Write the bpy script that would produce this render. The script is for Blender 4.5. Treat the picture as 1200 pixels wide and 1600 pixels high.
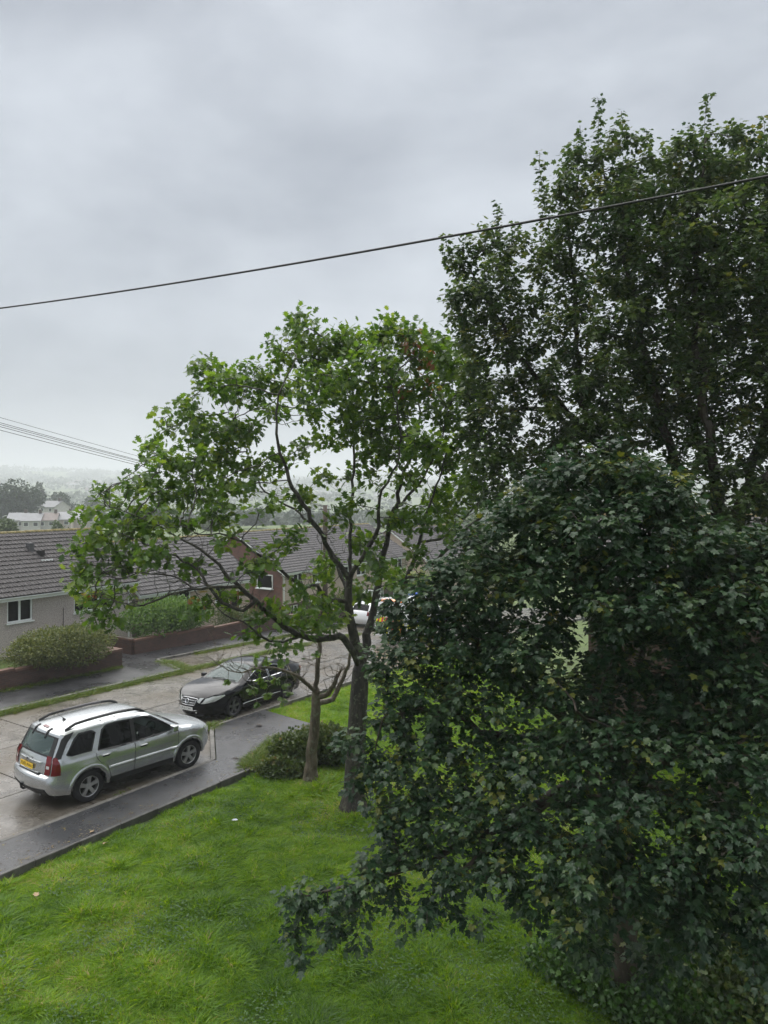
import bpy, bmesh, math, random
import numpy as np
from mathutils import Vector, Matrix
from mathutils.geometry import delaunay_2d_cdt

for o in list(bpy.data.objects):
    bpy.data.objects.remove(o, do_unlink=True)
SC = bpy.context.scene
COL = SC.collection
PI = math.pi
R = math.radians
rng = np.random.default_rng(7)
random.seed(7)

# ------------------------------------------------------------------ camera
FPX = 1109.0          # focal length in pixels of the 1200 x 1600 photograph
HOR = 770.0           # row of the horizon
EYE = 7.0             # eye height, an upstairs window
cam_d = bpy.data.cameras.new('camera')
cam_d.sensor_fit = 'VERTICAL'
cam_d.sensor_height = 24.0
cam_d.lens = FPX / 1600.0 * 24.0
cam_d.shift_y = -(800.0 - HOR) / 1600.0
cam_d.clip_start = 0.1
cam_d.clip_end = 6000.0
cam = bpy.data.objects.new('camera', cam_d)
COL.objects.link(cam)
cam.location = (0, 0, EYE)
cam.rotation_euler = (PI / 2, 0, 0)
SC.camera = cam

# ------------------------------------------------------------------ world, sun, exposure
SUN_EL, SUN_AZ = R(70), R(-35)       # azimuth measured from +Y towards +X
SKY_STRENGTH = 0.05
wld = bpy.data.worlds.new('World')
SC.world = wld
wld.use_nodes = True
nt = wld.node_tree
for n in list(nt.nodes):
    nt.nodes.remove(n)
w_out = nt.nodes.new('ShaderNodeOutputWorld')
w_bg = nt.nodes.new('ShaderNodeBackground')
w_bg.inputs['Strength'].default_value = SKY_STRENGTH
w_sky = nt.nodes.new('ShaderNodeTexSky')
w_sky.sky_type = 'NISHITA'
w_sky.sun_disc = False
w_sky.sun_elevation = SUN_EL
w_sky.sun_rotation = SUN_AZ
w_sky.dust_density = 3.0
w_tc = nt.nodes.new('ShaderNodeTexCoord')
w_map = nt.nodes.new('ShaderNodeMapping')
w_map.inputs['Scale'].default_value = (1.0, 1.0, 2.2)
w_map.inputs['Location'].default_value = (5.3, 1.9, 0.6)
nt.links.new(w_tc.outputs['Generated'], w_map.inputs['Vector'])
w_n1 = nt.nodes.new('ShaderNodeTexNoise')
w_n1.inputs['Scale'].default_value = 2.6
w_n1.inputs['Detail'].default_value = 6.0
w_n1.inputs['Roughness'].default_value = 0.55
w_n1.inputs['Distortion'].default_value = 0.15
nt.links.new(w_map.outputs['Vector'], w_n1.inputs['Vector'])
w_r = nt.nodes.new('ShaderNodeValToRGB')
w_r.color_ramp.elements[0].position = 0.30
w_r.color_ramp.elements[0].color = (2.02, 2.2, 2.52, 1)
w_r.color_ramp.elements[1].position = 0.72
w_r.color_ramp.elements[1].color = (3.85, 4.1, 4.45, 1)
nt.links.new(w_n1.outputs['Fac'], w_r.inputs['Fac'])
w_mix = nt.nodes.new('ShaderNodeMixRGB')
w_mix.inputs['Fac'].default_value = 0.94      # an almost closed cloud deck over the clear sky
nt.links.new(w_sky.outputs['Color'], w_mix.inputs['Color1'])
nt.links.new(w_r.outputs['Color'], w_mix.inputs['Color2'])
nt.links.new(w_mix.outputs['Color'], w_bg.inputs['Color'])
nt.links.new(w_bg.outputs['Background'], w_out.inputs['Surface'])

sun_d = bpy.data.lights.new('sun', 'SUN')
sun_d.energy = 1.5
sun_d.angle = R(100)
sun_d.color = (1.0, 0.97, 0.93)
sun = bpy.data.objects.new('sun', sun_d)
COL.objects.link(sun)
sd = Vector((math.sin(SUN_AZ) * math.cos(SUN_EL), math.cos(SUN_AZ) * math.cos(SUN_EL), math.sin(SUN_EL)))
sun.rotation_euler = sd.to_track_quat('Z', 'Y').to_euler()

SC.view_settings.view_transform = 'Standard'
SC.view_settings.look = 'None'
SC.view_settings.gamma = 1.0
SC.view_settings.exposure = 1.92
SC.view_settings.use_curve_mapping = False
SC.render.engine = 'CYCLES'
cy = SC.cycles
cy.max_bounces = 6
cy.diffuse_bounces = 3
cy.glossy_bounces = 3
cy.transmission_bounces = 4
cy.transparent_max_bounces = 8
cy.volume_bounces = 1
cy.use_adaptive_sampling = True
cy.adaptive_threshold = 0.02
cy.use_denoising = True
try:
    cy.denoiser = 'OPENIMAGEDENOISE'
except Exception:
    pass
cy.sample_clamp_indirect = 6.0
cy.pixel_filter_type = 'BLACKMAN_HARRIS'

# ------------------------------------------------------------------ geometry of the place
TH = R(33)                                 # the road leaves 33 degrees to the right of the view axis
U = np.array([math.sin(TH), math.cos(TH)])     # along the road, away from us
V = np.array([-math.cos(TH), math.sin(TH)])    # across the road, away from us
YAW = math.atan2(U[1], U[0])               # heading of +s in the x-y plane


def st(s, t, z=0.0):
    return Vector((s * U[0] + t * V[0], s * U[1] + t * V[1], z))


def to_st(x, y):
    return x * U[0] + y * U[1], x * V[0] + y * V[1]


def px(u, v, d):
    """world point seen at photograph pixel (u, v) at depth d along the view axis"""
    return np.array([(u - 600.0) / FPX * d, d, EYE - (v - HOR) / FPX * d])


def zroad(s):
    s = np.asarray(s, float)
    z = -0.03 * (np.clip(s, -10, 400) - 11.3)
    q = np.clip(s - 18.0, 0, 60)
    return z - 0.0009 * q * q


def smooth(a, b, x):
    k = np.clip((np.asarray(x, float) - a) / (b - a), 0, 1)
    return k * k * (3 - 2 * k)


def vnoise(x, y, seed=0):
    """cheap smooth value noise"""
    x = np.asarray(x, float); y = np.asarray(y, float)
    xi = np.floor(x); yi = np.floor(y); fx = x - xi; fy = y - yi

    def h(a, b):
        q = np.sin(a * 127.1 + b * 311.7 + seed * 74.7) * 43758.5453
        return q - np.floor(q)
    fx = fx * fx * (3 - 2 * fx); fy = fy * fy * (3 - 2 * fy)
    return (h(xi, yi) * (1 - fx) + h(xi + 1, yi) * fx) * (1 - fy) + (h(xi, yi + 1) * (1 - fx) + h(xi + 1, yi + 1) * fx) * fy


def zfar(x, y):
    r = np.hypot(x, y); a = np.arctan2(x, np.maximum(y, 1e-6))
    z = np.interp(r, [0, 170, 240, 330, 600, 1000, 1500, 1900, 2400, 2800, 3300], [-3, -3.2, -4, -10, -12, 2, 22, 36, 78, 84, 60])
    z = z + smooth(1500, 2400, r) * (22 * (vnoise(a * 7 + 3, r * 0 + 1, 3) - 0.5) + 9 * (vnoise(a * 22, r * 0 + 2, 5) - 0.5))
    # the ridge sinks towards the right
    z = z - smooth(1600, 2400, r) * 30 * smooth(-0.42, -0.1, a)
    return z + 1.5 * (vnoise(x / 25, y / 25, 9) - 0.5)


def ground(x, y):
    x = np.asarray(x, float); y = np.asarray(y, float)
    s, t = to_st(x, y)
    zr = zroad(s)
    z = zr - 0.06
    lump = (vnoise(x * 0.9, y * 0.9, 1) - 0.5) * 0.09 + (vnoise(x * 2.3, y * 2.3, 2) - 0.5) * 0.04
    z = z + lump * (1 - smooth(11.6, 12.4, t)) + 0.05 * (1 - smooth(11.2, 12.3, t))
    z = z + 0.15 * smooth(26.6, 28, t)
    z = z - 1.35 * smooth(31, 38, s) * smooth(27.5, 31.5, t)
    w = smooth(62, 105, np.hypot(x, y))
    return z * (1 - w) + zfar(x, y) * w


# ------------------------------------------------------------------ helpers
def tag(o, label=None, cat=None, group=None, kind=None):
    if label: o['label'] = label
    if cat: o['category'] = cat
    if group: o['group'] = group
    if kind: o['kind'] = kind
    return o


def empty(name, loc=(0, 0, 0), rz=0.0, parent=None):
    o = bpy.data.objects.new(name, None)
    COL.objects.link(o)
    o.location = loc
    o.rotation_euler = (0, 0, rz)
    o.empty_display_size = 0.3
    o.parent = parent
    return o


def obj(name, verts, faces, mat=None, parent=None, smooth_sh=False, loc=None, attr=None, uv=None):
    me = bpy.data.meshes.new(name)
    v = np.asarray(verts, float).reshape(-1, 3)
    if isinstance(faces, np.ndarray):
        me.from_pydata(v, np.zeros((0, 2), int), faces)
    else:
        me.from_pydata([tuple(p) for p in v], [], faces)
    if attr is not None:
        a = me.attributes.new('rnd', 'FLOAT', 'POINT')
        a.data.foreach_set('value', np.asarray(attr, np.float32))
    if smooth_sh:
        me.polygons.foreach_set('use_smooth', np.ones(len(me.polygons), bool))
    me.update()
    if mat is not None:
        me.materials.append(mat)
    o = bpy.data.objects.new(name, me)
    COL.objects.link(o)
    if parent is not None:
        o.parent = parent
    if loc is not None:
        o.location = loc
    return o


class MB:
    """collects simple solids into one mesh"""
    def __init__(self):
        self.v = []; self.f = []

    def add(self, verts, faces):
        n = len(self.v)
        self.v += [tuple(p) for p in verts]
        self.f += [tuple(i + n for i in f) for f in faces]
        return self

    def box(self, x0, x1, y0, y1, z0, z1):
        p = [(x0, y0, z0), (x1, y0, z0), (x1, y1, z0), (x0, y1, z0), (x0, y0, z1), (x1, y0, z1), (x1, y1, z1), (x0, y1, z1)]
        return self.add(p, [(0, 3, 2, 1), (4, 5, 6, 7), (0, 1, 5, 4), (1, 2, 6, 5), (2, 3, 7, 6), (3, 0, 4, 7)])

    def tube(self, pts, r, n=8, caps=True):
        pts = [Vector(p) for p in pts]
        rr = r if hasattr(r, '__len__') else [r] * len(pts)
        rings = []
        for i, p in enumerate(pts):
            a = pts[max(i - 1, 0)]; b = pts[min(i + 1, len(pts) - 1)]
            d = (b - a).normalized()
            ref = Vector((0, 0, 1)) if abs(d.z) < 0.9 else Vector((1, 0, 0))
            e1 = d.cross(ref).normalized(); e2 = d.cross(e1)
            rings.append([p + (e1 * math.cos(k * 2 * PI / n) + e2 * math.sin(k * 2 * PI / n)) * rr[i] for k in range(n)])
        v = [q for g in rings for q in g]; f = []
        for i in range(len(pts) - 1):
            for k in range(n):
                f.append((i * n + k, i * n + (k + 1) % n, (i + 1) * n + (k + 1) % n, (i + 1) * n + k))
        if caps:
            f.append(tuple(range(n - 1, -1, -1)))
            f.append(tuple((len(pts) - 1) * n + k for k in range(n)))
        return self.add(v, f)

    def lathe(self, prof, n=24, axis='y', c=(0, 0, 0)):
        """profile of (radius, position along the axis)"""
        v = []; f = []
        for (r, h) in prof:
            for k in range(n):
                a = k * 2 * PI / n
                if axis == 'y':
                    v.append((c[0] + r * math.cos(a), c[1] + h, c[2] + r * math.sin(a)))
                else:
                    v.append((c[0] + r * math.cos(a), c[1] + r * math.sin(a), c[2] + h))
        for i in range(len(prof) - 1):
            for k in range(n):
                f.append((i * n + k, i * n + (k + 1) % n, (i + 1) * n + (k + 1) % n, (i + 1) * n + k))
        return self.add(v, f)

    def build(self, name, mat, parent=None, smooth_sh=False, loc=None):
        return obj(name, self.v, self.f, mat, parent, smooth_sh, loc)


def box(name, x0, x1, y0, y1, z0, z1, mat, parent=None, bev=0.0):
    o = MB().box(x0, x1, y0, y1, z0, z1).build(name, mat, parent)
    if bev:
        bevel(o, bev)
    return o


def bevel(o, w, seg=2):
    bm = bmesh.new(); bm.from_mesh(o.data)
    bmesh.ops.bevel(bm, geom=list(bm.edges), offset=w, segments=seg, affect='EDGES', profile=0.5)
    bm.to_mesh(o.data); bm.free()


def copy_tree(o, parent=None):
    c = o.copy(); COL.objects.link(c); c.parent = parent
    for ch in [q for q in o.children]:
        copy_tree(ch, c)
    return c


# ------------------------------------------------------------------ materials
def mat_new(name):
    m = bpy.data.materials.new(name); m.use_nodes = True
    t = m.node_tree
    for n in list(t.nodes):
        t.nodes.remove(n)
    out = t.nodes.new('ShaderNodeOutputMaterial')
    b = t.nodes.new('ShaderNodeBsdfPrincipled')
    t.links.new(b.outputs['BSDF'], out.inputs['Surface'])
    return m, t, b, out


def ramp(t, stops):
    r = t.nodes.new('ShaderNodeValToRGB')
    e = r.color_ramp.elements
    while len(e) < len(stops):
        e.new(0.5)
    for i, (p, c) in enumerate(stops):
        e[i].position = p
        e[i].color = (c[0], c[1], c[2], 1) if len(c) == 3 else c
    return r


def noise(t, scale, detail=4, rough=0.55, coord='Object', dist=0.0, stretch=None):
    tc = t.nodes.new('ShaderNodeTexCoord')
    n = t.nodes.new('ShaderNodeTexNoise')
    n.inputs['Scale'].default_value = scale
    n.inputs['Detail'].default_value = detail
    n.inputs['Roughness'].default_value = rough
    n.inputs['Distortion'].default_value = dist
    if stretch:
        mp = t.nodes.new('ShaderNodeMapping'); mp.inputs['Scale'].default_value = stretch
        t.links.new(tc.outputs[coord], mp.inputs['Vector']); t.links.new(mp.outputs['Vector'], n.inputs['Vector'])
    else:
        t.links.new(tc.outputs[coord], n.inputs['Vector'])
    return n


def bump(t, b, src, strength=0.3, dist=0.02):
    bp = t.nodes.new('ShaderNodeBump')
    bp.inputs['Strength'].default_value = strength
    bp.inputs['Distance'].default_value = dist
    t.links.new(src, bp.inputs['Height'])
    t.links.new(bp.outputs['Normal'], b.inputs['Normal'])
    return bp


def m_plain(name, c, rough=0.5, metal=0.0, spec=0.5, var=0.12, scale=6.0, bmp=0.0, bscale=60, coat=0.0, obj_var=0.0):
    """colour with a slight uneven tone, optional fine relief, optional tone change from piece to piece"""
    m, t, b, out = mat_new(name)
    n = noise(t, scale, 5)
    lo = tuple(max(0, x * (1 - var)) for x in c); hi = tuple(min(1, x * (1 + var)) for x in c)
    r = ramp(t, [(0.3, lo), (0.7, hi)])
    t.links.new(n.outputs['Fac'], r.inputs['Fac'])
    col = r.outputs['Color']
    if obj_var:
        oi = t.nodes.new('ShaderNodeObjectInfo')
        mr = t.nodes.new('ShaderNodeMapRange')
        mr.inputs['To Min'].default_value = 1 - obj_var; mr.inputs['To Max'].default_value = 1 + obj_var
        t.links.new(oi.outputs['Random'], mr.inputs['Value'])
        mx = t.nodes.new('ShaderNodeVectorMath'); mx.operation = 'SCALE'
        t.links.new(col, mx.inputs[0]); t.links.new(mr.outputs['Result'], mx.inputs['Scale'])
        col = mx.outputs['Vector']
    t.links.new(col, b.inputs['Base Color'])
    b.inputs['Roughness'].default_value = rough
    b.inputs['Metallic'].default_value = metal
    b.inputs['Specular IOR Level'].default_value = spec
    if coat:
        b.inputs['Coat Weight'].default_value = coat
        b.inputs['Coat Roughness'].default_value = 0.04
    if bmp:
        n2 = noise(t, bscale, 3)
        bump(t, b, n2.outputs['Fac'], bmp, 0.01)
    return m


def m_leaf(name, stops, rough=0.38, trans=0.35, spec=0.5, tcol=(0.30, 0.55, 0.06)):
    """leaf colour from the per-leaf value 'rnd', lit from the front and glowing a little from behind"""
    m, t, b, out = mat_new(name)
    at = t.nodes.new('ShaderNodeAttribute'); at.attribute_name = 'rnd'
    r = ramp(t, stops)
    t.links.new(at.outputs['Fac'], r.inputs['Fac'])
    t.links.new(r.outputs['Color'], b.inputs['Base Color'])
    b.inputs['Roughness'].default_value = rough
    b.inputs['Specular IOR Level'].default_value = spec
    tr = t.nodes.new('ShaderNodeBsdfTranslucent')
    mx = t.nodes.new('ShaderNodeMixRGB'); mx.blend_type = 'MULTIPLY'; mx.inputs['Fac'].default_value = 0.0
    hs = t.nodes.new('ShaderNodeHueSaturation'); hs.inputs['Value'].default_value = 1.6; hs.inputs['Saturation'].default_value = 1.12
    hs.inputs['Hue'].default_value = 0.485
    t.links.new(r.outputs['Color'], hs.inputs['Color'])
    t.links.new(hs.outputs['Color'], tr.inputs['Color'])
    ms = t.nodes.new('ShaderNodeMixShader'); ms.inputs['Fac'].default_value = trans
    t.links.new(b.outputs['BSDF'], ms.inputs[1]); t.links.new(tr.outputs['BSDF'], ms.inputs[2])
    t.links.new(ms.outputs['Shader'], out.inputs['Surface'])
    return m


def m_glass(name, tint=(0.5, 0.6, 0.58), mixf=0.75, rough=0.02, base=(0.01, 0.012, 0.012)):
    """thin pane: partly see-through, reflecting by angle"""
    m, t, b, out = mat_new(name)
    b.inputs['Base Color'].default_value = (*base, 1)
    b.inputs['Roughness'].default_value = rough
    b.inputs['Specular IOR Level'].default_value = 0.9
    n = noise(t, 3.0, 2); bump(t, b, n.outputs['Fac'], 0.02, 0.01)
    tr = t.nodes.new('ShaderNodeBsdfTransparent'); tr.inputs['Color'].default_value = (*tint, 1)
    fr = t.nodes.new('ShaderNodeLayerWeight'); fr.inputs['Blend'].default_value = 0.25
    mr = t.nodes.new('ShaderNodeMapRange'); mr.inputs['To Min'].default_value = 1 - mixf; mr.inputs['To Max'].default_value = 1.0
    t.links.new(fr.outputs['Fresnel'], mr.inputs['Value'])
    ms = t.nodes.new('ShaderNodeMixShader')
    t.links.new(mr.outputs['Result'], ms.inputs['Fac'])
    t.links.new(tr.outputs['BSDF'], ms.inputs[1]); t.links.new(b.outputs['BSDF'], ms.inputs[2])
    t.links.new(ms.outputs['Shader'], out.inputs['Surface'])
    return m


def m_wet(name, c0, c1, scale, r0, r1, bmp=0.25, bscale=120, pscale=0.6, stain=None, stretch=None):
    """wet paving: two tones, gloss that comes and goes with the film of water, gritty relief"""
    m, t, b, out = mat_new(name)
    n = noise(t, scale, 7, 0.62, stretch=stretch)
    r = ramp(t, [(0.32, c0), (0.68, c1)])
    t.links.new(n.outputs['Fac'], r.inputs['Fac'])
    col = r.outputs['Color']
    g = noise(t, bscale, 3, 0.6)
    gr = ramp(t, [(0.3, (0.55, 0.55, 0.55)), (0.7, (1.35, 1.35, 1.35))])
    t.links.new(g.outputs['Fac'], gr.inputs['Fac'])
    mx = t.nodes.new('ShaderNodeMixRGB'); mx.blend_type = 'MULTIPLY'; mx.inputs['Fac'].default_value = 1.0
    t.links.new(col, mx.inputs['Color1']); t.links.new(gr.outputs['Color'], mx.inputs['Color2'])
    col = mx.outputs['Color']
    if stain:
        n3 = noise(t, 0.45, 4, 0.6)
        r3 = ramp(t, [(0.45, (0, 0, 0)), (0.62, (1, 1, 1))])
        t.links.new(n3.outputs['Fac'], r3.inputs['Fac'])
        mz = t.nodes.new('ShaderNodeMixRGB')
        t.links.new(r3.outputs['Color'], mz.inputs['Fac'])
        t.links.new(col, mz.inputs['Color1']); mz.inputs['Color2'].default_value = (*stain, 1)
        col = mz.outputs['Color']
    t.links.new(col, b.inputs['Base Color'])
    n2 = noise(t, pscale, 5, 0.6)
    rr = ramp(t, [(0.32, (r0,) * 3), (0.68, (r1,) * 3)])
    t.links.new(n2.outputs['Fac'], rr.inputs['Fac'])
    t.links.new(rr.outputs['Color'], b.inputs['Roughness'])
    b.inputs['Specular IOR Level'].default_value = 0.5
    bump(t, b, g.outputs['Fac'], bmp, 0.006)
    return m


def m_brick(name, c1, c2, mortar, bw=0.225, bh=0.075, plane='s'):
    m, t, b, out = mat_new(name)
    tc = t.nodes.new('ShaderNodeTexCoord')
    sep = t.nodes.new('ShaderNodeSeparateXYZ'); t.links.new(tc.outputs['Object'], sep.inputs['Vector'])
    ad = t.nodes.new('ShaderNodeMath'); ad.operation = 'ADD'
    t.links.new(sep.outputs['X'], ad.inputs[0]); t.links.new(sep.outputs['Y'], ad.inputs[1])
    cm = t.nodes.new('ShaderNodeCombineXYZ')
    t.links.new(ad.outputs['Value'], cm.inputs['X']); t.links.new(sep.outputs['Z'], cm.inputs['Y'])
    br = t.nodes.new('ShaderNodeTexBrick')
    br.inputs['Scale'].default_value = 1.0
    br.inputs['Brick Width'].default_value = bw; br.inputs['Row Height'].default_value = bh
    br.inputs['Mortar Size'].default_value = 0.008; br.inputs['Mortar Smooth'].default_value = 0.3
    br.inputs['Color1'].default_value = (*c1, 1); br.inputs['Color2'].default_value = (*c2, 1); br.inputs['Mortar'].default_value = (*mortar, 1)
    t.links.new(cm.outputs['Vector'], br.inputs['Vector'])
    n = noise(t, 1.3, 6, 0.65)
    r = ramp(t, [(0.3, (0.65, 0.65, 0.65)), (0.7, (1.2, 1.2, 1.2))])
    t.links.new(n.outputs['Fac'], r.inputs['Fac'])
    mx = t.nodes.new('ShaderNodeMixRGB'); mx.blend_type = 'MULTIPLY'; mx.inputs['Fac'].default_value = 1.0
    t.links.new(br.outputs['Color'], mx.inputs['Color1']); t.links.new(r.outputs['Color'], mx.inputs['Color2'])
    t.links.new(mx.outputs['Color'], b.inputs['Base Color'])
    b.inputs['Roughness'].default_value = 0.7
    iv = t.nodes.new('ShaderNodeMath'); iv.operation = 'SUBTRACT'; iv.inputs[0].default_value = 1.0
    t.links.new(br.outputs['Fac'], iv.inputs[1])
    bump(t, b, iv.outputs['Value'], 0.5, 0.008)
    return m


def m_pebbledash(name, c0, c1, c2):
    m, t, b, out = mat_new(name)
    n = noise(t, 20, 5, 0.75)
    r = ramp(t, [(0.36, c0), (0.5, c1), (0.64, c2)])
    t.links.new(n.outputs['Fac'], r.inputs['Fac'])
    n2 = noise(t, 0.7, 6, 0.6, stretch=(1, 1, 0.35))
    r2 = ramp(t, [(0.3, (0.82, 0.81, 0.8)), (0.7, (1.08, 1.07, 1.06))])
    t.links.new(n2.outputs['Fac'], r2.inputs['Fac'])
    mx = t.nodes.new('ShaderNodeMixRGB'); mx.blend_type = 'MULTIPLY'; mx.inputs['Fac'].default_value = 1.0
    t.links.new(r.outputs['Color'], mx.inputs['Color1']); t.links.new(r2.outputs['Color'], mx.inputs['Color2'])
    t.links.new(mx.outputs['Color'], b.inputs['Base Color'])
    b.inputs['Roughness'].default_value = 0.85
    bump(t, b, n.outputs['Fac'], 0.6, 0.012)
    return m


def m_bark(name, c0, c1, c2, scale=6.0, lichen=None):
    m, t, b, out = mat_new(name)
    n = noise(t, scale, 8, 0.65, stretch=(1, 1, 0.28), dist=0.4)
    r = ramp(t, [(0.3, c0), (0.5, c1), (0.72, c2)])
    t.links.new(n.outputs['Fac'], r.inputs['Fac'])
    col = r.outputs['Color']
    if lichen:
        n3 = noise(t, 9.0, 5, 0.7)
        r3 = ramp(t, [(0.55, (0, 0, 0)), (0.63, (1, 1, 1))])
        t.links.new(n3.outputs['Fac'], r3.inputs['Fac'])
        mz = t.nodes.new('ShaderNodeMixRGB'); t.links.new(r3.outputs['Color'], mz.inputs['Fac'])
        t.links.new(col, mz.inputs['Color1']); mz.inputs['Color2'].default_value = (*lichen, 1)
        col = mz.outputs['Color']
    t.links.new(col, b.inputs['Base Color'])
    b.inputs['Roughness'].default_value = 0.6
    bump(t, b, n.outputs['Fac'], 1.0, 0.06)
    return m


M = {}
M['silver'] = m_plain('silver_paint', (0.53, 0.55, 0.555), 0.27, 0.85, 0.5, 0.03, 2.0, coat=0.35)
M['black_paint'] = m_plain('black_paint', (0.005, 0.0055, 0.007), 0.13, 0.0, 0.34, 0.05, 2.0)
M['white_paint'] = m_plain('white_paint', (0.75, 0.77, 0.78), 0.3, 0.0, 0.5, 0.03, 2.0, coat=0.6)
M['plastic'] = m_plain('black_plastic', (0.02, 0.021, 0.022), 0.5, 0, 0.4, 0.15, 8)
M['inner'] = m_plain('dark_underbody', (0.012, 0.012, 0.012), 0.8, 0, 0.2, 0.1, 8)
M['seat'] = m_plain('seat_fabric', (0.035, 0.036, 0.04), 0.9, 0, 0.2, 0.2, 12)
M['rubber'] = m_plain('tyre_rubber', (0.018, 0.018, 0.019), 0.75, 0, 0.3, 0.2, 14, bmp=0.2)
M['alloy'] = m_plain('alloy', (0.52, 0.52, 0.52), 0.32, 0.8, 0.5, 0.08, 8)
M['dark_alloy'] = m_plain('dark_alloy', (0.14, 0.14, 0.15), 0.3, 0.7, 0.5, 0.1, 8)
M['chrome'] = m_plain('chrome', (0.75, 0.76, 0.78), 0.12, 1.0, 0.5, 0.03, 4)
M['redlens'] = m_plain('red_lens', (0.13, 0.004, 0.006), 0.15, 0, 0.5, 0.15, 20, coat=0.2)
M['clearlens'] = m_plain('clear_lens', (0.62, 0.65, 0.63), 0.08, 0.3, 0.7, 0.12, 14, coat=1.0)
M['amber'] = m_plain('amber_lens', (0.75, 0.22, 0.04), 0.15, 0, 0.6, 0.1, 20, coat=1.0)
M['plate_y'] = m_plain('yellow_plate', (0.80, 0.52, 0.03), 0.35, 0, 0.5, 0.04, 8)
M['plate_w'] = m_plain('white_plate', (0.75, 0.76, 0.74), 0.35, 0, 0.5, 0.04, 8)
M['ink'] = m_plain('black_ink', (0.012, 0.012, 0.012), 0.5, 0, 0.3, 0.05, 8)
M['glass'] = m_glass('car_glass', (0.42, 0.52, 0.49), 0.80)
M['tint'] = m_glass('tinted_glass', (0.10, 0.12, 0.12), 0.85)
M['screen'] = m_glass('screen_glass', (0.35, 0.46, 0.44), 0.50, base=(0.10, 0.15, 0.145))
M['win'] = m_glass('window_glass', (0.30, 0.33, 0.33), 0.90)
M['hv_yellow'] = m_plain('reflective_yellow', (0.75, 0.80, 0.02), 0.35, 0, 0.5, 0.04, 8)
M['hv_blue'] = m_plain('reflective_blue', (0.02, 0.08, 0.35), 0.35, 0, 0.5, 0.04, 8)
M['hv_red'] = m_plain('reflective_red', (0.65, 0.03, 0.05), 0.35, 0, 0.5, 0.04, 8)
M['upvc'] = m_plain('white_upvc', (0.72, 0.75, 0.74), 0.35, 0, 0.5, 0.05, 3)
M['pebble'] = m_pebbledash('pebbledash_pink_grey', (0.27, 0.235, 0.22), (0.43, 0.385, 0.365), (0.58, 0.53, 0.50))
M['pebble2'] = m_pebbledash('pebbledash_buff', (0.24, 0.195, 0.16), (0.42, 0.345, 0.285), (0.55, 0.47, 0.395))
M['render_w'] = m_plain('pale_render', (0.46, 0.445, 0.42), 0.8, 0, 0.3, 0.1, 1.5, obj_var=0.12)
M['render_p'] = m_plain('pinkish_render', (0.44, 0.37, 0.34), 0.8, 0, 0.3, 0.1, 1.5)
M['brick_red'] = m_brick('red_brick', (0.15, 0.048, 0.034), (0.105, 0.034, 0.027), (0.14, 0.115, 0.10))
M['brick_brown'] = m_brick('brown_brick', (0.075, 0.038, 0.026), (0.052, 0.027, 0.02), (0.075, 0.062, 0.05))
M['brick_wall'] = m_brick('weathered_wall_brick', (0.085, 0.038, 0.027), (0.055, 0.027, 0.021), (0.065, 0.055, 0.045))
M['coping'] = m_brick('coping_brick', (0.16, 0.08, 0.052), (0.115, 0.058, 0.042), (0.10, 0.085, 0.07), 0.075, 0.5)
M['tile'] = m_plain('concrete_roof_tile', (0.050, 0.045, 0.045), 0.6, 0, 0.4, 0.30, 3.5, bmp=0.3, bscale=40, obj_var=0.16)
M['tile2'] = m_plain('concrete_roof_tile_grey', (0.066, 0.062, 0.064), 0.6, 0, 0.5, 0.25, 3.5, bmp=0.3, bscale=40)
M['felt'] = m_plain('roof_underlay', (0.03, 0.028, 0.027), 0.8, 0, 0.3, 0.2, 5)
M['ridge'] = None
M['far_roof'] = m_plain('far_roof', (0.17, 0.175, 0.185), 0.5, 0, 0.4, 0.15, 1, obj_var=0.25)
M['far_roof_b'] = m_plain('far_roof_brown', (0.15, 0.12, 0.11), 0.6, 0, 0.4, 0.15, 1, obj_var=0.2)
M['concrete'] = m_wet('road_concrete', (0.075, 0.069, 0.060), (0.19, 0.175, 0.155), 2.6, 0.08, 0.45, 1.0, 20, 0.9, stain=(0.085, 0.070, 0.050))
M['tarmac'] = m_wet('footway_tarmac', (0.022, 0.023, 0.026), (0.042, 0.043, 0.046), 1.7, 0.16, 0.5, 0.6, 70, 0.7)
M['kerb'] = m_plain('kerb_concrete', (0.105, 0.10, 0.09), 0.55, 0, 0.5, 0.35, 5, bmp=0.4, bscale=70, obj_var=0.18)
M['edging'] = m_plain('edging_concrete', (0.085, 0.082, 0.075), 0.6, 0, 0.4, 0.4, 5, bmp=0.4, bscale=70, obj_var=0.18)
M['gutterline'] = m_plain('silt', (0.07, 0.06, 0.04), 0.5, 0, 0.4, 0.4, 4)
M['wire'] = m_plain('black_cable', (0.015, 0.015, 0.016), 0.5, 0, 0.4, 0.1, 8)
M['pole'] = m_bark('creosoted_pole', (0.05, 0.035, 0.025), (0.09, 0.065, 0.045), (0.13, 0.10, 0.075), 5)
M['door'] = m_plain('pale_blue_door', (0.45, 0.55, 0.60), 0.4, 0, 0.5, 0.06, 4)
M['doordark'] = m_plain('brown_door', (0.12, 0.05, 0.03), 0.4, 0, 0.5, 0.1, 4)
M['interior'] = m_plain('room_dark', (0.05, 0.05, 0.05), 0.9, 0, 0.2, 0.3, 1.5)
M['curtain'] = m_plain('curtain', (0.42, 0.42, 0.40), 0.9, 0, 0.2, 0.12, 3)
M['metal_box'] = m_plain('grey_metal', (0.10, 0.10, 0.105), 0.5, 0.2, 0.5, 0.1, 6)
M['soil'] = m_plain('dark_soil', (0.035, 0.027, 0.018), 0.8, 0, 0.3, 0.4, 6, bmp=0.6, bscale=30)
M['paper'] = m_plain('pale_litter', (0.6, 0.62, 0.66), 0.5, 0, 0.4, 0.1, 20)
M['deadleaf'] = m_plain('fallen_leaf', (0.34, 0.24, 0.13), 0.6, 0, 0.4, 0.3, 18)
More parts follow.
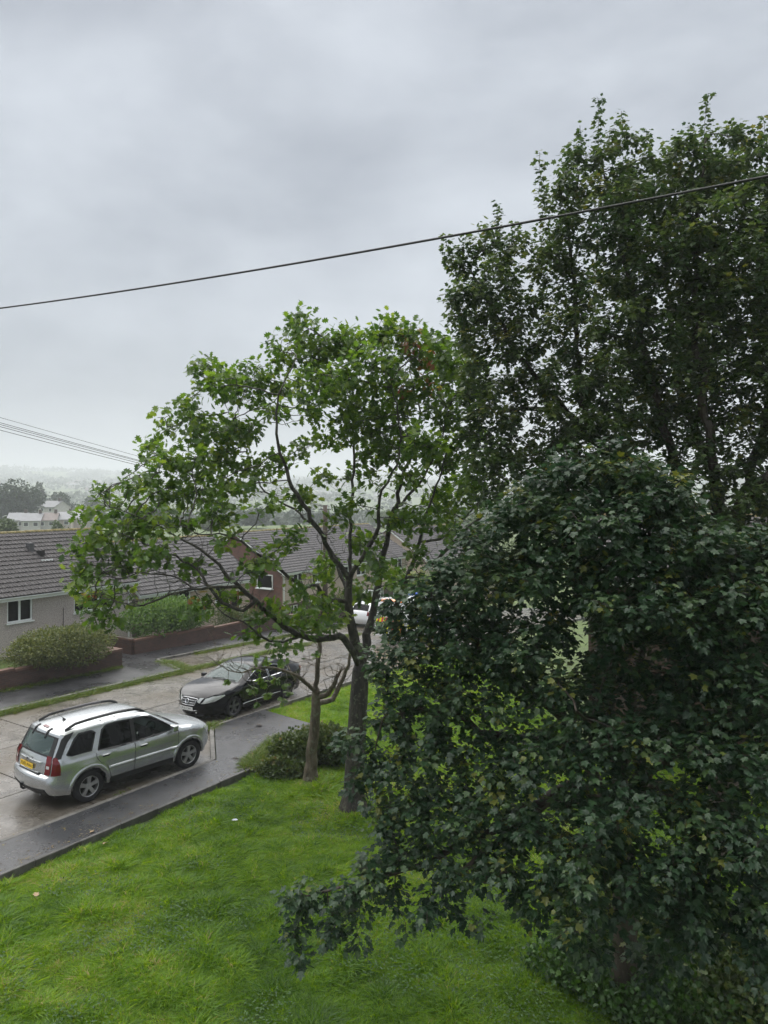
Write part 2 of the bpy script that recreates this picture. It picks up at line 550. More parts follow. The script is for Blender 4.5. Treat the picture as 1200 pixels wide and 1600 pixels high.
M['bark_oak'] = m_bark('oak_bark', (0.008, 0.007, 0.006), (0.028, 0.023, 0.018), (0.085, 0.075, 0.058), 10, lichen=(0.10, 0.11, 0.07))
M['bark_small'] = m_bark('pale_mottled_bark', (0.032, 0.024, 0.016), (0.105, 0.082, 0.055), (0.21, 0.18, 0.13), 11, lichen=(0.17, 0.17, 0.12))
M['bark_maple'] = m_bark('maple_bark', (0.020, 0.014, 0.010), (0.040, 0.029, 0.021), (0.07, 0.054, 0.040), 7)
M['splinter'] = m_bark('splintered_wood', (0.07, 0.042, 0.024), (0.13, 0.085, 0.05), (0.20, 0.14, 0.09), 14)
M['oak_leaf'] = m_leaf('oak_leaf', [(0.0, (0.032, 0.074, 0.014)), (0.35, (0.064, 0.132, 0.022)), (0.7, (0.115, 0.195, 0.032)), (0.955, (0.18, 0.25, 0.042)), (0.965, (0.24, 0.19, 0.05)), (0.985, (0.26, 0.13, 0.06)), (1.0, (0.24, 0.10, 0.065))], 0.34, 0.50)
M['maple_leaf'] = m_leaf('maple_leaf', [(0.0, (0.016, 0.040, 0.020)), (0.45, (0.030, 0.066, 0.028)), (0.80, (0.052, 0.096, 0.032)), (0.94, (0.085, 0.13, 0.035)), (0.965, (0.17, 0.17, 0.03)), (1.0, (0.28, 0.21, 0.03))], 0.40, 0.30, 0.45)
M['bush_leaf'] = m_leaf('privet_leaf', [(0.0, (0.05, 0.075, 0.02)), (0.5, (0.105, 0.130, 0.035)), (0.9, (0.17, 0.185, 0.055)), (1.0, (0.25, 0.22, 0.09))], 0.5, 0.3)
M['bush_leaf2'] = m_leaf('shrub_leaf', [(0.0, (0.045, 0.10, 0.022)), (0.5, (0.095, 0.18, 0.038)), (1.0, (0.16, 0.25, 0.065))], 0.45, 0.38)
M['ivy_leaf'] = m_leaf('ivy_leaf', [(0.0, (0.03, 0.055, 0.014)), (0.5, (0.065, 0.10, 0.024)), (0.88, (0.12, 0.145, 0.036)), (1.0, (0.22, 0.15, 0.06))], 0.4, 0.3)
M['tall_leaf'] = m_leaf('tall_maple_leaf', [(0.0, (0.022, 0.048, 0.018)), (0.4, (0.050, 0.088, 0.028)), (0.75, (0.088, 0.130, 0.038)), (0.94, (0.13, 0.16, 0.045)), (0.965, (0.17, 0.16, 0.03)), (1.0, (0.26, 0.20, 0.03))], 0.36, 0.38, 0.5)
M['under_leaf'] = m_leaf('undergrowth_leaf', [(0.0, (0.022, 0.055, 0.012)), (0.5, (0.04, 0.10, 0.016)), (1.0, (0.07, 0.15, 0.02))], 0.45, 0.3)
M['far_leaf'] = m_leaf('far_tree_leaf', [(0.0, (0.018, 0.034, 0.022)), (0.5, (0.032, 0.055, 0.03)), (1.0, (0.055, 0.085, 0.038))], 0.6, 0.15)
M['far_leaf2'] = m_leaf('far_light_leaf', [(0.0, (0.045, 0.075, 0.025)), (0.5, (0.07, 0.11, 0.035)), (1.0, (0.11, 0.15, 0.05))], 0.6, 0.2)
M['litter'] = m_leaf('leaf_litter', [(0.0, (0.03, 0.022, 0.012)), (0.5, (0.07, 0.05, 0.025)), (0.85, (0.16, 0.11, 0.04)), (1.0, (0.28, 0.24, 0.05))], 0.6, 0.05)
M['grass'] = m_leaf('grass_blade', [(0.0, (0.044, 0.108, 0.012)), (0.4, (0.118, 0.238, 0.018)), (0.8, (0.205, 0.335, 0.026)), (0.95, (0.275, 0.365, 0.045)), (1.0, (0.38, 0.33, 0.15))], 0.40, 0.50, 0.4)
M['weed'] = m_leaf('kerb_weed', [(0.0, (0.05, 0.10, 0.014)), (0.5, (0.10, 0.16, 0.022)), (0.85, (0.17, 0.19, 0.04)), (1.0, (0.32, 0.25, 0.12))], 0.5, 0.35, 0.4)


def m_ground():
    m, t, b, out = mat_new('turf')
    n = noise(t, 1.6, 8, 0.65)
    r = ramp(t, [(0.3, (0.035, 0.050, 0.012)), (0.5, (0.055, 0.090, 0.013)), (0.7, (0.080, 0.13, 0.018))])
    t.links.new(n.outputs['Fac'], r.inputs['Fac'])
    # far fields: broad patches of lighter and darker green
    n2 = noise(t, 0.018, 4, 0.6)
    r2 = ramp(t, [(0.4, (0.75, 0.8, 0.8)), (0.6, (1.35, 1.25, 1.3))])
    t.links.new(n2.outputs['Fac'], r2.inputs['Fac'])
    mx = t.nodes.new('ShaderNodeMixRGB'); mx.blend_type = 'MULTIPLY'; mx.inputs['Fac'].default_value = 1.0
    t.links.new(r.outputs['Color'], mx.inputs['Color1']); t.links.new(r2.outputs['Color'], mx.inputs['Color2'])
    t.links.new(mx.outputs['Color'], b.inputs['Base Color'])
    b.inputs['Roughness'].default_value = 0.8
    bump(t, b, n.outputs['Fac'], 0.5, 0.05)
    return m


M['ground'] = m_ground()


def m_ridge():
    m, t, b, out = mat_new('mossy_ridge')
    n = noise(t, 7, 6, 0.7)
    r = ramp(t, [(0.35, (0.09, 0.08, 0.07)), (0.46, (0.12, 0.11, 0.05)), (0.55, (0.17, 0.15, 0.05)), (0.68, (0.30, 0.20, 0.10))])
    t.links.new(n.outputs['Fac'], r.inputs['Fac'])
    t.links.new(r.outputs['Color'], b.inputs['Base Color'])
    b.inputs['Roughness'].default_value = 0.8
    bump(t, b, n.outputs['Fac'], 0.9, 0.03)
    return m


M['ridge'] = m_ridge()
#SECTION-SETTING
# ================================================================== THE SETTING
# ---- ground: one sheet from the garden to the hills
def make_ground():
    def axis(lim0, lim1):
        a = [0.0]; st_ = 0.45
        while a[-1] < lim1:
            if a[-1] > 45: st_ *= 1.07
            a.append(a[-1] + st_)
        b = [0.0]; st_ = 0.45
        while b[-1] > lim0:
            if b[-1] < -45: st_ *= 1.10
            b.append(b[-1] - st_)
        return np.array(sorted(set(b + a)))
    xs = axis(-3000, 3000); ys = axis(-120, 3100)
    X, Y = np.meshgrid(xs, ys)
    Z = ground(X, Y)
    nx, ny = len(xs), len(ys)
    v = np.stack([X.ravel(), Y.ravel(), Z.ravel()], 1)
    i = np.arange(nx * ny).reshape(ny, nx)
    f = np.stack([i[:-1, :-1].ravel(), i[:-1, 1:].ravel(), i[1:, 1:].ravel(), i[1:, :-1].ravel()], 1)
    o = obj('ground', v, f, M['ground'], smooth_sh=True)
    tag(o, kind='structure')


make_ground()


def in_poly(P, poly):
    P = np.asarray(P, float); x, y = P[:, 0], P[:, 1]
    c = np.zeros(len(P), bool); n = len(poly); j = n - 1
    for i in range(n):
        xi, yi = poly[i]; xj, yj = poly[j]
        cond = ((yi > y) != (yj > y)) & (x < (xj - xi) * (y - yi) / ((yj - yi) if abs(yj - yi) > 1e-12 else 1e-12) + xi)
        c ^= cond; j = i
    return c


def cdt(poly, holes=(), res=0.1):
    """triangles filling a polygon, with points inside so that it can follow a curved surface"""
    def dens(pl):
        q = []
        for i in range(len(pl)):
            a = np.array(pl[i], float); b = np.array(pl[(i + 1) % len(pl)], float)
            k = max(1, int(math.ceil(np.linalg.norm(b - a) / res)))
            for m in range(k):
                q.append(tuple(a + (b - a) * m / k))
        return q
    loops = [dens(poly)] + [dens(h) for h in holes]
    vs = []; es = []
    for lp in loops:
        n0 = len(vs); vs += lp
        es += [(n0 + i, n0 + (i + 1) % len(lp)) for i in range(len(lp))]
    pa = np.array(poly, float)
    gx = np.arange(pa[:, 0].min() + res / 2, pa[:, 0].max(), res); gy = np.arange(pa[:, 1].min() + res / 2, pa[:, 1].max(), res)
    if len(gx) and len(gy):
        G = np.stack(np.meshgrid(gx, gy), -1).reshape(-1, 2)
        k = in_poly(G, poly)
        for h in holes: k &= ~in_poly(G, h)
        bd = np.array(vs)
        G = G[k]
        if len(G):
            d = np.sqrt(((G[:, None, :] - bd[None]) ** 2).sum(-1)).min(1)
            vs = vs + [tuple(p) for p in G[d > res * 0.45]]
    ov, oe, of, *_ = delaunay_2d_cdt([Vector(p) for p in vs], es, [], 0, 1e-6)
    ov = np.array([(p.x, p.y) for p in ov])
    of = np.array([f for f in of if len(f) == 3])
    cen = ov[of].mean(1)
    k = in_poly(cen, poly)
    for h in holes: k &= ~in_poly(cen, h)
    return ov, of[k]


def paving(name, poly, zoff, mat, parent=None, res=1.0, zf=zroad, skirt=0.12):
    ov, of = cdt(poly, (), res)
    v = [st(s, t, float(zf(s)) + zoff) for s, t in ov]
    f = [tuple(int(k) for k in q) for q in of]
    # make all faces look up
    vv = np.array(v)
    out = []
    for q in f:
        a, b, c = vv[list(q)]
        out.append(q if np.cross(b - a, c - a)[2] > 0 else q[::-1])
    n0 = len(v)
    m = len(poly)
    for (s, t) in poly:
        v.append(st(s, t, float(zf(s)) + zoff))
    for (s, t) in poly:
        v.append(st(s, t, float(zf(s)) + zoff - skirt))
    for i in range(m):
        out.append((n0 + i, n0 + (i + 1) % m, n0 + m + (i + 1) % m, n0 + m + i))
    return obj(name, v, out, mat, parent)


# ---- road: concrete slabs over a dark bed
road = tag(paving('road', [(-14, 13.8), (13.1, 13.85), (15.1, 16.05), (75, 16.1), (75, 22.5), (41.5, 22.5), (40.5, 24.9), (20.6, 24.9), (19.9, 22.5), (-14, 22.5)], -0.035, M['gutterline'], skirt=0.02), kind='structure')
for (ta, tb, s_list) in ((16.06, 19.24, np.arange(-13.6, 75, 5.8)), (19.27, 22.46, np.arange(-11.2, 75, 5.8))):
    for a in s_list:
        b = min(a + 5.77, 75)
        paving('concrete_slab', [(a, ta), (b, ta), (b, tb), (a, tb)], 0.0 + random.uniform(-0.004, 0.004), M['concrete'], road, 1.2, skirt=0.03)
for a in np.arange(-13.4, 13, 5.8):
    b = a + 5.77
    p = [(a, 13.87), (min(b, 13.12), 13.87), (b if b < 13 else 15.12, 16.03), (a, 16.03)]
    paving('concrete_slab', p, random.uniform(-0.004, 0.004), M['concrete'], road, 1.2, skirt=0.03)
for a, b in ((20.65, 25.2), (25.23, 31.2), (31.23, 40.4)):
    paving('concrete_slab', [(a - (0.5 if a < 21 else 0), 22.53), (b + (0.9 if b > 40 else 0), 22.53), (b, 24.86), (a, 24.86)], 0.004, M['concrete'], road, 1.2, skirt=0.03)

# ---- near footway, its kerb and its edging
foot = tag(paving('pavement', [(-14, 12.55), (13.1, 12.6), (15.35, 13.4), (15.75, 13.5), (16.0, 12.6), (16.9, 12.6), (17.15, 14.6), (17.3, 15.95), (15.15, 15.92), (13.15, 13.75), (-14, 13.7)], 0.095, M['tarmac'], res=0.9), kind='structure')


def stones(parent, path, length, w, ztop, zbot, mat, name, gap=0.008, zf=zroad, limit=999):
    """a row of stones along a path in (s, t); stones share one mesh"""
    me0 = None; k = 0
    for (a, b) in zip(path[:-1], path[1:]):
        a = np.array(a, float); b = np.array(b, float)
        L = np.linalg.norm(b - a); n = max(1, int(round(L / length)))
        ll = L / n
        for i in range(n):
            c0 = a + (b - a) * i / n; c1 = a + (b - a) * (i + 1) / n
            p0 = st(c0[0], c0[1], float(zf(c0[0]))); p1 = st(c1[0], c1[1], float(zf(c1[0])))
            if me0 is None:
                mo = MB().box(0, 1, -w / 2, w / 2, zbot, ztop).build(name, mat, parent)
                bevel(mo, 0.012, 1)
                me0 = mo.data; o = mo
            else:
                o = bpy.data.objects.new(name, me0); COL.objects.link(o); o.parent = parent
            d = p1 - p0
            o.location = p0 + d * (gap / 2 / ll) + Vector((0, 0, random.uniform(-0.005, 0.005)))
            o.rotation_euler = (random.uniform(-0.012, 0.012), -math.asin(d.z / d.length), math.atan2(d.y, d.x) + random.uniform(-0.004, 0.004))
            o.scale = (ll - gap, 1, 1)
            k += 1


kerb = tag(empty('kerb', st(0, 13.8)), kind='structure')
kerb.location = (0, 0, 0)
stones(kerb, [(-12, 13.78), (13.1, 13.82), (15.08, 15.98), (60, 16.02)], 0.915, 0.125, 0.10, -0.12, M['kerb'], 'kerb_stone')
edging = tag(empty('pavement_edging'), kind='structure')
stones(edging, [(-12, 12.52), (13.05, 12.57), (15.4, 13.38)], 0.915, 0.06, 0.105, -0.16, M['edging'], 'edging_stone')

# ---- far footway
foot2 = tag(paving('pavement', [(-10, 22.72), (19.6, 22.72), (20.35, 25.05), (44, 25.05), (44, 26.5), (20.3, 26.5), (20.3, 31), (18.75, 31), (18.75, 24.85), (-10, 24.85)], 0.085, M['tarmac'], res=1.0), kind='structure')
kerb2 = tag(empty('kerb'), kind='structure')
stones(kerb2, [(-8, 22.62), (19.65, 22.62), (20.42, 24.96), (44, 24.96)], 0.915, 0.125, 0.10, -0.12, M['kerb'], 'kerb_stone')


# ---- brick garden walls
def garden_wall(name, label, path, h, th, zf):
    root = tag(empty(name), label, 'wall')
    body = MB(); cop = MB()
    for (a, b) in zip(path[:-1], path[1:]):
        a = np.array(a, float); b = np.array(b, float)
        L = np.linalg.norm(b - a); n = max(1, int(L / 2.2)); d = (b - a) / L; nn = np.array([-d[1], d[0]])
        for i in range(n):
            c0 = a + d * L * i / n; c1 = a + d * L * (i + 1) / n
            zb = float(zf((c0[0] + c1[0]) / 2)); zt = zb + h + (0.012 if i % 2 else 0)
            for (m, off, z0, z1) in ((body, th / 2, zb - 0.5, zt), (cop, th / 2 + 0.018, zt, zt + 0.085)):
                q = []
                e0 = c0 - d * (0.012 if m is cop and i == 0 else 0); e1 = c1
                for z in (z0, z1):
                    for (c, sg) in ((e0, -1), (e1, -1), (e1, 1), (e0, 1)):
                        pp = c + nn * off * sg
                        q.append(st(pp[0], pp[1], z))
                m.add(q, [(0, 3, 2, 1), (4, 5, 6, 7), (0, 1, 5, 4), (1, 2, 6, 5), (2, 3, 7, 6), (3, 0, 4, 7)])
    body.build('brick_courses', M['brick_wall'], root)
    cop.build('coping', M['coping'], root)
    return root


garden_wall('garden_wall', 'low weathered red brick garden wall under the rounded olive bush', [(-6, 24.98), (18.55, 24.98), (18.55, 29.5)], 0.62, 0.22, lambda s: zroad(s) + 0.09)
garden_wall('garden_wall', 'dark brick garden wall behind the bright green shrub and beyond the driveway', [(20.45, 30.0), (20.45, 26.62), (37.0, 26.62)], 0.6, 0.22, lambda s: zroad(s) + 0.09)


# ---- houses
def tile_mesh(w=0.33, l=0.36):
    """one double-roll roof tile: x across, y up the slope, z off the roof"""
    xs = [0.0, 0.05, 0.09, 0.14, 0.185, 0.235, 0.275, 0.325]
    hs = [0.004, 0.004, 0.034, 0.004, 0.004, 0.004, 0.034, 0.006]
    k = w / 0.33
    v = []
    for (y, dz) in ((0.0, 0.050), (l, 0.008)):
        for x, h in zip(xs, hs): v.append((x * k, y, h + dz))
    for x in xs: v.append((x * k, 0.0, 0.012))
    n = len(xs); f = []
    for i in range(n - 1):
        f.append((i, i + 1, n + i + 1, n + i))
        f.append((i, 2 * n + i, 2 * n + i + 1, i + 1))
    f.append((n - 1, 2 * n + n - 1, 2 * n - 1)); f.append((0, n, 2 * n))
    return v, f


def lay_tiles(roof, x0, x1, y0, z0, y1, z1, mat, single_from=None, gauge=0.30, w=0.33, single_pred=None):
    """tiles from the eaves (y0, z0) up to the ridge (y1, z1)"""
    L = math.hypot(y1 - y0, z1 - z0); dy, dz = (y1 - y0) / L, (z1 - z0) / L
    sg = 1 if dy > 0 else -1
    tv, tf = tile_mesh(w, gauge + 0.05)
    rows = int(L / gauge); g = (L - 0.05) / rows
    rest_v = []; rest_f = []; me0 = None; nsingle = 0
    for r in range(rows):
        off = (w / 2) if r % 2 else 0.0
        x = x0 - off
        while x < x1 - 0.02:
            xa = max(x, x0); xb = min(x + w, x1)
            sc = (xb - xa) / w
            if sc > 0.15:
                yy = y0 + dy * g * r; zz = z0 + dz * g * r
                jit = random.uniform(-0.004, 0.004)
                if single_pred and single_pred(xa, r / rows) and nsingle < 300:
                    if me0 is None:
                        o = obj('roof_tile', tv, tf, mat, roof); me0 = o.data
                    else:
                        o = bpy.data.objects.new('roof_tile', me0); COL.objects.link(o); o.parent = roof
                    o.location = (xa, yy, zz + 0.03 + jit)
                    o.rotation_euler = (math.atan2(dz, abs(dy)) + random.uniform(-0.006, 0.006), random.uniform(-0.008, 0.008), 0)
                    o.scale = (sc, 1, 1)
                    nsingle += 1
                else:
                    n0 = len(rest_v)
                    for (a, b, c) in tv:
                        rest_v.append((xa + a * sc, yy + dy * b - dz * c * sg, zz + 0.03 + jit + dz * b + abs(dy) * c))
                    rest_f += [tuple(i + n0 for i in (q if sg > 0 else q[::-1])) for q in tf]
            x += w
    if rest_v:
        o = obj('roof_tiles', rest_v, rest_f, mat, roof); o['kind'] = 'stuff'


def add_window(root, x0, x1, z0, z1, lights, y=0.0, name='window', transom=None, face=-1, curtain=False):
    """a white frame with one pane for each light; face -1 looks towards -y"""
    fw = 0.065
    m = MB()
    ya, yb = (y + 0.035, y + 0.105)
    m.box(x0, x1, ya, yb, z0, z0 + fw); m.box(x0, x1, ya, yb, z1 - fw, z1)
    m.box(x0, x0 + fw, ya + 0.001, yb - 0.001, z0 + fw, z1 - fw); m.box(x1 - fw, x1, ya + 0.001, yb - 0.001, z0 + fw, z1 - fw)
    n = lights
    xs = np.linspace(x0 + fw, x1 - fw, n + 1)
    for q in xs[1:-1]:
        m.box(q - 0.045, q + 0.045, ya + 0.002, yb - 0.002, z0 + fw, z1 - fw)
    if transom:
        m.box(x0 + fw, xs[1], ya + 0.003, yb - 0.003, transom - 0.035, transom + 0.035)
    w = m.build(name, M['upvc'], root)
    for a, b in zip(xs[:-1], xs[1:]):
        MB().box(a + 0.012, b - 0.012, y + 0.066, y + 0.074, z0 + fw - 0.01, z1 - fw + 0.01).build('pane', M['win'], w)
    MB().box(x0 - 0.06, x1 + 0.06, y - 0.075, y + 0.1, z0 - 0.055, z0 - 0.002).build('sill', M['upvc'], w)
    if curtain:
        cv = MB()
        for (ca, cb) in ((x0 + 0.05, x0 + 0.05 + 0.22 * (x1 - x0)), (x1 - 0.05 - 0.2 * (x1 - x0), x1 - 0.05)):
            k = 9; vv = []; ff = []
            for i in range(k):
                xx = ca + (cb - ca) * i / (k - 1); yy = y + 0.2 + 0.03 * (i % 2)
                vv += [(xx, yy, z0), (xx, yy, z1)]
            for i in range(k - 1):
                ff.append((2 * i, 2 * i + 2, 2 * i + 3, 2 * i + 1))
            cv.add(vv, ff)
        cv.build('curtain', M['curtain'], w)
    return w


def front_wall(m, x0, x1, z0, z1, holes, y=0.0, depth=0.12):
    xs = sorted(set([x0, x1] + [h[0] for h in holes] + [h[1] for h in holes]))
    zs = sorted(set([z0, z1] + [h[2] for h in holes] + [h[3] for h in holes]))
    for a, b in zip(xs[:-1], xs[1:]):
        for c, d in zip(zs[:-1], zs[1:]):
            cx, cz = (a + b) / 2, (c + d) / 2
            if any(h[0] < cx < h[1] and h[2] < cz < h[3] for h in holes):
                continue
            m.add([(a, y, c), (b, y, c), (b, y, d), (a, y, d)], [(0, 1, 2, 3)])
    for (a, b, c, d) in holes:
        p = [(a, y, c), (b, y, c), (b, y, d), (a, y, d)]; q = [(u_, y + depth, w_) for (u_, _, w_) in p]
        m.add(p + q, [(0, 4, 5, 1), (1, 5, 6, 2), (2, 6, 7, 3), (3, 7, 4, 0)])


def house(name, label, cat, loc, rz, L, D, ze, zr, wallmat, windows, doors=(), zb=-1.5, tilemat=None, over=0.3, tile_pred=None, brick_to=None, gable_mat=None, tiles=True, gutter=True, group=None, verge=True):
    root = tag(empty(name, loc, rz), label, cat, group)
    holes = [(w[0], w[1], w[2], w[3]) for w in windows] + [(d[0], d[1], d[2], d[3]) for d in doors]
    m = MB()
    if brick_to is None:
        front_wall(m, 0, L, zb, ze, holes)
    else:
        front_wall(m, 0, L, brick_to, ze, [h for h in holes if h[3] > brick_to and h[2] >= brick_to])
    # back and ends
    m.add([(0, D, zb), (L, D, zb), (L, D, ze), (0, D, ze)], [(3, 2, 1, 0)])
    for x, flip in ((0, False), (L, True)):
        q = [(x, D, zb), (x, 0, zb), (x, 0, ze), (x, D / 2, zr - 0.06), (x, D, ze)]
        m.add(q, [tuple(range(5)) if not flip else tuple(range(4, -1, -1))])
    m.build('wall', wallmat, root)
    if brick_to is not None:
        m2 = MB(); front_wall(m2, 0, L, zb, brick_to, [h for h in holes if h[2] < brick_to])
        m2.build('brick_base', M['brick_brown'], root)
    if gable_mat is not None:
        x = -0.004
        MB().add([(x, D, zb), (x, 0, zb), (x, 0, ze), (x, D / 2, zr - 0.06), (x, D, ze)], [tuple(range(5))]).build('gable_wall', gable_mat, root)
    # dark room behind the front windows
    MB().add([(0.05, 0.9, zb), (L - 0.05, 0.9, zb), (L - 0.05, 0.9, ze), (0.05, 0.9, ze)], [(0, 1, 2, 3)]).build('room', M['interior'], root)
    for w in windows:
        add_window(root, w[0], w[1], w[2], w[3], w[4], transom=(w[5] if len(w) > 5 else None), curtain=(len(w) > 6 and w[6]))
    for d in doors:
        dr = MB().box(d[0] + 0.05, d[1] - 0.05, 0.05, 0.1, d[2], d[3] - 0.05).build('door', d[4], root)
        fr = MB(); fr.box(d[0], d[0] + 0.05, 0.03, 0.11, d[2], d[3]); fr.box(d[1] - 0.05, d[1], 0.03, 0.11, d[2], d[3]); fr.box(d[0] + 0.05, d[1] - 0.05, 0.031, 0.109, d[3] - 0.05, d[3])
        fr.build('door_frame', M['upvc'], dr)
        MB().tube([(d[1] - 0.14, 0.0, d[2] + 1.0), (d[1] - 0.14, 0.0, d[2] + 1.12)], 0.012, 6).build('handle', M['chrome'], dr)
        for (pa, pb) in ((1.15, 1.85),):
            MB().box(d[0] + 0.22, d[1] - 0.22, 0.042, 0.052, d[2] + pa, d[2] + pb).build('pane', M['win'], dr)
    # roof
    k = (zr - ze) / (D / 2)
    y0, z0 = -over, ze - over * k + 0.06
    rm = MB()
    xo = 0.16
    for (ya, za, yb, zb2) in ((y0, z0, D / 2, zr + 0.06), (D + over, z0, D / 2, zr + 0.06)):
        q = [(-xo, ya, za), (L + xo, ya, za), (L + xo, yb, zb2), (-xo, yb, zb2)]
        q2 = [(a, b, c - 0.06) for a, b, c in q]
        rm.add(q + q2, [(0, 1, 2, 3) if ya < yb else (3, 2, 1, 0), (7, 6, 5, 4) if ya < yb else (4, 5, 6, 7), (0, 4, 5, 1), (1, 5, 6, 2), (3, 7, 4, 0)])
    roof = rm.build('roof', M['felt'], root)
    if tiles:
        lay_tiles(roof, -xo - 0.02, L + xo + 0.02, y0 - 0.05, z0 - 0.05 * k, D / 2 - 0.02, zr + 0.06 - 0.02 * k, tilemat or M['tile'], single_pred=tile_pred)
        # ridge tiles
        n = int((L + 2 * xo) / 0.45); ll = (L + 2 * xo) / n; me0 = None
        for i in range(n):
            if me0 is None:
                vv = []; ff = []; kk = 7
                for xx in (0.0, ll - 0.012):
                    for a in np.linspace(-0.1, PI + 0.1, kk):
                        vv.append((xx, 0.13 * math.cos(a), 0.10 * math.sin(a)))
                for j in range(kk - 1): ff.append((j, j + 1, kk + j + 1, kk + j))
                ff.append(tuple(range(kk))[::-1]); ff.append(tuple(range(kk, 2 * kk)))
                o = obj('ridge_tile', vv, ff, M['ridge'], roof, True); me0 = o.data
            else:
                o = bpy.data.objects.new('ridge_tile', me0); COL.objects.link(o); o.parent = roof
            o.location = (-xo + i * ll, D / 2, zr + 0.06 + random.uniform(-0.01, 0.01))
    # fascia, gutter, verge boards
    fz = z0 - 0.06
    MB().box(-xo, L + xo, y0 + 0.012, y0 + 0.04, fz - 0.14, fz + 0.03).build('fascia', M['upvc'], root)
    MB().box(-xo + 0.01, L + xo - 0.01, y0 + 0.042, 0.0, fz - 0.13, fz - 0.11).build('soffit', M['upvc'], root)
    if gutter:
        g = MB(); kk = 7; vv = []; ff = []
        for xx in (-xo - 0.02, L + xo + 0.02):
            for a in np.linspace(PI, 2 * PI, kk): vv.append((xx, y0 - 0.06 + 0.062 * math.cos(a), fz + 0.03 + 0.062 * math.sin(a)))
            for a in np.linspace(2 * PI, PI, kk): vv.append((xx, y0 - 0.06 + 0.05 * math.cos(a), fz + 0.03 + 0.05 * math.sin(a)))
        for j in range(2 * kk): ff.append((j, (j + 1) % (2 * kk), 2 * kk + (j + 1) % (2 * kk), 2 * kk + j))
        g.add(vv, ff); g.build('gutter', M['upvc'], root)
    if verge:
        for x in (-xo - 0.03, L + xo + 0.002):
            for (ya, yb) in ((y0, D / 2), (D + over, D / 2)):
                b = MB()
                q = [(x, ya, z0 - 0.14), (x, yb, zr + 0.06 - 0.14), (x, yb, zr + 0.075), (x, ya, z0 + 0.015)]
                q2 = [(a + 0.028, bb, c) for a, bb, c in q]
                b.add(q + q2, [(0, 1, 2, 3), (7, 6, 5, 4), (0, 4, 5, 1), (1, 5, 6, 2), (2, 6, 7, 3), (3, 7, 4, 0)])
                b.build('verge_board', M['upvc'], root)
    return root, roof, (k, y0, z0)


# first bungalow: s 8 .. 23.1, wall t = 29.95
S1, T1 = 8.0, 29.95
h1, roof1, k1 = house('bungalow', 'pebbledashed bungalow with mossy ridge and roof vents behind the olive bush', 'house', st(S1, T1), YAW, 14.95, 6.9, 2.72, 5.02,
      M['pebble'], [(8.62, 9.75, 1.42, 2.58, 2), (11.75, 13.75, 1.42, 2.58, 3, 2.2), (3.0, 4.6, 1.42, 2.58, 2)], tile_pred=lambda x, r: x > 8.3 + 1.5 * r)
MB().tube([(14.7, -0.06, -0.6), (14.7, -0.06, 2.35), (14.7, -0.3, 2.52)], 0.035, 8).build('downpipe', M['upvc'], h1)
# extractor vents standing on the roof
for (vx, vr, hh, mm) in ((10.95, 0.68, 0.36, 'metal_box'), (11.25, 0.58, 0.26, 'felt')):
    yy = k1[1] + (3.45 + 0.3) * vr; zz = k1[2] + (yy - k1[1]) * k1[0]
    v = MB(); v.box(vx - 0.12, vx + 0.12, yy - 0.16, yy + 0.12, zz - 0.05, zz + hh)
    for i in range(3): v.box(vx - 0.135, vx + 0.135, yy - 0.175, yy + 0.13, zz + hh * (0.35 + 0.24 * i), zz + hh * (0.42 + 0.24 * i))
    v.build('roof_vent', M[mm], roof1)
MB().box(11.05, 11.6, k1[1] + 1.72, k1[1] + 1.78, k1[2] + 1.75 * k1[0] + 0.05, k1[2] + 1.75 * k1[0] + 0.13).build('flashing', M['upvc'], roof1)
MB().tube([(11.2, -0.03, 1.75), (11.2, -0.03, 0.75)], 0.012, 6).build('cable_drop', M['wire'], h1)
MB().box(11.1, 11.3, -0.09, -0.001, 0.55, 0.78).build('meter_box', M['metal_box'], h1)

# second bungalow
S2 = 23.35
h2, roof2, k2 = house('bungalow', 'buff bungalow with grey tiled roof standing just beyond the pebbledashed bungalow', 'house', st(S2, T1), YAW, 7.95, 6.9, 2.0, 4.25,
      M['pebble2'], [(0.35, 3.4, 0.75, 1.80, 4), (5.2, 5.75, 0.8, 1.75, 1)], doors=[(6.3, 7.2, -0.8, 1.3, M['doordark'])], tilemat=M['tile2'])

# stepped terrace with the brick gable
TS, TT = 38.1, 33.3
ZT = -3.3
tw = 5.72
labels = ['end terrace house with red brick gable and white verge boards',
          'middle terrace house with buff upper wall between the brick gable house and end house',
          'far end terrace house with buff wall seen between the oak limbs']
for i in range(3):
    ze = 1.42 - 0.0 * i
    wins = [(1.2, 2.3, 0.25, 1.25, 2, None, True), (3.4, 4.7, 0.25, 1.25, 2, 0.95, True), (0.9, 1.7, -2.05, -1.1, 2)]
    h3, r3, k3 = house('terraced_house', labels[i], 'house', st(TS + i * (tw + 0.006), TT), YAW, tw, 9.0, ze, 4.0, M['pebble2'], wins,
          doors=[(3.2, 4.2, ZT, -1.15, M['door'])], zb=ZT - 0.8, tilemat=M['tile2'], over=0.25, brick_to=-0.95,
          gable_mat=M['brick_red'] if i == 0 else None, verge=(i == 0))
    MB().tube([(0.12, -0.05, ZT), (0.12, -0.05, 1.15), (0.12, -0.26, 1.32)], 0.04, 8).build('downpipe', M['upvc'], h3)
    if i == 0:
        # a window in the gable, facing the road end
        gw = add_window(h3, -0.75, 0.75, 0.15, 1.15, 1, name='gable_window')
        gw.rotation_euler = (0, 0, -PI / 2); gw.location = (-0.13, 1.6, 0)
    # low porch over the door
    MB().box(2.9, 4.5, -0.9, -0.02, -1.08, -0.98).build('porch_roof', M['upvc'], h3)
    pst = MB(); pst.box(2.95, 3.05, -0.85, -0.75, ZT - 0.3, -1.085); pst.box(4.35, 4.45, -0.85, -0.75, ZT - 0.3, -1.085); pst.build('porch_post', M['upvc'], h3)

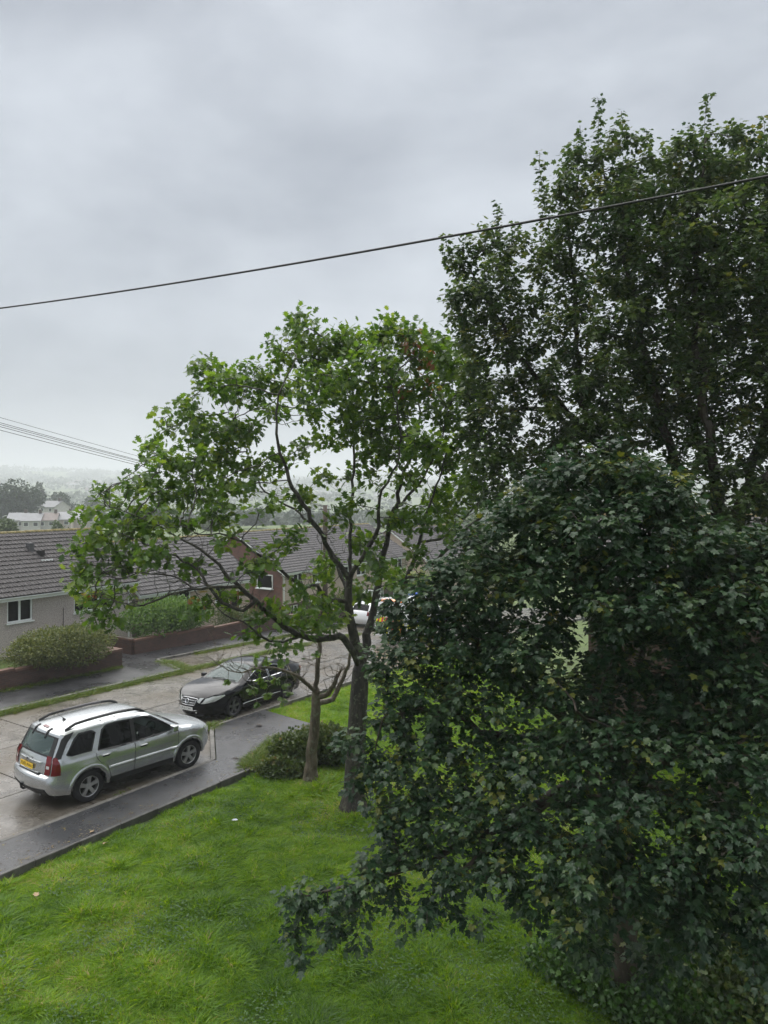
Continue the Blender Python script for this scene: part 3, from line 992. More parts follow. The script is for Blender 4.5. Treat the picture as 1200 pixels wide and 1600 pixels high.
# the next house further down the hill
h4, r4, k4 = house('terraced_house', 'distant grey roofed house beyond the terrace on the right', 'house', st(60.5, 34.5), YAW - 0.08, 14, 9.0, 0.6, 3.3, M['pebble2'],
      [(1.5, 2.8, -0.6, 0.4, 2), (5, 6.3, -0.6, 0.4, 2), (9, 10.3, -0.6, 0.4, 2)], zb=-6, tilemat=M['tile2'], verge=True)

# brown brick house behind the two maples
h5, r5, k5 = house('brick_house', 'dark brown brick house hidden behind the big maples on the right', 'house', (5.7, 19.8, 0.0), R(-21), 11.0, 7.5, 4.7, 6.2, M['brick_brown'],
      [(5.2, 6.6, 1.9, 2.9, 2)], zb=-1.0, tilemat=M['tile'])
#SECTION-VEHICLES
# ================================================================== VEHICLES
def catmull(pts, n=6):
    P = [np.array(p, float) for p in pts]
    out = []
    for i in range(len(P) - 1):
        p0 = P[max(i - 1, 0)]; p1 = P[i]; p2 = P[i + 1]; p3 = P[min(i + 2, len(P) - 1)]
        for k in range(n):
            t = k / n
            # gentle tension keeps the corners of the outline
            m1 = (p2 - p0) * 0.32; m2 = (p3 - p1) * 0.32
            h = np.linalg.norm(p2 - p1)
            l1 = np.linalg.norm(m1); l2 = np.linalg.norm(m2)
            if l1 > 1e-9: m1 = m1 / l1 * min(l1, h)
            if l2 > 1e-9: m2 = m2 / l2 * min(l2, h)
            out.append((2 * t**3 - 3 * t**2 + 1) * p1 + (t**3 - 2 * t**2 + t) * m1 + (-2 * t**3 + 3 * t**2) * p2 + (t**3 - t**2) * m2)
    out.append(P[-1])
    return np.array(out)


class Car:
    """A car body laid over two surfaces: the flank y = Y(x, z) and a band over nose, bonnet, screen, roof and tail."""
    def __init__(self, root, top, width, belt, tumble, wheels, wr, arch, sill, taper_f, taper_r, flare=0.02, rnd=0.07, crown=0.035, nose=0.07):
        self.root = root
        self.top = catmull(top)                       # from the front bottom over the roof to the rear bottom
        d = np.r_[0, np.cumsum(np.linalg.norm(np.diff(self.top, axis=0), axis=1))]
        self.arc = d
        self.W, self.belt, self.tumble = width / 2, belt, tumble
        self.wheels, self.wr, self.arch, self.sill = wheels, wr, arch, sill
        self.tf, self.tr, self.flare, self.rnd, self.crown, self.nose = taper_f, taper_r, flare, rnd, crown, nose

    def dist(self, x, z):
        P = np.stack([x, z], -1).reshape(-1, 2)
        A = self.top[:-1]; B = self.top[1:]
        ab = B - A; l2 = (ab**2).sum(1)
        t = np.clip(((P[:, None, :] - A[None]) * ab[None]).sum(-1) / l2[None], 0, 1)
        q = A[None] + ab[None] * t[..., None]
        return np.sqrt(((P[:, None, :] - q)**2).sum(-1)).min(1).reshape(np.shape(x))

    def Y(self, x, z):
        x = np.asarray(x, float); z = np.asarray(z, float)
        y = np.full(np.broadcast(x, z).shape, self.W)
        (xf, af, pf), (xr, ar, pr) = self.tf, self.tr
        y = y - af * np.clip((x - xf) / 0.7, 0, None)**pf
        y = y - ar * np.clip((xr - x) / 0.6, 0, None)**pr
        y = y - 0.05 * smooth(0.5, 0.2, z)                        # tuck under
        y = y + 0.012 * np.exp(-((z - (self.belt - 0.16)) / 0.09)**2)  # shoulder crease
        up = np.clip(z - self.belt, 0, None)
        y = y - 0.035 * smooth(0, 0.06, up) - self.tumble * up
        for wx in self.wheels:
            r = np.hypot(x - wx, z - self.wr)
            y = y + self.flare * np.exp(-((r - self.arch - 0.03) / 0.07)**2)
        d = self.dist(np.broadcast_to(x, y.shape), np.broadcast_to(z, y.shape))
        q = np.clip(self.rnd - d, 0, None)
        return y - (self.rnd - np.sqrt(np.clip(self.rnd**2 - q**2, 0, None)))

    def outline(self, bottom):
        return [tuple(p) for p in self.top] + [(self.top[-1][0] + 0.25, bottom), (self.top[0][0] - 0.25, bottom)]

    def arch_poly(self, k, r=None, n=26, zb=-0.3):
        wx = self.wheels[k]; r = r or self.arch
        a = np.linspace(-0.35, PI + 0.35, n)
        return [(wx + r * math.cos(q), self.wr + r * math.sin(q)) for q in a]

    def side(self, name, poly, mat, off=0.0, holes=(), res=0.085, sides=(1, -1), parent=None, clip_arch=True, thick=0.0):
        outs = []
        hs = list(holes)
        ov, of = cdt(poly, hs, res)
        if clip_arch:
            keep = np.ones(len(of), bool)
            c = ov[of].mean(1)
            for wx in self.wheels:
                keep &= np.hypot(c[:, 0] - wx, c[:, 1] - self.wr) > self.arch
            of = of[keep]
        y = self.Y(ov[:, 0], ov[:, 1]) + off
        for sg in sides:
            v = np.stack([ov[:, 0], y * sg, ov[:, 1]], 1)
            f = []
            for q in of:
                a, b, c = v[q]
                nn = np.cross(b - a, c - a)[1] * sg
                f.append(tuple(int(i) for i in (q if nn > 0 else q[::-1])))
            o = obj(name, v, f, mat, parent or self.root, True)
            if thick:
                md = o.modifiers.new('t', 'SOLIDIFY'); md.thickness = thick; md.offset = -1
            outs.append(o)
        return outs

    def at(self, p):
        """profile point and outward normal at arc length p"""
        p = np.clip(p, 0, self.arc[-1])
        x = np.interp(p, self.arc, self.top[:, 0]); z = np.interp(p, self.arc, self.top[:, 1])
        e = 0.02
        dx = np.interp(p + e, self.arc, self.top[:, 0]) - np.interp(p - e, self.arc, self.top[:, 0])
        dz = np.interp(p + e, self.arc, self.top[:, 1]) - np.interp(p - e, self.arc, self.top[:, 1])
        l = np.hypot(dx, dz) + 1e-9
        return x, z, -dz / l * -1, dx / l * -1

    def find(self, x=None, z=None, part='front'):
        """arc length of the profile point with this x or z, on the front or the rear half"""
        k = np.argmax(self.top[:, 1])
        idx = np.arange(0, k + 1) if part == 'front' else np.arange(k, len(self.top))
        if z is not None:
            j = idx[np.argmin(abs(self.top[idx, 1] - z))]
            zz = self.top[idx, 1]; aa = self.arc[idx]
            o = np.argsort(zz)
            return float(np.interp(z, zz[o], aa[o]))
        xx = self.top[idx, 0]; aa = self.arc[idx]
        o = np.argsort(xx)
        return float(np.interp(x, xx[o], aa[o]))

    def band_pt(self, p, w, off=0.0):
        p = np.asarray(p, float); w = np.asarray(w, float)
        x, z, nx, nz = self.at(p)
        ye = self.Y(x, z)
        b = (1 - w**2)
        amt = self.crown + self.nose * np.abs(nx)**2
        return np.stack([x + nx * (b * amt + off), w * ye, z + nz * (b * amt + off)], -1)

    def band(self, name, p0, p1, w0, w1, mat, off=0.0, parent=None, n=(10, 14), poly=None, thick=0.0):
        if poly is None:
            P, Wd = np.meshgrid(np.linspace(p0, p1, n[0]), np.linspace(w0, w1, n[1]), indexing='ij')
            v = self.band_pt(P, Wd, off).reshape(-1, 3)
            i = np.arange(n[0] * n[1]).reshape(n)
            f = [tuple(q) for q in np.stack([i[:-1, :-1].ravel(), i[1:, :-1].ravel(), i[1:, 1:].ravel(), i[:-1, 1:].ravel()], 1).tolist()]
        else:
            ov, of = cdt(poly, (), 0.07)
            v = self.band_pt(ov[:, 0], ov[:, 1], off)
            f = [tuple(int(k) for k in q) for q in of]
            a, b, c = v[list(f[0])]
        x, z, nx, nz = self.at((p0 + p1) / 2 if poly is None else np.mean([q[0] for q in poly]))
        g = []
        for q in f:
            a, b, c = v[q[0]], v[q[1]], v[q[2]]
            nn = np.cross(b - a, c - a)
            g.append(q if nn[0] * nx + nn[2] * nz > 0 else q[::-1])
        o = obj(name, v, g, mat, parent or self.root, True)
        if thick:
            md = o.modifiers.new('t', 'SOLIDIFY'); md.thickness = thick; md.offset = -1
        return o


def wheel(root, x, y, r, w, rim_mat, rim_r, spokes, twin=True, steer=0.0):
    sg = 1 if y > 0 else -1
    e = empty('wheel', (x, y, r), 0, root)
    e.rotation_euler = (0, 0, steer)
    hw = w / 2
    t = MB().lathe([(rim_r, -hw * 0.85), (r * 0.9, -hw), (r * 0.975, -hw * 0.92), (r, -hw * 0.6), (r, hw * 0.6), (r * 0.975, hw * 0.92), (r * 0.9, hw), (rim_r + 0.012, hw * 0.9), (rim_r, hw * 0.8)], 36)
    ty = t.build('tyre', M['rubber'], e, True)
    m = MB()
    q = sg
    m.lathe([(rim_r, hw * 0.86 * q), (rim_r * 0.93, hw * 0.80 * q), (rim_r * 0.9, hw * 0.3 * q), (rim_r * 0.9, -hw * 0.5 * q)], 36)
    m.lathe([(0.001, hw * 0.72 * q), (0.055, hw * 0.72 * q), (0.075, hw * 0.6 * q), (0.075, hw * 0.3 * q)], 20)
    for k in range(spokes):
        a = 2 * PI * k / spokes + 0.3
        offs = (-0.13, 0.13) if twin else (0.0,)
        for of_ in offs:
            a0, a1 = a + of_ * 1.2, a + of_
            ww = 0.021 if twin else 0.035
            c0 = np.array([math.cos(a0), math.sin(a0)]); c1 = np.array([math.cos(a1), math.sin(a1)])
            p0 = c0 * 0.05; p1 = c1 * rim_r * 0.93
            d = (p1 - p0) / np.linalg.norm(p1 - p0); nn = np.array([-d[1], d[0]])
            v = []
            for (pt, yy, wd) in ((p0, 0.70, ww * 1.15), (p1, 0.80, ww * 0.95)):
                for s_ in (-1, 1):
                    for dep in (yy, yy - 0.35):
                        g = pt + nn * wd * s_
                        v.append((g[0], hw * dep * q, g[1]))
            m.add(v, [(0, 4, 6, 2), (1, 3, 7, 5), (0, 1, 5, 4), (2, 6, 7, 3), (0, 2, 3, 1), (4, 5, 7, 6)])
    rm = m.build('rim', rim_mat, e)
    MB().lathe([(0.001, hw * 0.05 * q), (rim_r * 0.9, hw * 0.05 * q)], 24).build('brake_disc', M['inner'], e)
    return e


def text(body, size, mat, parent, loc, rot, ext=0.002, name='lettering', sx=1.0):
    c = bpy.data.curves.new(name, 'FONT'); c.body = body; c.size = size; c.extrude = ext
    c.align_x = 'CENTER'; c.align_y = 'CENTER'; c.space_character = 1.05
    tmp = bpy.data.objects.new(name, c); COL.objects.link(tmp)
    bpy.context.view_layer.update()
    me = bpy.data.meshes.new_from_object(tmp.evaluated_get(bpy.context.evaluated_depsgraph_get()))
    bpy.data.objects.remove(tmp, do_unlink=True)
    me.materials.clear(); me.materials.append(mat)
    o = bpy.data.objects.new(name, me); COL.objects.link(o); o.parent = parent
    o.location = loc; o.rotation_euler = rot; o.scale = (sx, 1, 1)
    return o


def seats(root, xs, z0, h, y=(-0.36, 0.36)):
    for x in xs:
        for yy in y:
            m = MB()
            m.box(x - 0.05, x + 0.42, yy - 0.24, yy + 0.24, z0, z0 + 0.16)
            v0 = len(m.v)
            m.add([(x - 0.06, yy - 0.23, z0 + 0.1), (x + 0.08, yy - 0.23, z0 + 0.1), (x + 0.08, yy + 0.23, z0 + 0.1), (x - 0.06, yy + 0.23, z0 + 0.1),
                   (x - 0.24, yy - 0.2, z0 + h), (x - 0.14, yy - 0.2, z0 + h), (x - 0.14, yy + 0.2, z0 + h), (x - 0.24, yy + 0.2, z0 + h)],
                  [(0, 3, 2, 1), (4, 5, 6, 7), (0, 1, 5, 4), (1, 2, 6, 5), (2, 3, 7, 6), (3, 0, 4, 7)])
            m.box(x - 0.29, x - 0.18, yy - 0.12, yy + 0.12, z0 + h + 0.03, z0 + h + 0.2)
            o = m.build('seat', M['seat'], root); bevel(o, 0.025, 2)


def steering(root, x, y, z, r=0.18):
    m = MB(); pts = []
    for k in range(25):
        a = 2 * PI * k / 24
        pts.append((x + 0.4 * r * math.sin(a), y + r * math.cos(a), z + 0.92 * r * math.sin(a)))
    m.tube(pts, 0.018, 8, False)
    m.tube([(x + 0.08, y, z - 0.03), (x, y, z)], 0.05, 8)
    m.tube([(x, y - r, z), (x, y + r, z)], 0.016, 6)
    m.build('steering_wheel', M['plastic'], root, True)


# ------------------------------------------------------------------ silver sport utility car
def make_suv():
    root = empty('parked_car')
    top = [(1.98, 0.27), (2.10, 0.36), (2.14, 0.52), (2.125, 0.68), (2.09, 0.84), (1.98, 0.93), (1.6, 1.02), (1.22, 1.085), (1.05, 1.12),
           (0.62, 1.37), (0.28, 1.565), (0.08, 1.625), (-0.45, 1.665), (-1.05, 1.655), (-1.5, 1.625), (-1.80, 1.575), (-1.86, 1.545),
           (-1.97, 1.30), (-2.065, 1.07), (-2.095, 0.95), (-2.12, 0.74), (-2.185, 0.70), (-2.20, 0.56), (-2.17, 0.42), (-2.08, 0.33)]
    c = Car(root, top, 1.80, 1.02, 0.30, (1.315, -1.315), 0.345, 0.415, 0.30, (1.35, 0.22, 2.3), (-1.62, 0.17, 2.2), 0.028, 0.075, 0.045, 0.06)
    S = M['silver']
    # window openings (x, z)
    wf = [(0.93, 1.09), (0.62, 1.30), (0.30, 1.495), (0.10, 1.535), (-0.17, 1.55), (-0.17, 1.055), (0.4, 1.07)]
    wr = [(-0.25, 1.055), (-0.25, 1.55), (-0.62, 1.555), (-0.84, 1.545), (-0.95, 1.47), (-1.10, 1.08), (-0.7, 1.06)]
    wq = [(-1.27, 1.105), (-1.13, 1.45), (-1.22, 1.51), (-1.50, 1.50), (-1.60, 1.42), (-1.80, 1.16), (-1.72, 1.105)]
    ol = c.outline(0.30)
    c.side('body_side', ol, S, 0.0, [wf, wr, wq], 0.08)
    # black gap lines and door skins
    seams = [
        [(0.985, 0.34), (0.985, 1.03), (0.96, 1.09)],
        [(-0.205, 0.34), (-0.205, 1.05)],
        [(-0.80, 0.40), (-0.86, 0.62), (-0.93, 0.74), (-1.07, 0.82), (-1.16, 0.95), (-1.17, 1.08)],
    ]
    for sm in seams:
        pl = catmull(sm, 8)
        for sg in (1, -1):
            y = c.Y(pl[:, 0], pl[:, 1]) + 0.0025
            v = []; f = []
            for (x, z), yy in zip(pl, y):
                v += [(x - 0.006, yy * sg, z), (x + 0.006, yy * sg, z)]
            for i in range(len(pl) - 1):
                f.append((2 * i, 2 * i + 1, 2 * i + 3, 2 * i + 2))
            obj('door_gap', v, f, M['inner'], root)
    # lower cladding, rubbing strips, wheel arch lips
    c.side('sill_cladding', [(0.97, 0.28), (0.97, 0.40), (-0.97, 0.40), (-0.97, 0.28)], M['plastic'], 0.012, sides=(1, -1))
    for (a, b) in ((0.96, -0.18), (-0.23, -0.86)):
        for o in c.side('rubbing_strip', [(a, 0.60), (a, 0.67), (b, 0.67), (b, 0.60)], S, 0.020, res=0.05):
            md = o.modifiers.new('t', 'SOLIDIFY'); md.thickness = 0.02; md.offset = -1
    for k in (0, 1):
        for sg in (1, -1):
            wx = c.wheels[k]; v = []; f = []
            aa = np.linspace(-0.1, PI + 0.1, 30)
            for a in aa:
                for (rr, off) in ((c.arch - 0.004, -0.06), (c.arch - 0.004, 0.012), (c.arch + 0.05, 0.022), (c.arch + 0.075, 0.004)):
                    x = wx + rr * math.cos(a); z = c.wr + rr * math.sin(a)
                    v.append((x, (float(c.Y(x, max(z, 0.3))) + off) * sg, z))
            for i in range(len(aa) - 1):
                for j in range(3):
                    f.append((i * 4 + j, i * 4 + j + 1, (i + 1) * 4 + j + 1, (i + 1) * 4 + j))
            obj('wheel_arch', v, f, S, root, True)
    # wheel wells and floor
    m = MB(); m.box(-1.95, 1.95, -0.62, 0.62, 0.24, 0.36)
    for wx in c.wheels:
        m.box(wx - 0.45, wx + 0.45, -0.60, 0.60, 0.30, 0.80)
    m.build('underbody', M['inner'], root)
    m = MB(); m.box(-1.95, 0.95, -0.70, 0.70, 0.50, 0.60); m.build('cabin_floor', M['inner'], root)
    # glass
    for (nm, w, mt) in (('front_window', wf, 'glass'), ('rear_door_window', wr, 'tint'), ('quarter_window', wq, 'tint')):
        c.side(nm, w, M[mt], -0.012)
    for w in (wf, wr, wq):                                # black rubber surrounds
        wa = np.array(w); cen = wa.mean(0)
        out = [tuple(cen + (p - cen) * 1.0 + (p - cen) / np.linalg.norm(p - cen) * 0.028) for p in wa]
        inn = [tuple(cen + (p - cen) - (p - cen) / np.linalg.norm(p - cen) * 0.012) for p in wa]
        c.side('window_surround', out, M['plastic'], 0.004, [inn], 0.06)
    # b-pillar
    c.side('door_pillar', [(-0.165, 1.06), (-0.165, 1.55), (-0.255, 1.555), (-0.255, 1.06)], M['plastic'], 0.006)
    # band panels
    f = c.find
    pB = f(z=0.36); pH0 = f(x=2.07, part='front'); pCowl = f(x=1.06); pTop = f(x=0.22)
    pRoofEnd = f(x=-1.83, part='rear'); pRwT = f(z=1.49, part='rear'); pRwB = f(z=1.10, part='rear'); pTg = f(z=0.73, part='rear'); pEnd = c.arc[-1]
    pBmp = f(z=0.66, part='front')
    c.band('front_bumper', 0, pBmp, -1, 1, S)
    c.band('front_panel', pBmp, pH0, -1, 1, S)
    c.band('bonnet', pH0, pCowl, -1, 1, S, n=(16, 18))
    c.band('windscreen_pillar', pCowl, pTop, -1, -0.90, S); c.band('windscreen_pillar', pCowl, pTop, 0.90, 1, S)
    ws = c.band('windscreen', pCowl + 0.01, pTop, -0.9, 0.9, M['screen'], -0.004)
    c.band('roof', pTop, pRoofEnd, -1, 1, S, n=(24, 20))
    c.band('spoiler', pRoofEnd, pRwT, -1, 1, S)
    c.band('rear_window', pRwT, pRwB, -0.84, 0.84, M['screen'], 0.012)
    for (a, b) in ((-1, -0.84), (0.84, 1)):
        c.band('rear_pillar', pRwT, pRwB, a, b, M['plastic'], 0.013)
    c.band('rear_window_trim', pRwT - 0.0, pRwT + 0.03, -0.84, 0.84, M['plastic'], 0.016)
    c.band('rear_window_trim', pRwB - 0.035, pRwB, -0.84, 0.84, M['plastic'], 0.016)
    tgate = c.band('tailgate', pRwB, pTg, -1, 1, S, n=(14, 18))
    c.band('rear_bumper', pTg, pEnd, -1, 1, S, n=(14, 18))
    c.band('bumper_step', pTg + 0.012, pTg + 0.06, -0.62, 0.62, M['plastic'], 0.006)
    c.band('rear_valance', f(z=0.47, part='rear'), pEnd, -0.97, 0.97, M['plastic'], 0.010)
    c.band('plate_recess', f(z=0.99, part='rear'), f(z=0.965, part='rear'), -0.62, 0.62, S, 0.035, thick=0.03)
    c.band('tailgate_ledge', f(z=0.775, part='rear'), f(z=0.75, part='rear'), -0.55, 0.55, S, 0.02, thick=0.02)
    # lights
    for sg in (1, -1):
        a, b = (0.80, 1.0) if sg > 0 else (-1.0, -0.80)
        tl = c.band('tail_light', f(z=1.13, part='rear'), f(z=0.76, part='rear'), a, b, M['redlens'], 0.016)
        c.side('light_cluster', [(-2.12, 0.76), (-2.09, 1.05), (-2.065, 1.13), (-2.00, 1.13), (-1.965, 0.95), (-1.955, 0.76)], M['redlens'], 0.012, sides=(sg,), parent=tl, res=0.04)
        c.band('reverse_lens', f(z=0.95, part='rear'), f(z=0.89, part='rear'), (0.84 if sg > 0 else -0.95), (0.95 if sg > 0 else -0.84), M['clearlens'], 0.019, parent=tl, n=(4, 4))
        hl = c.band('headlight', f(x=2.118), f(x=2.03), (0.52 if sg > 0 else -1), (1 if sg > 0 else -0.52), M['clearlens'], 0.008)
        c.side('light_cluster', [(2.10, 0.72), (2.07, 0.86), (1.86, 0.93), (1.80, 0.90), (1.95, 0.74)], M['clearlens'], 0.008, sides=(sg,), parent=hl, res=0.04)
    c.band('high_brake_light', pRoofEnd - 0.035, pRoofEnd + 0.012, -0.17, 0.17, M['redlens'], 0.014)
    for w in (-0.42, 0.42):
        c.band('glass_hinge', pRoofEnd - 0.01, pRwT + 0.09, w - 0.03, w + 0.03, M['plastic'], 0.028, n=(5, 3), thick=0.02)
    c.band('grille', f(z=0.62), f(z=0.78), -0.5, 0.5, M['plastic'], 0.008)
    # wiper
    P = c.band_pt(np.array([pRwB - 0.03, pRwB - 0.05, pRwB - 0.07, pRwB - 0.09]), np.array([0.05, 0.25, 0.42, 0.58]), 0.035)
    MB().tube(P, 0.011, 6).build('wiper', M['plastic'], root)
    for w0 in (-0.05, -0.6):
        P = c.band_pt(np.array([pCowl - 0.02, pCowl + 0.03, pCowl + 0.06]), np.array([w0 + 0.5, w0 + 0.2, w0 - 0.05]), 0.02)
        MB().tube(P, 0.010, 6).build('wiper', M['plastic'], root)
    c.band('scuttle', pCowl - 0.10, pCowl + 0.012, -0.88, 0.88, M['plastic'], 0.006)
    # number plate, badge
    xp, zp, nx, nz = c.at(f(z=0.865, part='rear'))
    e = empty('number_plate', c.band_pt(f(z=0.865, part='rear'), 0.06, 0.022), 0, root)
    e.rotation_euler = (PI / 2 - math.atan2(nz, -nx), 0, -PI / 2)
    pb = MB().box(-0.26, 0.26, -0.0555, 0.0555, 0, 0.008).build('plate', M['plate_y'], e)
    text('EU05 AWA', 0.098, M['ink'], e, (0, 0, 0.0095), (0, 0, 0), 0.001, 'registration', 0.94)
    b = empty('badge', c.band_pt(f(z=0.985, part='rear'), 0.0, 0.05), 0, root); b.rotation_euler = (PI / 2 - math.atan2(nz, -nx), 0, -PI / 2)
    mb = MB()
    for k in range(24):
        a0, a1 = 2 * PI * k / 24, 2 * PI * (k + 1) / 24
        mb.add([(0.065 * math.cos(a0), 0.035 * math.sin(a0), 0), (0.065 * math.cos(a1), 0.035 * math.sin(a1), 0), (0.056 * math.cos(a1), 0.028 * math.sin(a1), 0.004), (0.056 * math.cos(a0), 0.028 * math.sin(a0), 0.004)], [(0, 1, 2, 3)])
    mb.build('ring', M['chrome'], b)
    mb = MB(); mb.add([(0.056 * math.cos(2 * PI * k / 24), 0.028 * math.sin(2 * PI * k / 24), 0.001) for k in range(24)], [tuple(range(24))]); mb.build('field', M['ink'], b)
    text('KIA', 0.036, M['chrome'], b, (0, 0, 0.003), (0, 0, 0), 0.001, 'emblem', 1.1)
    # roof rails, aerial, mirrors, handles, towbar, exhaust
    for sg in (1, -1):
        pts = []; ptm = []
        for x in np.linspace(0.22, -1.72, 18):
            p = f(x=x, part='front' if x > -0.45 else 'rear')
            q = c.band_pt(p, 0.93 * sg, 0.0)
            lift = 0.055 * min(1, min(abs(x - 0.22), abs(x + 1.72)) / 0.22)
            pts.append((q[0], q[1] * 0.985, q[2] + lift + 0.012))
        r = MB().tube(pts, [0.026] + [0.033] * 16 + [0.026], 8).build('roof_rail', M['plastic'], root, True)
        MB().tube(pts[4:13], 0.036, 8).build('rail_tube', M['metal_box'], r, True)
        c.side('pillar_trim', [(-1.60, 1.575), (-1.80, 1.545), (-1.875, 1.47), (-1.955, 1.29), (-2.05, 1.09), (-1.93, 1.09), (-1.87, 1.22), (-1.78, 1.38), (-1.66, 1.51)], M['plastic'], 0.010, sides=(sg,), res=0.05)
        mm = MB(); yb = float(c.Y(0.82, 1.1))
        mm.box(0.74, 0.88, 0, 0.19, 1.06, 1.22); o = mm.build('door_mirror', S, root); bevel(o, 0.035, 3)
        o.location = (0, (yb + 0.02) * sg if sg > 0 else -(yb + 0.21), 0)
        for x, z in ((0.02, 0.93), (-0.93, 0.955)):
            yy = float(c.Y(x, z))
            h = MB().tube([(x - 0.11, (yy + 0.004) * sg, z), (x - 0.08, (yy + 0.03) * sg, z + 0.004), (x + 0.06, (yy + 0.03) * sg, z + 0.004), (x + 0.10, (yy + 0.004) * sg, z)], 0.016, 8)
            h.build('door_handle', S, root, True)
            c.side('handle_cup', [(x - 0.09, z - 0.045), (x + 0.07, z - 0.045), (x + 0.08, z - 0.005), (x - 0.09, z - 0.005)], M['inner'], 0.003, sides=(sg,), res=0.05)
    a0 = c.band_pt(f(x=-1.45, part='rear'), 0.0, 0.0)
    MB().tube([a0, a0 + np.array([0.02, 0, 0.03])], 0.035, 10).tube([a0 + np.array([0.01, 0, 0.03]), a0 + np.array([-0.16, 0, 0.18])], 0.006, 6).build('aerial', M['plastic'], root)
    MB().tube([(-2.05, 0.12, 0.34), (-2.25, 0.12, 0.33), (-2.30, 0.12, 0.38), (-2.30, 0.12, 0.43)], 0.025, 8).tube([(-2.30, 0.12, 0.43), (-2.30, 0.12, 0.48)], 0.032, 8).build('tow_bar', M['plastic'], root)
    MB().tube([(-1.9, -0.45, 0.33), (-2.18, -0.45, 0.32)], 0.03, 10).build('exhaust', M['metal_box'], root)
    seats(root, (0.15, -0.85), 0.60, 0.62)
    steering(root, 0.55, -0.36, 1.08)
    MB().box(0.62, 1.05, -0.72, 0.72, 0.85, 1.05).build('dashboard', M['plastic'], root)
    for wx in c.wheels:
        for sg in (1, -1):
            wheel(root, wx, 0.80 * sg, 0.345, 0.215, M['alloy'], 0.225, 5)
    return root


suv = make_suv()
tag(suv, 'silver sport utility car with roof rails parked in the lay-by', 'car')
SUV_POS = st(11.2, 15.08, float(zroad(11.2)) + 0.003)
suv.location = SUV_POS
suv.rotation_euler = (0.0, 0.03, R(52.8))
suv.scale = (1.035, 1.03, 1.01)


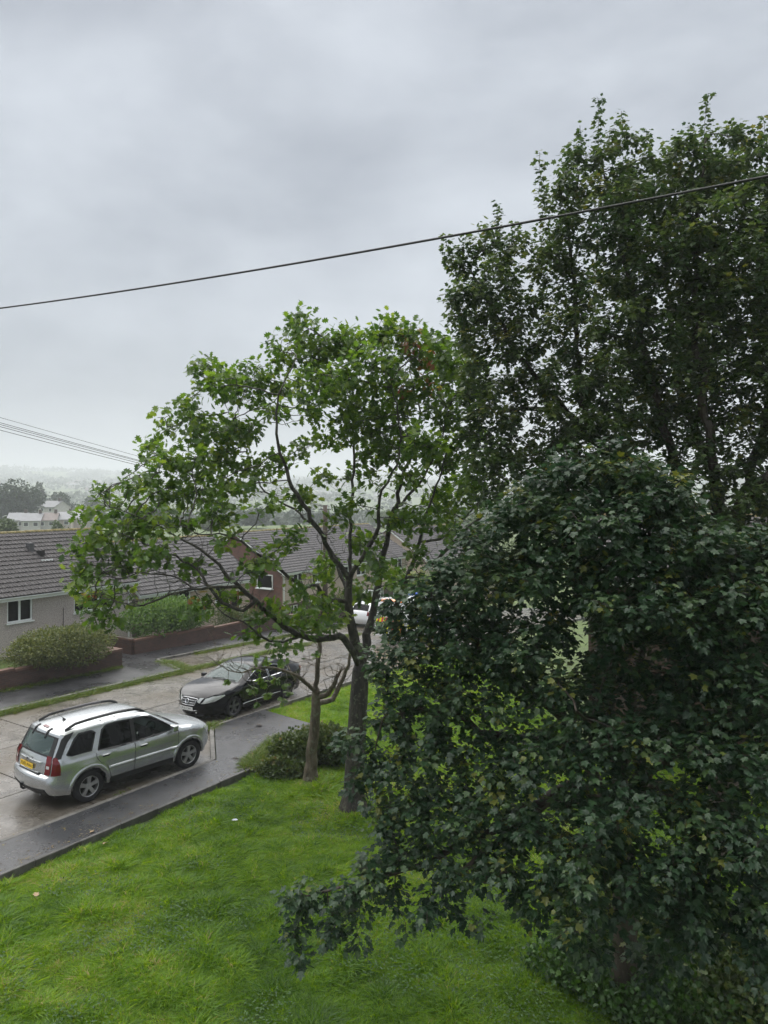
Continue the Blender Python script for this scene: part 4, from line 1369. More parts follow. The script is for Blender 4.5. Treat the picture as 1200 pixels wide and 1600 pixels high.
# ------------------------------------------------------------------ black four-door coupe
def make_coupe():
    root = empty('parked_car')
    top = [(2.16, 0.19), (2.30, 0.27), (2.345, 0.42), (2.33, 0.58), (2.26, 0.715), (2.05, 0.80), (1.6, 0.895), (1.15, 0.955), (1.0, 0.975),
           (0.55, 1.19), (0.18, 1.335), (-0.05, 1.385), (-0.45, 1.412), (-0.9, 1.39), (-1.3, 1.315), (-1.7, 1.17), (-1.98, 1.075), (-2.28, 1.045), (-2.40, 1.0), (-2.425, 0.80), (-2.45, 0.58), (-2.40, 0.36), (-2.28, 0.25)]
    c = Car(root, top, 1.855, 0.93, 0.42, (1.355, -1.355), 0.325, 0.385, 0.2, (1.45, 0.27, 2.2), (-1.75, 0.20, 2.2), 0.02, 0.085, 0.04, 0.09)
    S = M['black_paint']
    wf = [(0.80, 0.985), (0.5, 1.13), (0.20, 1.245), (-0.05, 1.285), (-0.30, 1.30), (-0.33, 0.965), (0.3, 0.97)]
    wr = [(-0.40, 0.965), (-0.38, 1.30), (-0.75, 1.285), (-1.10, 1.21), (-1.42, 1.06), (-1.38, 1.0), (-0.9, 0.975)]
    c.side('body_side', c.outline(0.21), S, 0.0, [wf, wr], 0.08)
    for (nm, w) in (('front_window', wf), ('rear_window_side', wr)):
        c.side(nm, w, M['tint'], -0.010)
        wa = np.array(w); cen = wa.mean(0)
        out = [tuple(p + (p - cen) / np.linalg.norm(p - cen) * 0.016) for p in wa]
        c.side('chrome_surround', out, M['chrome'], 0.004, [[tuple(p - (p - cen) / np.linalg.norm(p - cen) * 0.004) for p in wa]], 0.06)
    for o in c.side('chrome_strip', [(0.97, 0.315), (0.97, 0.345), (-0.95, 0.345), (-0.95, 0.315)], M['chrome'], 0.012, res=0.06):
        md = o.modifiers.new('t', 'SOLIDIFY'); md.thickness = 0.012; md.offset = -1
    for sm in ([(0.95, 0.28), (0.98, 0.6), (0.93, 0.95)], [(-0.36, 0.28), (-0.36, 0.96)], [(-0.95, 0.45), (-1.15, 0.75), (-1.35, 0.98)]):
        pl = catmull(sm, 8)
        for sg in (1, -1):
            y = c.Y(pl[:, 0], pl[:, 1]) + 0.002
            v = []; f2 = []
            for (x, z), yy in zip(pl, y): v += [(x - 0.005, yy * sg, z), (x + 0.005, yy * sg, z)]
            for i in range(len(pl) - 1): f2.append((2 * i, 2 * i + 1, 2 * i + 3, 2 * i + 2))
            obj('door_gap', v, f2, M['inner'], root)
    m = MB(); m.box(-2.1, 2.05, -0.64, 0.64, 0.16, 0.30)
    for wx in c.wheels: m.box(wx - 0.42, wx + 0.42, -0.62, 0.62, 0.25, 0.72)
    m.box(-1.4, 0.95, -0.70, 0.70, 0.40, 0.48)
    m.build('underbody', M['inner'], root)
    f = c.find
    pG0, pG1 = f(z=0.505), f(z=0.67); pH0 = f(x=2.24); pCowl = f(x=1.0); pTop = f(x=0.14); pR0 = f(x=-1.12, part='rear'); pR1 = f(x=-1.93, part='rear'); pBoot = f(x=-2.395, part='rear'); pEnd = c.arc[-1]
    c.band('front_bumper', 0, pH0, -1, 1, S, n=(16, 22))
    c.band('bonnet', pH0, pCowl, -1, 1, S, n=(20, 20))
    for a, b in ((-1, -0.88), (0.88, 1)):
        c.band('windscreen_pillar', pCowl, pTop, a, b, S)
        c.band('rear_pillar', pR0, pR1, a, b, S)
    c.band('windscreen', pCowl + 0.01, pTop, -0.88, 0.88, M['screen'], -0.003)
    c.band('roof', pTop, pR0, -1, 1, S, n=(16, 18))
    c.band('rear_screen', pR0, pR1, -0.88, 0.88, M['tint'], -0.003)
    c.band('boot_lid', pR1, pBoot, -1, 1, S)
    c.band('rear_bumper', pBoot, pEnd, -1, 1, S, n=(14, 18))
    c.band('scuttle', pCowl - 0.07, pCowl + 0.012, -0.86, 0.86, M['plastic'], 0.005)
    # grille: chrome surround, dark field, three bars
    c.band('grille', 0, 0, 0, 0, M['plastic'], 0.010, poly=[(pG0, -0.66), (pG0, 0.66), (pG1, 0.76), (pG1, -0.76)])
    for k, pp in enumerate(np.linspace(pG0, pG1, 4)):
        ww = 0.66 + 0.10 * k / 3
        Wd = np.linspace(-ww, ww, 16)
        MB().tube(c.band_pt(np.full(16, pp), Wd, 0.016), 0.010 if k in (0, 3) else 0.006, 6).build('grille_bar', M['chrome'], root, True)
    for sg in (1, -1):
        MB().tube(c.band_pt(np.linspace(pG0, pG1, 5), np.linspace(0.66, 0.76, 5) * sg, 0.016), 0.010, 6).build('grille_bar', M['chrome'], root, True)
    # roundel
    e = empty('badge', c.band_pt((pG0 + pG1) / 2, 0.0, 0.035), 0, root)
    x_, z_, nx, nz = c.at((pG0 + pG1) / 2)
    e.rotation_euler = (PI / 2 - math.atan2(nz, nx), 0, PI / 2)
    mb = MB()
    ring = [(0.068 * math.cos(2 * PI * k / 24), 0.068 * math.sin(2 * PI * k / 24), 0) for k in range(25)]
    mb.tube(ring, 0.009, 6, False)
    for a, b in (((-0.032, 0.055), (0.0, 0.006)), ((0.0, 0.006), (0.032, 0.055)), ((-0.058, 0.03), (-0.028, -0.058)), ((-0.028, -0.058), (0.0, -0.008)), ((0.0, -0.008), (0.028, -0.058)), ((0.028, -0.058), (0.058, 0.03))):
        mb.tube([(*a, 0), (*b, 0)], 0.007, 5)
    mb.build('emblem', M['chrome'], e)
    MB().add([(0.066 * math.cos(2 * PI * k / 24), 0.066 * math.sin(2 * PI * k / 24), -0.003) for k in range(24)], [tuple(range(24))]).build('field', M['ink'], e)
    # headlights with a tapering side
    for sg in (1, -1):
        q = [(f(z=0.60), 0.78 * sg), (f(z=0.57), 1.0 * sg), (f(z=0.72), 1.0 * sg), (f(z=0.70), 0.80 * sg)]
        hl = c.band('headlight', 0, 0, 0, 0, M['clearlens'], 0.010, poly=q)
        c.side('light_cluster', [(2.335, 0.56), (2.25, 0.715), (2.1, 0.775), (1.80, 0.80), (1.78, 0.77), (2.05, 0.62)], M['clearlens'], 0.010, sides=(sg,), parent=hl, res=0.05)
        tl = c.band('tail_light', f(z=1.0, part='rear'), f(z=0.80, part='rear'), 0.62 if sg > 0 else -1, 1 if sg > 0 else -0.62, M['redlens'], 0.010)
        c.side('light_cluster', [(-2.43, 0.80), (-2.40, 0.98), (-2.15, 0.98), (-2.12, 0.90), (-2.2, 0.82)], M['redlens'], 0.010, sides=(sg,), parent=tl, res=0.05)
        fg = c.band('fog_light', f(z=0.29), f(z=0.36), 0.55 * sg, 0.88 * sg, M['plastic'], 0.008)
        MB().tube(c.band_pt(np.full(6, f(z=0.37)), np.linspace(0.55, 0.84, 6) * sg, 0.014), 0.009, 6).build('chrome_bar', M['chrome'], fg, True)
        ctr = c.band_pt(f(z=0.31), 0.78 * sg, 0.02)
        MB().add([tuple(ctr + np.array([0.0, 0.03 * math.cos(2 * PI * k / 12), 0.03 * math.sin(2 * PI * k / 12)])) for k in range(12)], [tuple(range(12))]).build('lamp', M['clearlens'], fg)
        mm = MB().box(0.66, 0.80, 0, 0.17, 0.93, 1.06); o = mm.build('door_mirror', S, root); bevel(o, 0.03, 3)
        yb = float(c.Y(0.75, 0.99)); o.location = (0, (yb + 0.03) if sg > 0 else -(yb + 0.20), 0)
        for x, z in ((-0.15, 0.83), (-1.0, 0.85)):
            yy = float(c.Y(x, z))
            MB().tube([(x - 0.11, (yy + 0.004) * sg, z), (x - 0.08, (yy + 0.03) * sg, z), (x + 0.06, (yy + 0.03) * sg, z), (x + 0.10, (yy + 0.004) * sg, z)], 0.013, 8).build('door_handle', S, root, True)
    c.band('lower_grille', f(z=0.235), f(z=0.29), -0.6, 0.6, M['inner'], 0.008)
    Wd = np.linspace(-0.95, 0.95, 16)
    MB().tube(c.band_pt(np.full(16, f(z=0.215)), Wd, 0.012), 0.010, 6).build('chin_strip', M['metal_box'], root, True)
    xp, zp, nx, nz = c.at(f(z=0.415))
    e = empty('number_plate', c.band_pt(f(z=0.425), 0.0, 0.025), 0, root)
    e.rotation_euler = (PI / 2 - math.atan2(nz, nx), 0, PI / 2)
    MB().box(-0.26, 0.26, -0.0555, 0.0555, 0, 0.008).build('plate', M['plate_w'], e)
    text('CP10 CWC', 0.098, M['ink'], e, (0, 0, 0.0095), (0, 0, 0), 0.001, 'registration', 0.94)
    for w0 in (0.1, 0.65):
        P = c.band_pt(np.array([pCowl - 0.01, pCowl + 0.03, pCowl + 0.05]), np.array([w0 - 0.5, w0 - 0.2, w0 + 0.1]), 0.02)
        MB().tube(P, 0.010, 6).build('wiper', M['plastic'], root)
    seats(root, (0.05, -0.9), 0.46, 0.55)
    steering(root, 0.42, -0.36, 0.90, 0.17)
    MB().box(0.5, 0.98, -0.72, 0.72, 0.72, 0.92).build('dashboard', M['plastic'], root)
    for wx in c.wheels:
        for sg in (1, -1):
            wheel(root, wx, 0.815 * sg, 0.325, 0.22, M['dark_alloy'], 0.235, 5)
    return root


coupe = make_coupe()
tag(coupe, 'black four-door coupe with chrome grille parked facing the camera', 'car')
coupe.location = st(17.68, 17.32, float(zroad(17.68)) + 0.003)
coupe.scale = (1.02, 1.02, 1.0)
coupe.rotation_euler = (0, -0.034, R(-119.5))


# ------------------------------------------------------------------ white hatchback by the terrace
def make_hatch():
    root = empty('parked_car')
    top = [(1.72, 0.22), (1.86, 0.32), (1.90, 0.50), (1.86, 0.68), (1.72, 0.80), (1.3, 0.93), (1.0, 0.98), (0.5, 1.25), (0.2, 1.39), (-0.3, 1.45), (-0.9, 1.44), (-1.5, 1.36), (-1.66, 1.30), (-1.86, 0.98), (-1.93, 0.8), (-1.96, 0.5), (-1.86, 0.3)]
    c = Car(root, top, 1.70, 0.92, 0.30, (1.22, -1.22), 0.30, 0.35, 0.22, (1.1, 0.2, 2.2), (-1.4, 0.14, 2.2), 0.015, 0.075, 0.04, 0.07)
    S = M['white_paint']
    wf = [(0.80, 0.98), (0.4, 1.20), (0.15, 1.33), (-0.30, 1.36), (-0.30, 0.96)]
    wr = [(-0.38, 0.96), (-0.38, 1.36), (-1.1, 1.33), (-1.45, 1.05), (-1.4, 0.98)]
    c.side('body_side', c.outline(0.24), S, 0.0, [wf, wr], 0.1)
    for nm, w in (('front_window', wf), ('rear_door_window', wr)): c.side(nm, w, M['tint'], -0.01)
    m = MB(); m.box(-1.6, 1.6, -0.58, 0.58, 0.2, 0.34)
    for wx in c.wheels: m.box(wx - 0.38, wx + 0.38, -0.56, 0.56, 0.28, 0.66)
    m.box(-1.5, 0.8, -0.62, 0.62, 0.45, 0.52); m.build('underbody', M['inner'], root)
    f = c.find
    pH = f(x=1.75); pC = f(x=0.98); pT = f(x=0.2); p0 = f(x=-1.6, part='rear'); p1 = f(z=1.0, part='rear')
    c.band('front_bumper', 0, pH, -1, 1, S); c.band('bonnet', pH, pC, -1, 1, S)
    for a, b in ((-1, -0.88), (0.88, 1)): c.band('windscreen_pillar', pC, pT, a, b, S); c.band('rear_pillar', p0, p1, a, b, S)
    c.band('windscreen', pC, pT, -0.88, 0.88, M['screen'], -0.003); c.band('roof', pT, p0, -1, 1, S)
    c.band('rear_window', p0, p1, -0.88, 0.88, M['tint'], -0.003); c.band('tailgate', p1, c.arc[-1], -1, 1, S)
    for sg in (1, -1):
        c.band('headlight', f(z=0.60), f(z=0.76), 0.6 * sg, 0.98 * sg, M['clearlens'], 0.01)
        c.band('tail_light', f(z=0.98, part='rear'), f(z=0.75, part='rear'), 0.8 * sg, 0.99 * sg, M['redlens'], 0.01)
        for wx in c.wheels: wheel(root, wx, 0.75 * sg, 0.30, 0.19, M['alloy'], 0.19, 5, False)
    c.band('grille', f(z=0.36), f(z=0.48), -0.6, 0.6, M['plastic'], 0.008)
    seats(root, (0.1, -0.8), 0.5, 0.55)
    return root


hatch = make_hatch()
tag(hatch, 'white hatchback parked before the terrace, glimpsed behind the oak fork', 'car')
hatch.location = st(36.2, 24.0, float(zroad(36.2)) + 0.0)
hatch.rotation_euler = (0, 0.04, YAW)


# ------------------------------------------------------------------ emergency van
def make_van():
    root = empty('emergency_van')
    top = [(2.35, 0.3), (2.47, 0.42), (2.48, 0.62), (2.40, 0.88), (2.25, 1.0), (1.75, 1.2), (1.55, 1.3), (1.05, 1.9), (0.8, 2.12), (0.4, 2.22), (-1.0, 2.25), (-2.2, 2.23), (-2.42, 2.16), (-2.5, 1.8), (-2.52, 1.2), (-2.53, 0.6), (-2.5, 0.34)]
    c = Car(root, top, 1.95, 1.2, 0.10, (1.55, -1.45), 0.34, 0.40, 0.32, (1.7, 0.2, 2.2), (-2.2, 0.08, 2.2), 0.012, 0.08, 0.03, 0.04)
    S = M['white_paint']
    wf = [(1.30, 1.32), (0.95, 1.78), (0.62, 1.88), (0.3, 1.9), (0.3, 1.30)]
    wm = [(0.1, 1.35), (0.1, 1.88), (-0.95, 1.88), (-0.95, 1.35)]
    c.side('body_side', c.outline(0.34), S, 0.0, [wf, wm], 0.12)
    for nm, w in (('front_window', wf), ('side_window', wm)): c.side(nm, w, M['tint'], -0.01)
    m = MB(); m.box(-2.3, 2.2, -0.66, 0.66, 0.28, 0.45)
    for wx in c.wheels: m.box(wx - 0.42, wx + 0.42, -0.64, 0.64, 0.30, 0.76)
    m.build('underbody', M['inner'], root)
    f = c.find
    pH = f(x=2.3); pC = f(x=1.6); pT = f(x=0.85); p0 = f(x=-2.35, part='rear')
    c.band('front_bumper', 0, pH, -1, 1, S); c.band('bonnet', pH, pC, -1, 1, S)
    for a, b in ((-1, -0.9), (0.9, 1)): c.band('windscreen_pillar', pC, pT, a, b, S)
    c.band('windscreen', pC, pT, -0.9, 0.9, M['screen'], -0.003)
    c.band('roof', pT, p0, -1, 1, S, n=(16, 14)); c.band('rear_doors', p0, c.arc[-1], -1, 1, S, n=(18, 14))
    for w0, w1 in ((-0.86, -0.06), (0.06, 0.86)): c.band('rear_window', f(z=1.95, part='rear'), f(z=1.4, part='rear'), w0, w1, M['tint'], 0.008)
    c.band('amber_roof_strip', f(x=-2.30, part='rear'), f(z=2.10, part='rear'), -0.85, 0.85, M['amber'], 0.02, thick=0.02)
    # checks along the flank
    k = 0
    for x in np.arange(-2.40, 2.0, 0.42):
        for r, z in enumerate((0.82, 1.06)):
            mt = 'hv_yellow' if (k + r) % 2 == 0 else 'hv_blue'
            c.side('check_panel', [(x, z), (x + 0.41, z), (x + 0.41, z + 0.235), (x, z + 0.235)], M[mt], 0.004, res=0.2)
        k += 1
    # slanting bars on the rear doors
    pa, pb = f(z=1.33, part='rear'), f(z=0.50, part='rear'); n = 7
    for i in range(n):
        for sg in (1, -1):
            w0, w1 = i / n * 0.95, (i + 1) / n * 0.95
            c.band('chevron_bar', 0, 0, 0, 0, M['hv_red' if i % 2 else 'hv_yellow'], 0.006, poly=[(pa, w0 * sg), (pa, w1 * sg), (pb, min(w1 * 1.0 + 0.10, 0.97) * sg), (pb, min(w0 + 0.10, 0.96) * sg)] if True else None)
    MB().box(0.25, 0.6, -0.6, 0.6, 2.26, 2.38).build('light_bar', M['hv_blue'], root)
    for sg in (1, -1):
        c.band('tail_light', f(z=1.30, part='rear'), f(z=0.85, part='rear'), 0.965 * sg, 1.0 * sg, M['redlens'], 0.012)
        c.band('headlight', f(z=0.72), f(z=0.92), 0.62 * sg, 0.98 * sg, M['clearlens'], 0.01)
        mm = MB().box(1.25, 1.38, 0, 0.2, 1.3, 1.55).build('door_mirror', M['plastic'], root); bevel(mm, 0.03, 2)
        yb = float(c.Y(1.3, 1.4)); mm.location = (0, (yb + 0.03) if sg > 0 else -(yb + 0.23), 0)
        for wx in c.wheels: wheel(root, wx, 0.86 * sg, 0.34, 0.22, M['alloy'], 0.21, 6, False)
    return root


van = make_van()
tag(van, 'white emergency van with yellow and blue checks behind the maple leaves', 'van')
van.location = st(33.2, 19.6, float(zroad(33.2)) + 0.003)
van.rotation_euler = (0, 0.05, YAW)
#SECTION-TREES
# ================================================================== TREES AND SHRUBS
UP = np.array([0, 0, 1.0])


def unit(a):
    a = np.asarray(a, float)
    return a / (np.linalg.norm(a, axis=-1, keepdims=True) + 1e-12)


class Skel:
    """branch skeleton: nodes with parents"""
    def __init__(self):
        self.P = []; self.par = []; self.fix = {}

    def add(self, p, parent):
        self.P.append(np.asarray(p, float)); self.par.append(parent)
        return len(self.P) - 1

    def line(self, pts, parent=-1, step=0.25, wob=0.03, rs=None, g=None):
        """a smooth limb through pts; rs gives fixed radii at the points"""
        g = g or rng
        pts = [np.asarray(p, float) for p in pts]
        if parent >= 0:
            pts = [self.P[parent]] + pts
            if rs is not None: rs = [rs[0]] + list(rs)
        q = catmull(pts, 8)
        d = np.r_[0, np.cumsum(np.linalg.norm(np.diff(q, axis=0), axis=1))]
        n = max(2, int(d[-1] / step) + 1)
        t = np.linspace(0, d[-1], n)
        Q = np.stack([np.interp(t, d, q[:, k]) for k in range(3)], 1)
        if rs is not None:
            rr = np.interp(t, d[np.linspace(0, len(d) - 1, len(rs)).astype(int)], rs)
        out = []
        last = parent
        for i in range(n):
            if parent >= 0 and i == 0: continue
            w = g.normal(0, wob, 3) if 0 < i < n - 1 else 0
            last = self.add(Q[i] + w, last); out.append(last)
            if rs is not None: self.fix[last] = rr[i]
        return out

    def dead_twigs(self, cand, n, L, g, r0=0.0075, down=0.1):
        """crooked leafless twigs; their radii are fixed, so they bear no leaves"""
        for _ in range(n):
            i = int(g.choice(cand)); p = self.P[i]
            d = rdir(1, g)[0]; d[2] = abs(d[2]) * 0.7 - down; d = unit(d)
            last = i; k = int(g.integers(4, 9)); ln = L * g.uniform(0.5, 1.3) / k; mids = []
            for q in range(k):
                d = unit(d + g.normal(0, 0.33, 3) + UP * 0.04); p = p + d * ln
                last = self.add(p, last); self.fix[last] = r0 * (1 - 0.75 * q / k); mids.append((last, d))
            for (m, dd) in mids[1:-1]:
                if g.random() < 0.55:
                    d2 = unit(dd + g.normal(0, 0.8, 3)); pp_ = self.P[m]; lst = m
                    for q in range(3):
                        d2 = unit(d2 + g.normal(0, 0.3, 3)); pp_ = pp_ + d2 * ln * 0.7
                        lst = self.add(pp_, lst); self.fix[lst] = r0 * (0.5 - 0.1 * q)

    def near(self, p, cand=None):
        c = np.arange(len(self.P)) if cand is None else np.asarray(cand)
        return int(c[np.argmin(((np.array(self.P)[c] - np.asarray(p))**2).sum(1))])

    def grow(self, A, step=0.22, infl=2.5, kill=0.35, iters=120, lift=0.0, jit=0.12, g=None):
        g = g or rng
        A = np.asarray(A, float)
        P = np.array(self.P)
        near = np.zeros(len(A), int); dist = np.full(len(A), 1e9)
        for i0 in range(0, len(P), 500):
            d = np.sqrt(((A[:, None, :] - P[None, i0:i0 + 500])**2).sum(-1))
            j = d.argmin(1); m = d[np.arange(len(A)), j]
            u = m < dist; near[u] = j[u] + i0; dist[u] = m[u]
        alive = dist > kill
        for it in range(iters):
            k = alive & (dist < infl)
            if not k.any():
                if it == 0 or not alive.any(): break
                infl *= 1.5
                if infl > 12: break
                continue
            idx, inv = np.unique(near[k], return_inverse=True)
            Pn = np.array([self.P[i] for i in idx])
            D = unit(A[k] - np.array(self.P)[near[k]])
            S = np.zeros((len(idx), 3)); np.add.at(S, inv, D)
            S = unit(unit(S) + lift * UP + g.normal(0, jit, S.shape))
            N = Pn + S * step
            # no knots: a shoot that would end on top of existing wood is dropped with the points it was after
            Pa = np.array(self.P); dm = np.full(len(N), 1e9)
            for i0 in range(0, len(Pa), 2000):
                dm = np.minimum(dm, np.sqrt(((N[:, None, :] - Pa[None, i0:i0 + 2000])**2).sum(-1)).min(1))
            good = dm > 0.45 * step
            bad = idx[~good]
            if len(bad): alive &= ~(np.isin(near, bad) & (g.random(len(A)) < 0.5))
            idx, N = idx[good], N[good]
            if not len(N): continue
            n0 = len(self.P)
            for i, p in zip(idx, N): self.add(p, int(i))
            d = np.sqrt(((A[:, None, :] - N[None])**2).sum(-1))
            j = d.argmin(1); m = d[np.arange(len(A)), j]
            u = m < dist; near[u] = j[u] + n0; dist[u] = m[u]
            alive &= dist > kill
            if len(self.P) > 14000: break

    def finish(self, tip=0.0035, power=2.3, base=None):
        P = np.array(self.P); par = np.array(self.par); n = len(P)
        w = np.zeros(n); kids = [[] for _ in range(n)]
        for i in range(n):
            if par[i] >= 0: kids[par[i]].append(i)
        order = np.arange(n)[::-1]
        for i in order:                      # children always come after parents
            if not kids[i]: w[i] = tip**power
            if par[i] >= 0: w[par[i]] += w[i]
        r = w**(1 / power)
        if base is not None:                 # scale so that the trunk has its measured radius
            sc = base / r[0]
            r = np.where(r > 0.012, 0.012 + (r - 0.012) * (base - 0.012) / (r[0] - 0.012), r)
        for i, v in self.fix.items(): r[i] = v
        self.r = r; self.kids = kids; self.Pn = P; self.parn = par
        main = np.full(n, -1)
        for i in range(n):
            if kids[i]: main[i] = max(kids[i], key=lambda q: r[q])
        self.main = main
        return P, r

    def tubes(self, edges, n=6):
        """one frustum per edge (child index list)"""
        P, r, par, main = self.Pn, self.r, self.parn, self.main
        c = np.asarray(edges, int); p = par[c]
        d = unit(P[c] - P[p])
        dp = d.copy()
        # tangent at the parent end follows the limb when this is its continuation
        gp = par[p]; has = (gp >= 0) & (main[p] == c)
        dp[has] = unit(d[has] + unit(P[p[has]] - P[gp[has]]))
        mc = main[c]; hc = mc >= 0
        dc = d.copy(); dc[hc] = unit(d[hc] + unit(P[mc[hc]] - P[c[hc]]))
        r0 = np.where(main[p] == c, r[p], np.minimum(r[c] * 1.15, r[p])); r1 = r[c]
        a = np.arange(n) * 2 * PI / n

        def ring(o, t, rad):
            ref = np.where(np.abs(t[:, 2:3]) < 0.92, UP[None], np.array([[1.0, 0, 0]]))
            e1 = unit(np.cross(t, ref)); e2 = np.cross(t, e1)
            return o[:, None, :] + rad[:, None, None] * (e1[:, None, :] * np.cos(a)[None, :, None] + e2[:, None, :] * np.sin(a)[None, :, None])
        # keep both rings in one frame family to avoid twisting
        ref0 = np.where(np.abs(d[:, 2:3]) < 0.92, UP[None], np.array([[1.0, 0, 0]]))

        def ring2(o, t, rad):
            e1 = unit(np.cross(t, ref0)); e2 = np.cross(t, e1)
            return o[:, None, :] + rad[:, None, None] * (e1[:, None, :] * np.cos(a)[None, :, None] + e2[:, None, :] * np.sin(a)[None, :, None])
        R0 = ring2(P[p], dp, r0); R1 = ring2(P[c], dc, r1)
        v = np.concatenate([R0, R1], 1).reshape(-1, 3)
        m = len(c); b = (np.arange(m) * 2 * n)[:, None]
        k = np.arange(n)[None]; k2 = (np.arange(n)[None] + 1) % n
        f = np.stack([b + k, b + k2, b + n + k2, b + n + k], -1).reshape(-1, 4)
        return v, f

    def subtree(self, i):
        out = [i]; st_ = [i]
        while st_:
            q = st_.pop()
            for k in self.kids[q]: out.append(k); st_.append(k)
        return out


def wood(root, sk, mat, trunk_nodes, limb_r=0.03):
    """trunk, one part for each large branch, twigs that leave the trunk go with it"""
    tset = set(trunk_nodes)
    v, f = sk.tubes([i for i in trunk_nodes if sk.parn[i] >= 0], 12)
    twig = []
    for i in list(trunk_nodes):
        for k in sk.kids[i]:
            if k in tset: continue
            sub = sk.subtree(k)
            if sk.r[k] >= limb_r:
                vv, ff = sk.tubes(sub, 7)
                obj('branch', vv, ff, mat, root, True)
            else:
                twig += sub
    obj('trunk', v, f, mat, root, True)
    if twig:
        vv, ff = sk.tubes(twig, 5)
        obj('twigs', vv, ff, mat, root, True)['kind'] = 'stuff'


def leaves(name, P, D, N, size, rnd, tmpl, mat, parent=None):
    tv, tf = tmpl
    tv = np.asarray(tv, float); tf = np.asarray(tf, int)
    D = unit(D); N = unit(N - D * (N * D).sum(1, keepdims=True)); B = np.cross(D, N)
    size = np.asarray(size, float).reshape(-1, 1, 1)
    v = P[:, None, :] + size * (B[:, None, :] * tv[None, :, 0:1] + D[:, None, :] * tv[None, :, 1:2] + N[:, None, :] * tv[None, :, 2:3])
    n = len(P); k = len(tv)
    f = (tf[None] + (np.arange(n) * k)[:, None, None]).reshape(-1, 3)
    return obj(name, v.reshape(-1, 3), f, mat, parent, False, attr=np.repeat(rnd, k))


def fan(outline, centre=(0, 0.45, 0.0)):
    v = [centre] + outline; n = len(outline)
    return v, [(0, i + 1, (i + 1) % n + 1) for i in range(n)]


def mirror(half):
    """half outline of (x, y, z) from the base to the tip, mirrored"""
    return [(0, 0, 0)] + half + [(0, 1.0, -0.06)] + [(-x, y, z) for (x, y, z) in half[::-1]]


# length 1 along y; a little folded about the midrib
OAK = fan(mirror([(0.09, 0.10, 0.02), (0.30, 0.22, 0.06), (0.18, 0.34, 0.02), (0.46, 0.50, 0.05), (0.21, 0.58, 0.02), (0.38, 0.80, 0.0), (0.12, 0.82, 0.0)]), (0, 0.5, -0.02))
MAPLE = fan(mirror([(0.20, 0.02, 0.02), (0.42, 0.16, 0.04), (0.30, 0.32, 0.03), (0.52, 0.60, 0.0), (0.22, 0.62, 0.02), (0.15, 0.80, 0.0)]), (0, 0.38, -0.03))
OVAL = fan(mirror([(0.22, 0.30, 0.04), (0.20, 0.70, 0.02)]), (0, 0.5, -0.03))
KEYS = ([(0, 0, 0), (0.35, 0.25, 0), (0.42, 0.6, 0), (0.15, 0.3, 0), (-0.35, 0.25, 0), (-0.42, 0.6, 0), (-0.15, 0.3, 0)], [(0, 1, 3), (1, 2, 3), (0, 6, 4), (4, 6, 5)])


def rdir(n, g):
    return unit(g.normal(0, 1, (n, 3)))


def blob_points(blobs, dens, g, shell=0.0):
    """points inside ellipsoids given as (u, v, depth, ru_px, rv_px, rdepth_m, weight)"""
    out = []
    for b in blobs:
        u, v, d, ru, rv, rd = b[:6]; w = b[6] if len(b) > 6 else 1.0
        c = px(u, v, d); ax = np.array([ru / FPX * d, rd, rv / FPX * d])
        vol = 4.19 * ax[0] * ax[1] * ax[2]
        n = max(4, int(vol * dens * w))
        q = rdir(n, g) * (g.uniform(shell, 1, (n, 1))**(1 / 2.6))
        out.append(c + q * ax)
    return np.concatenate(out)


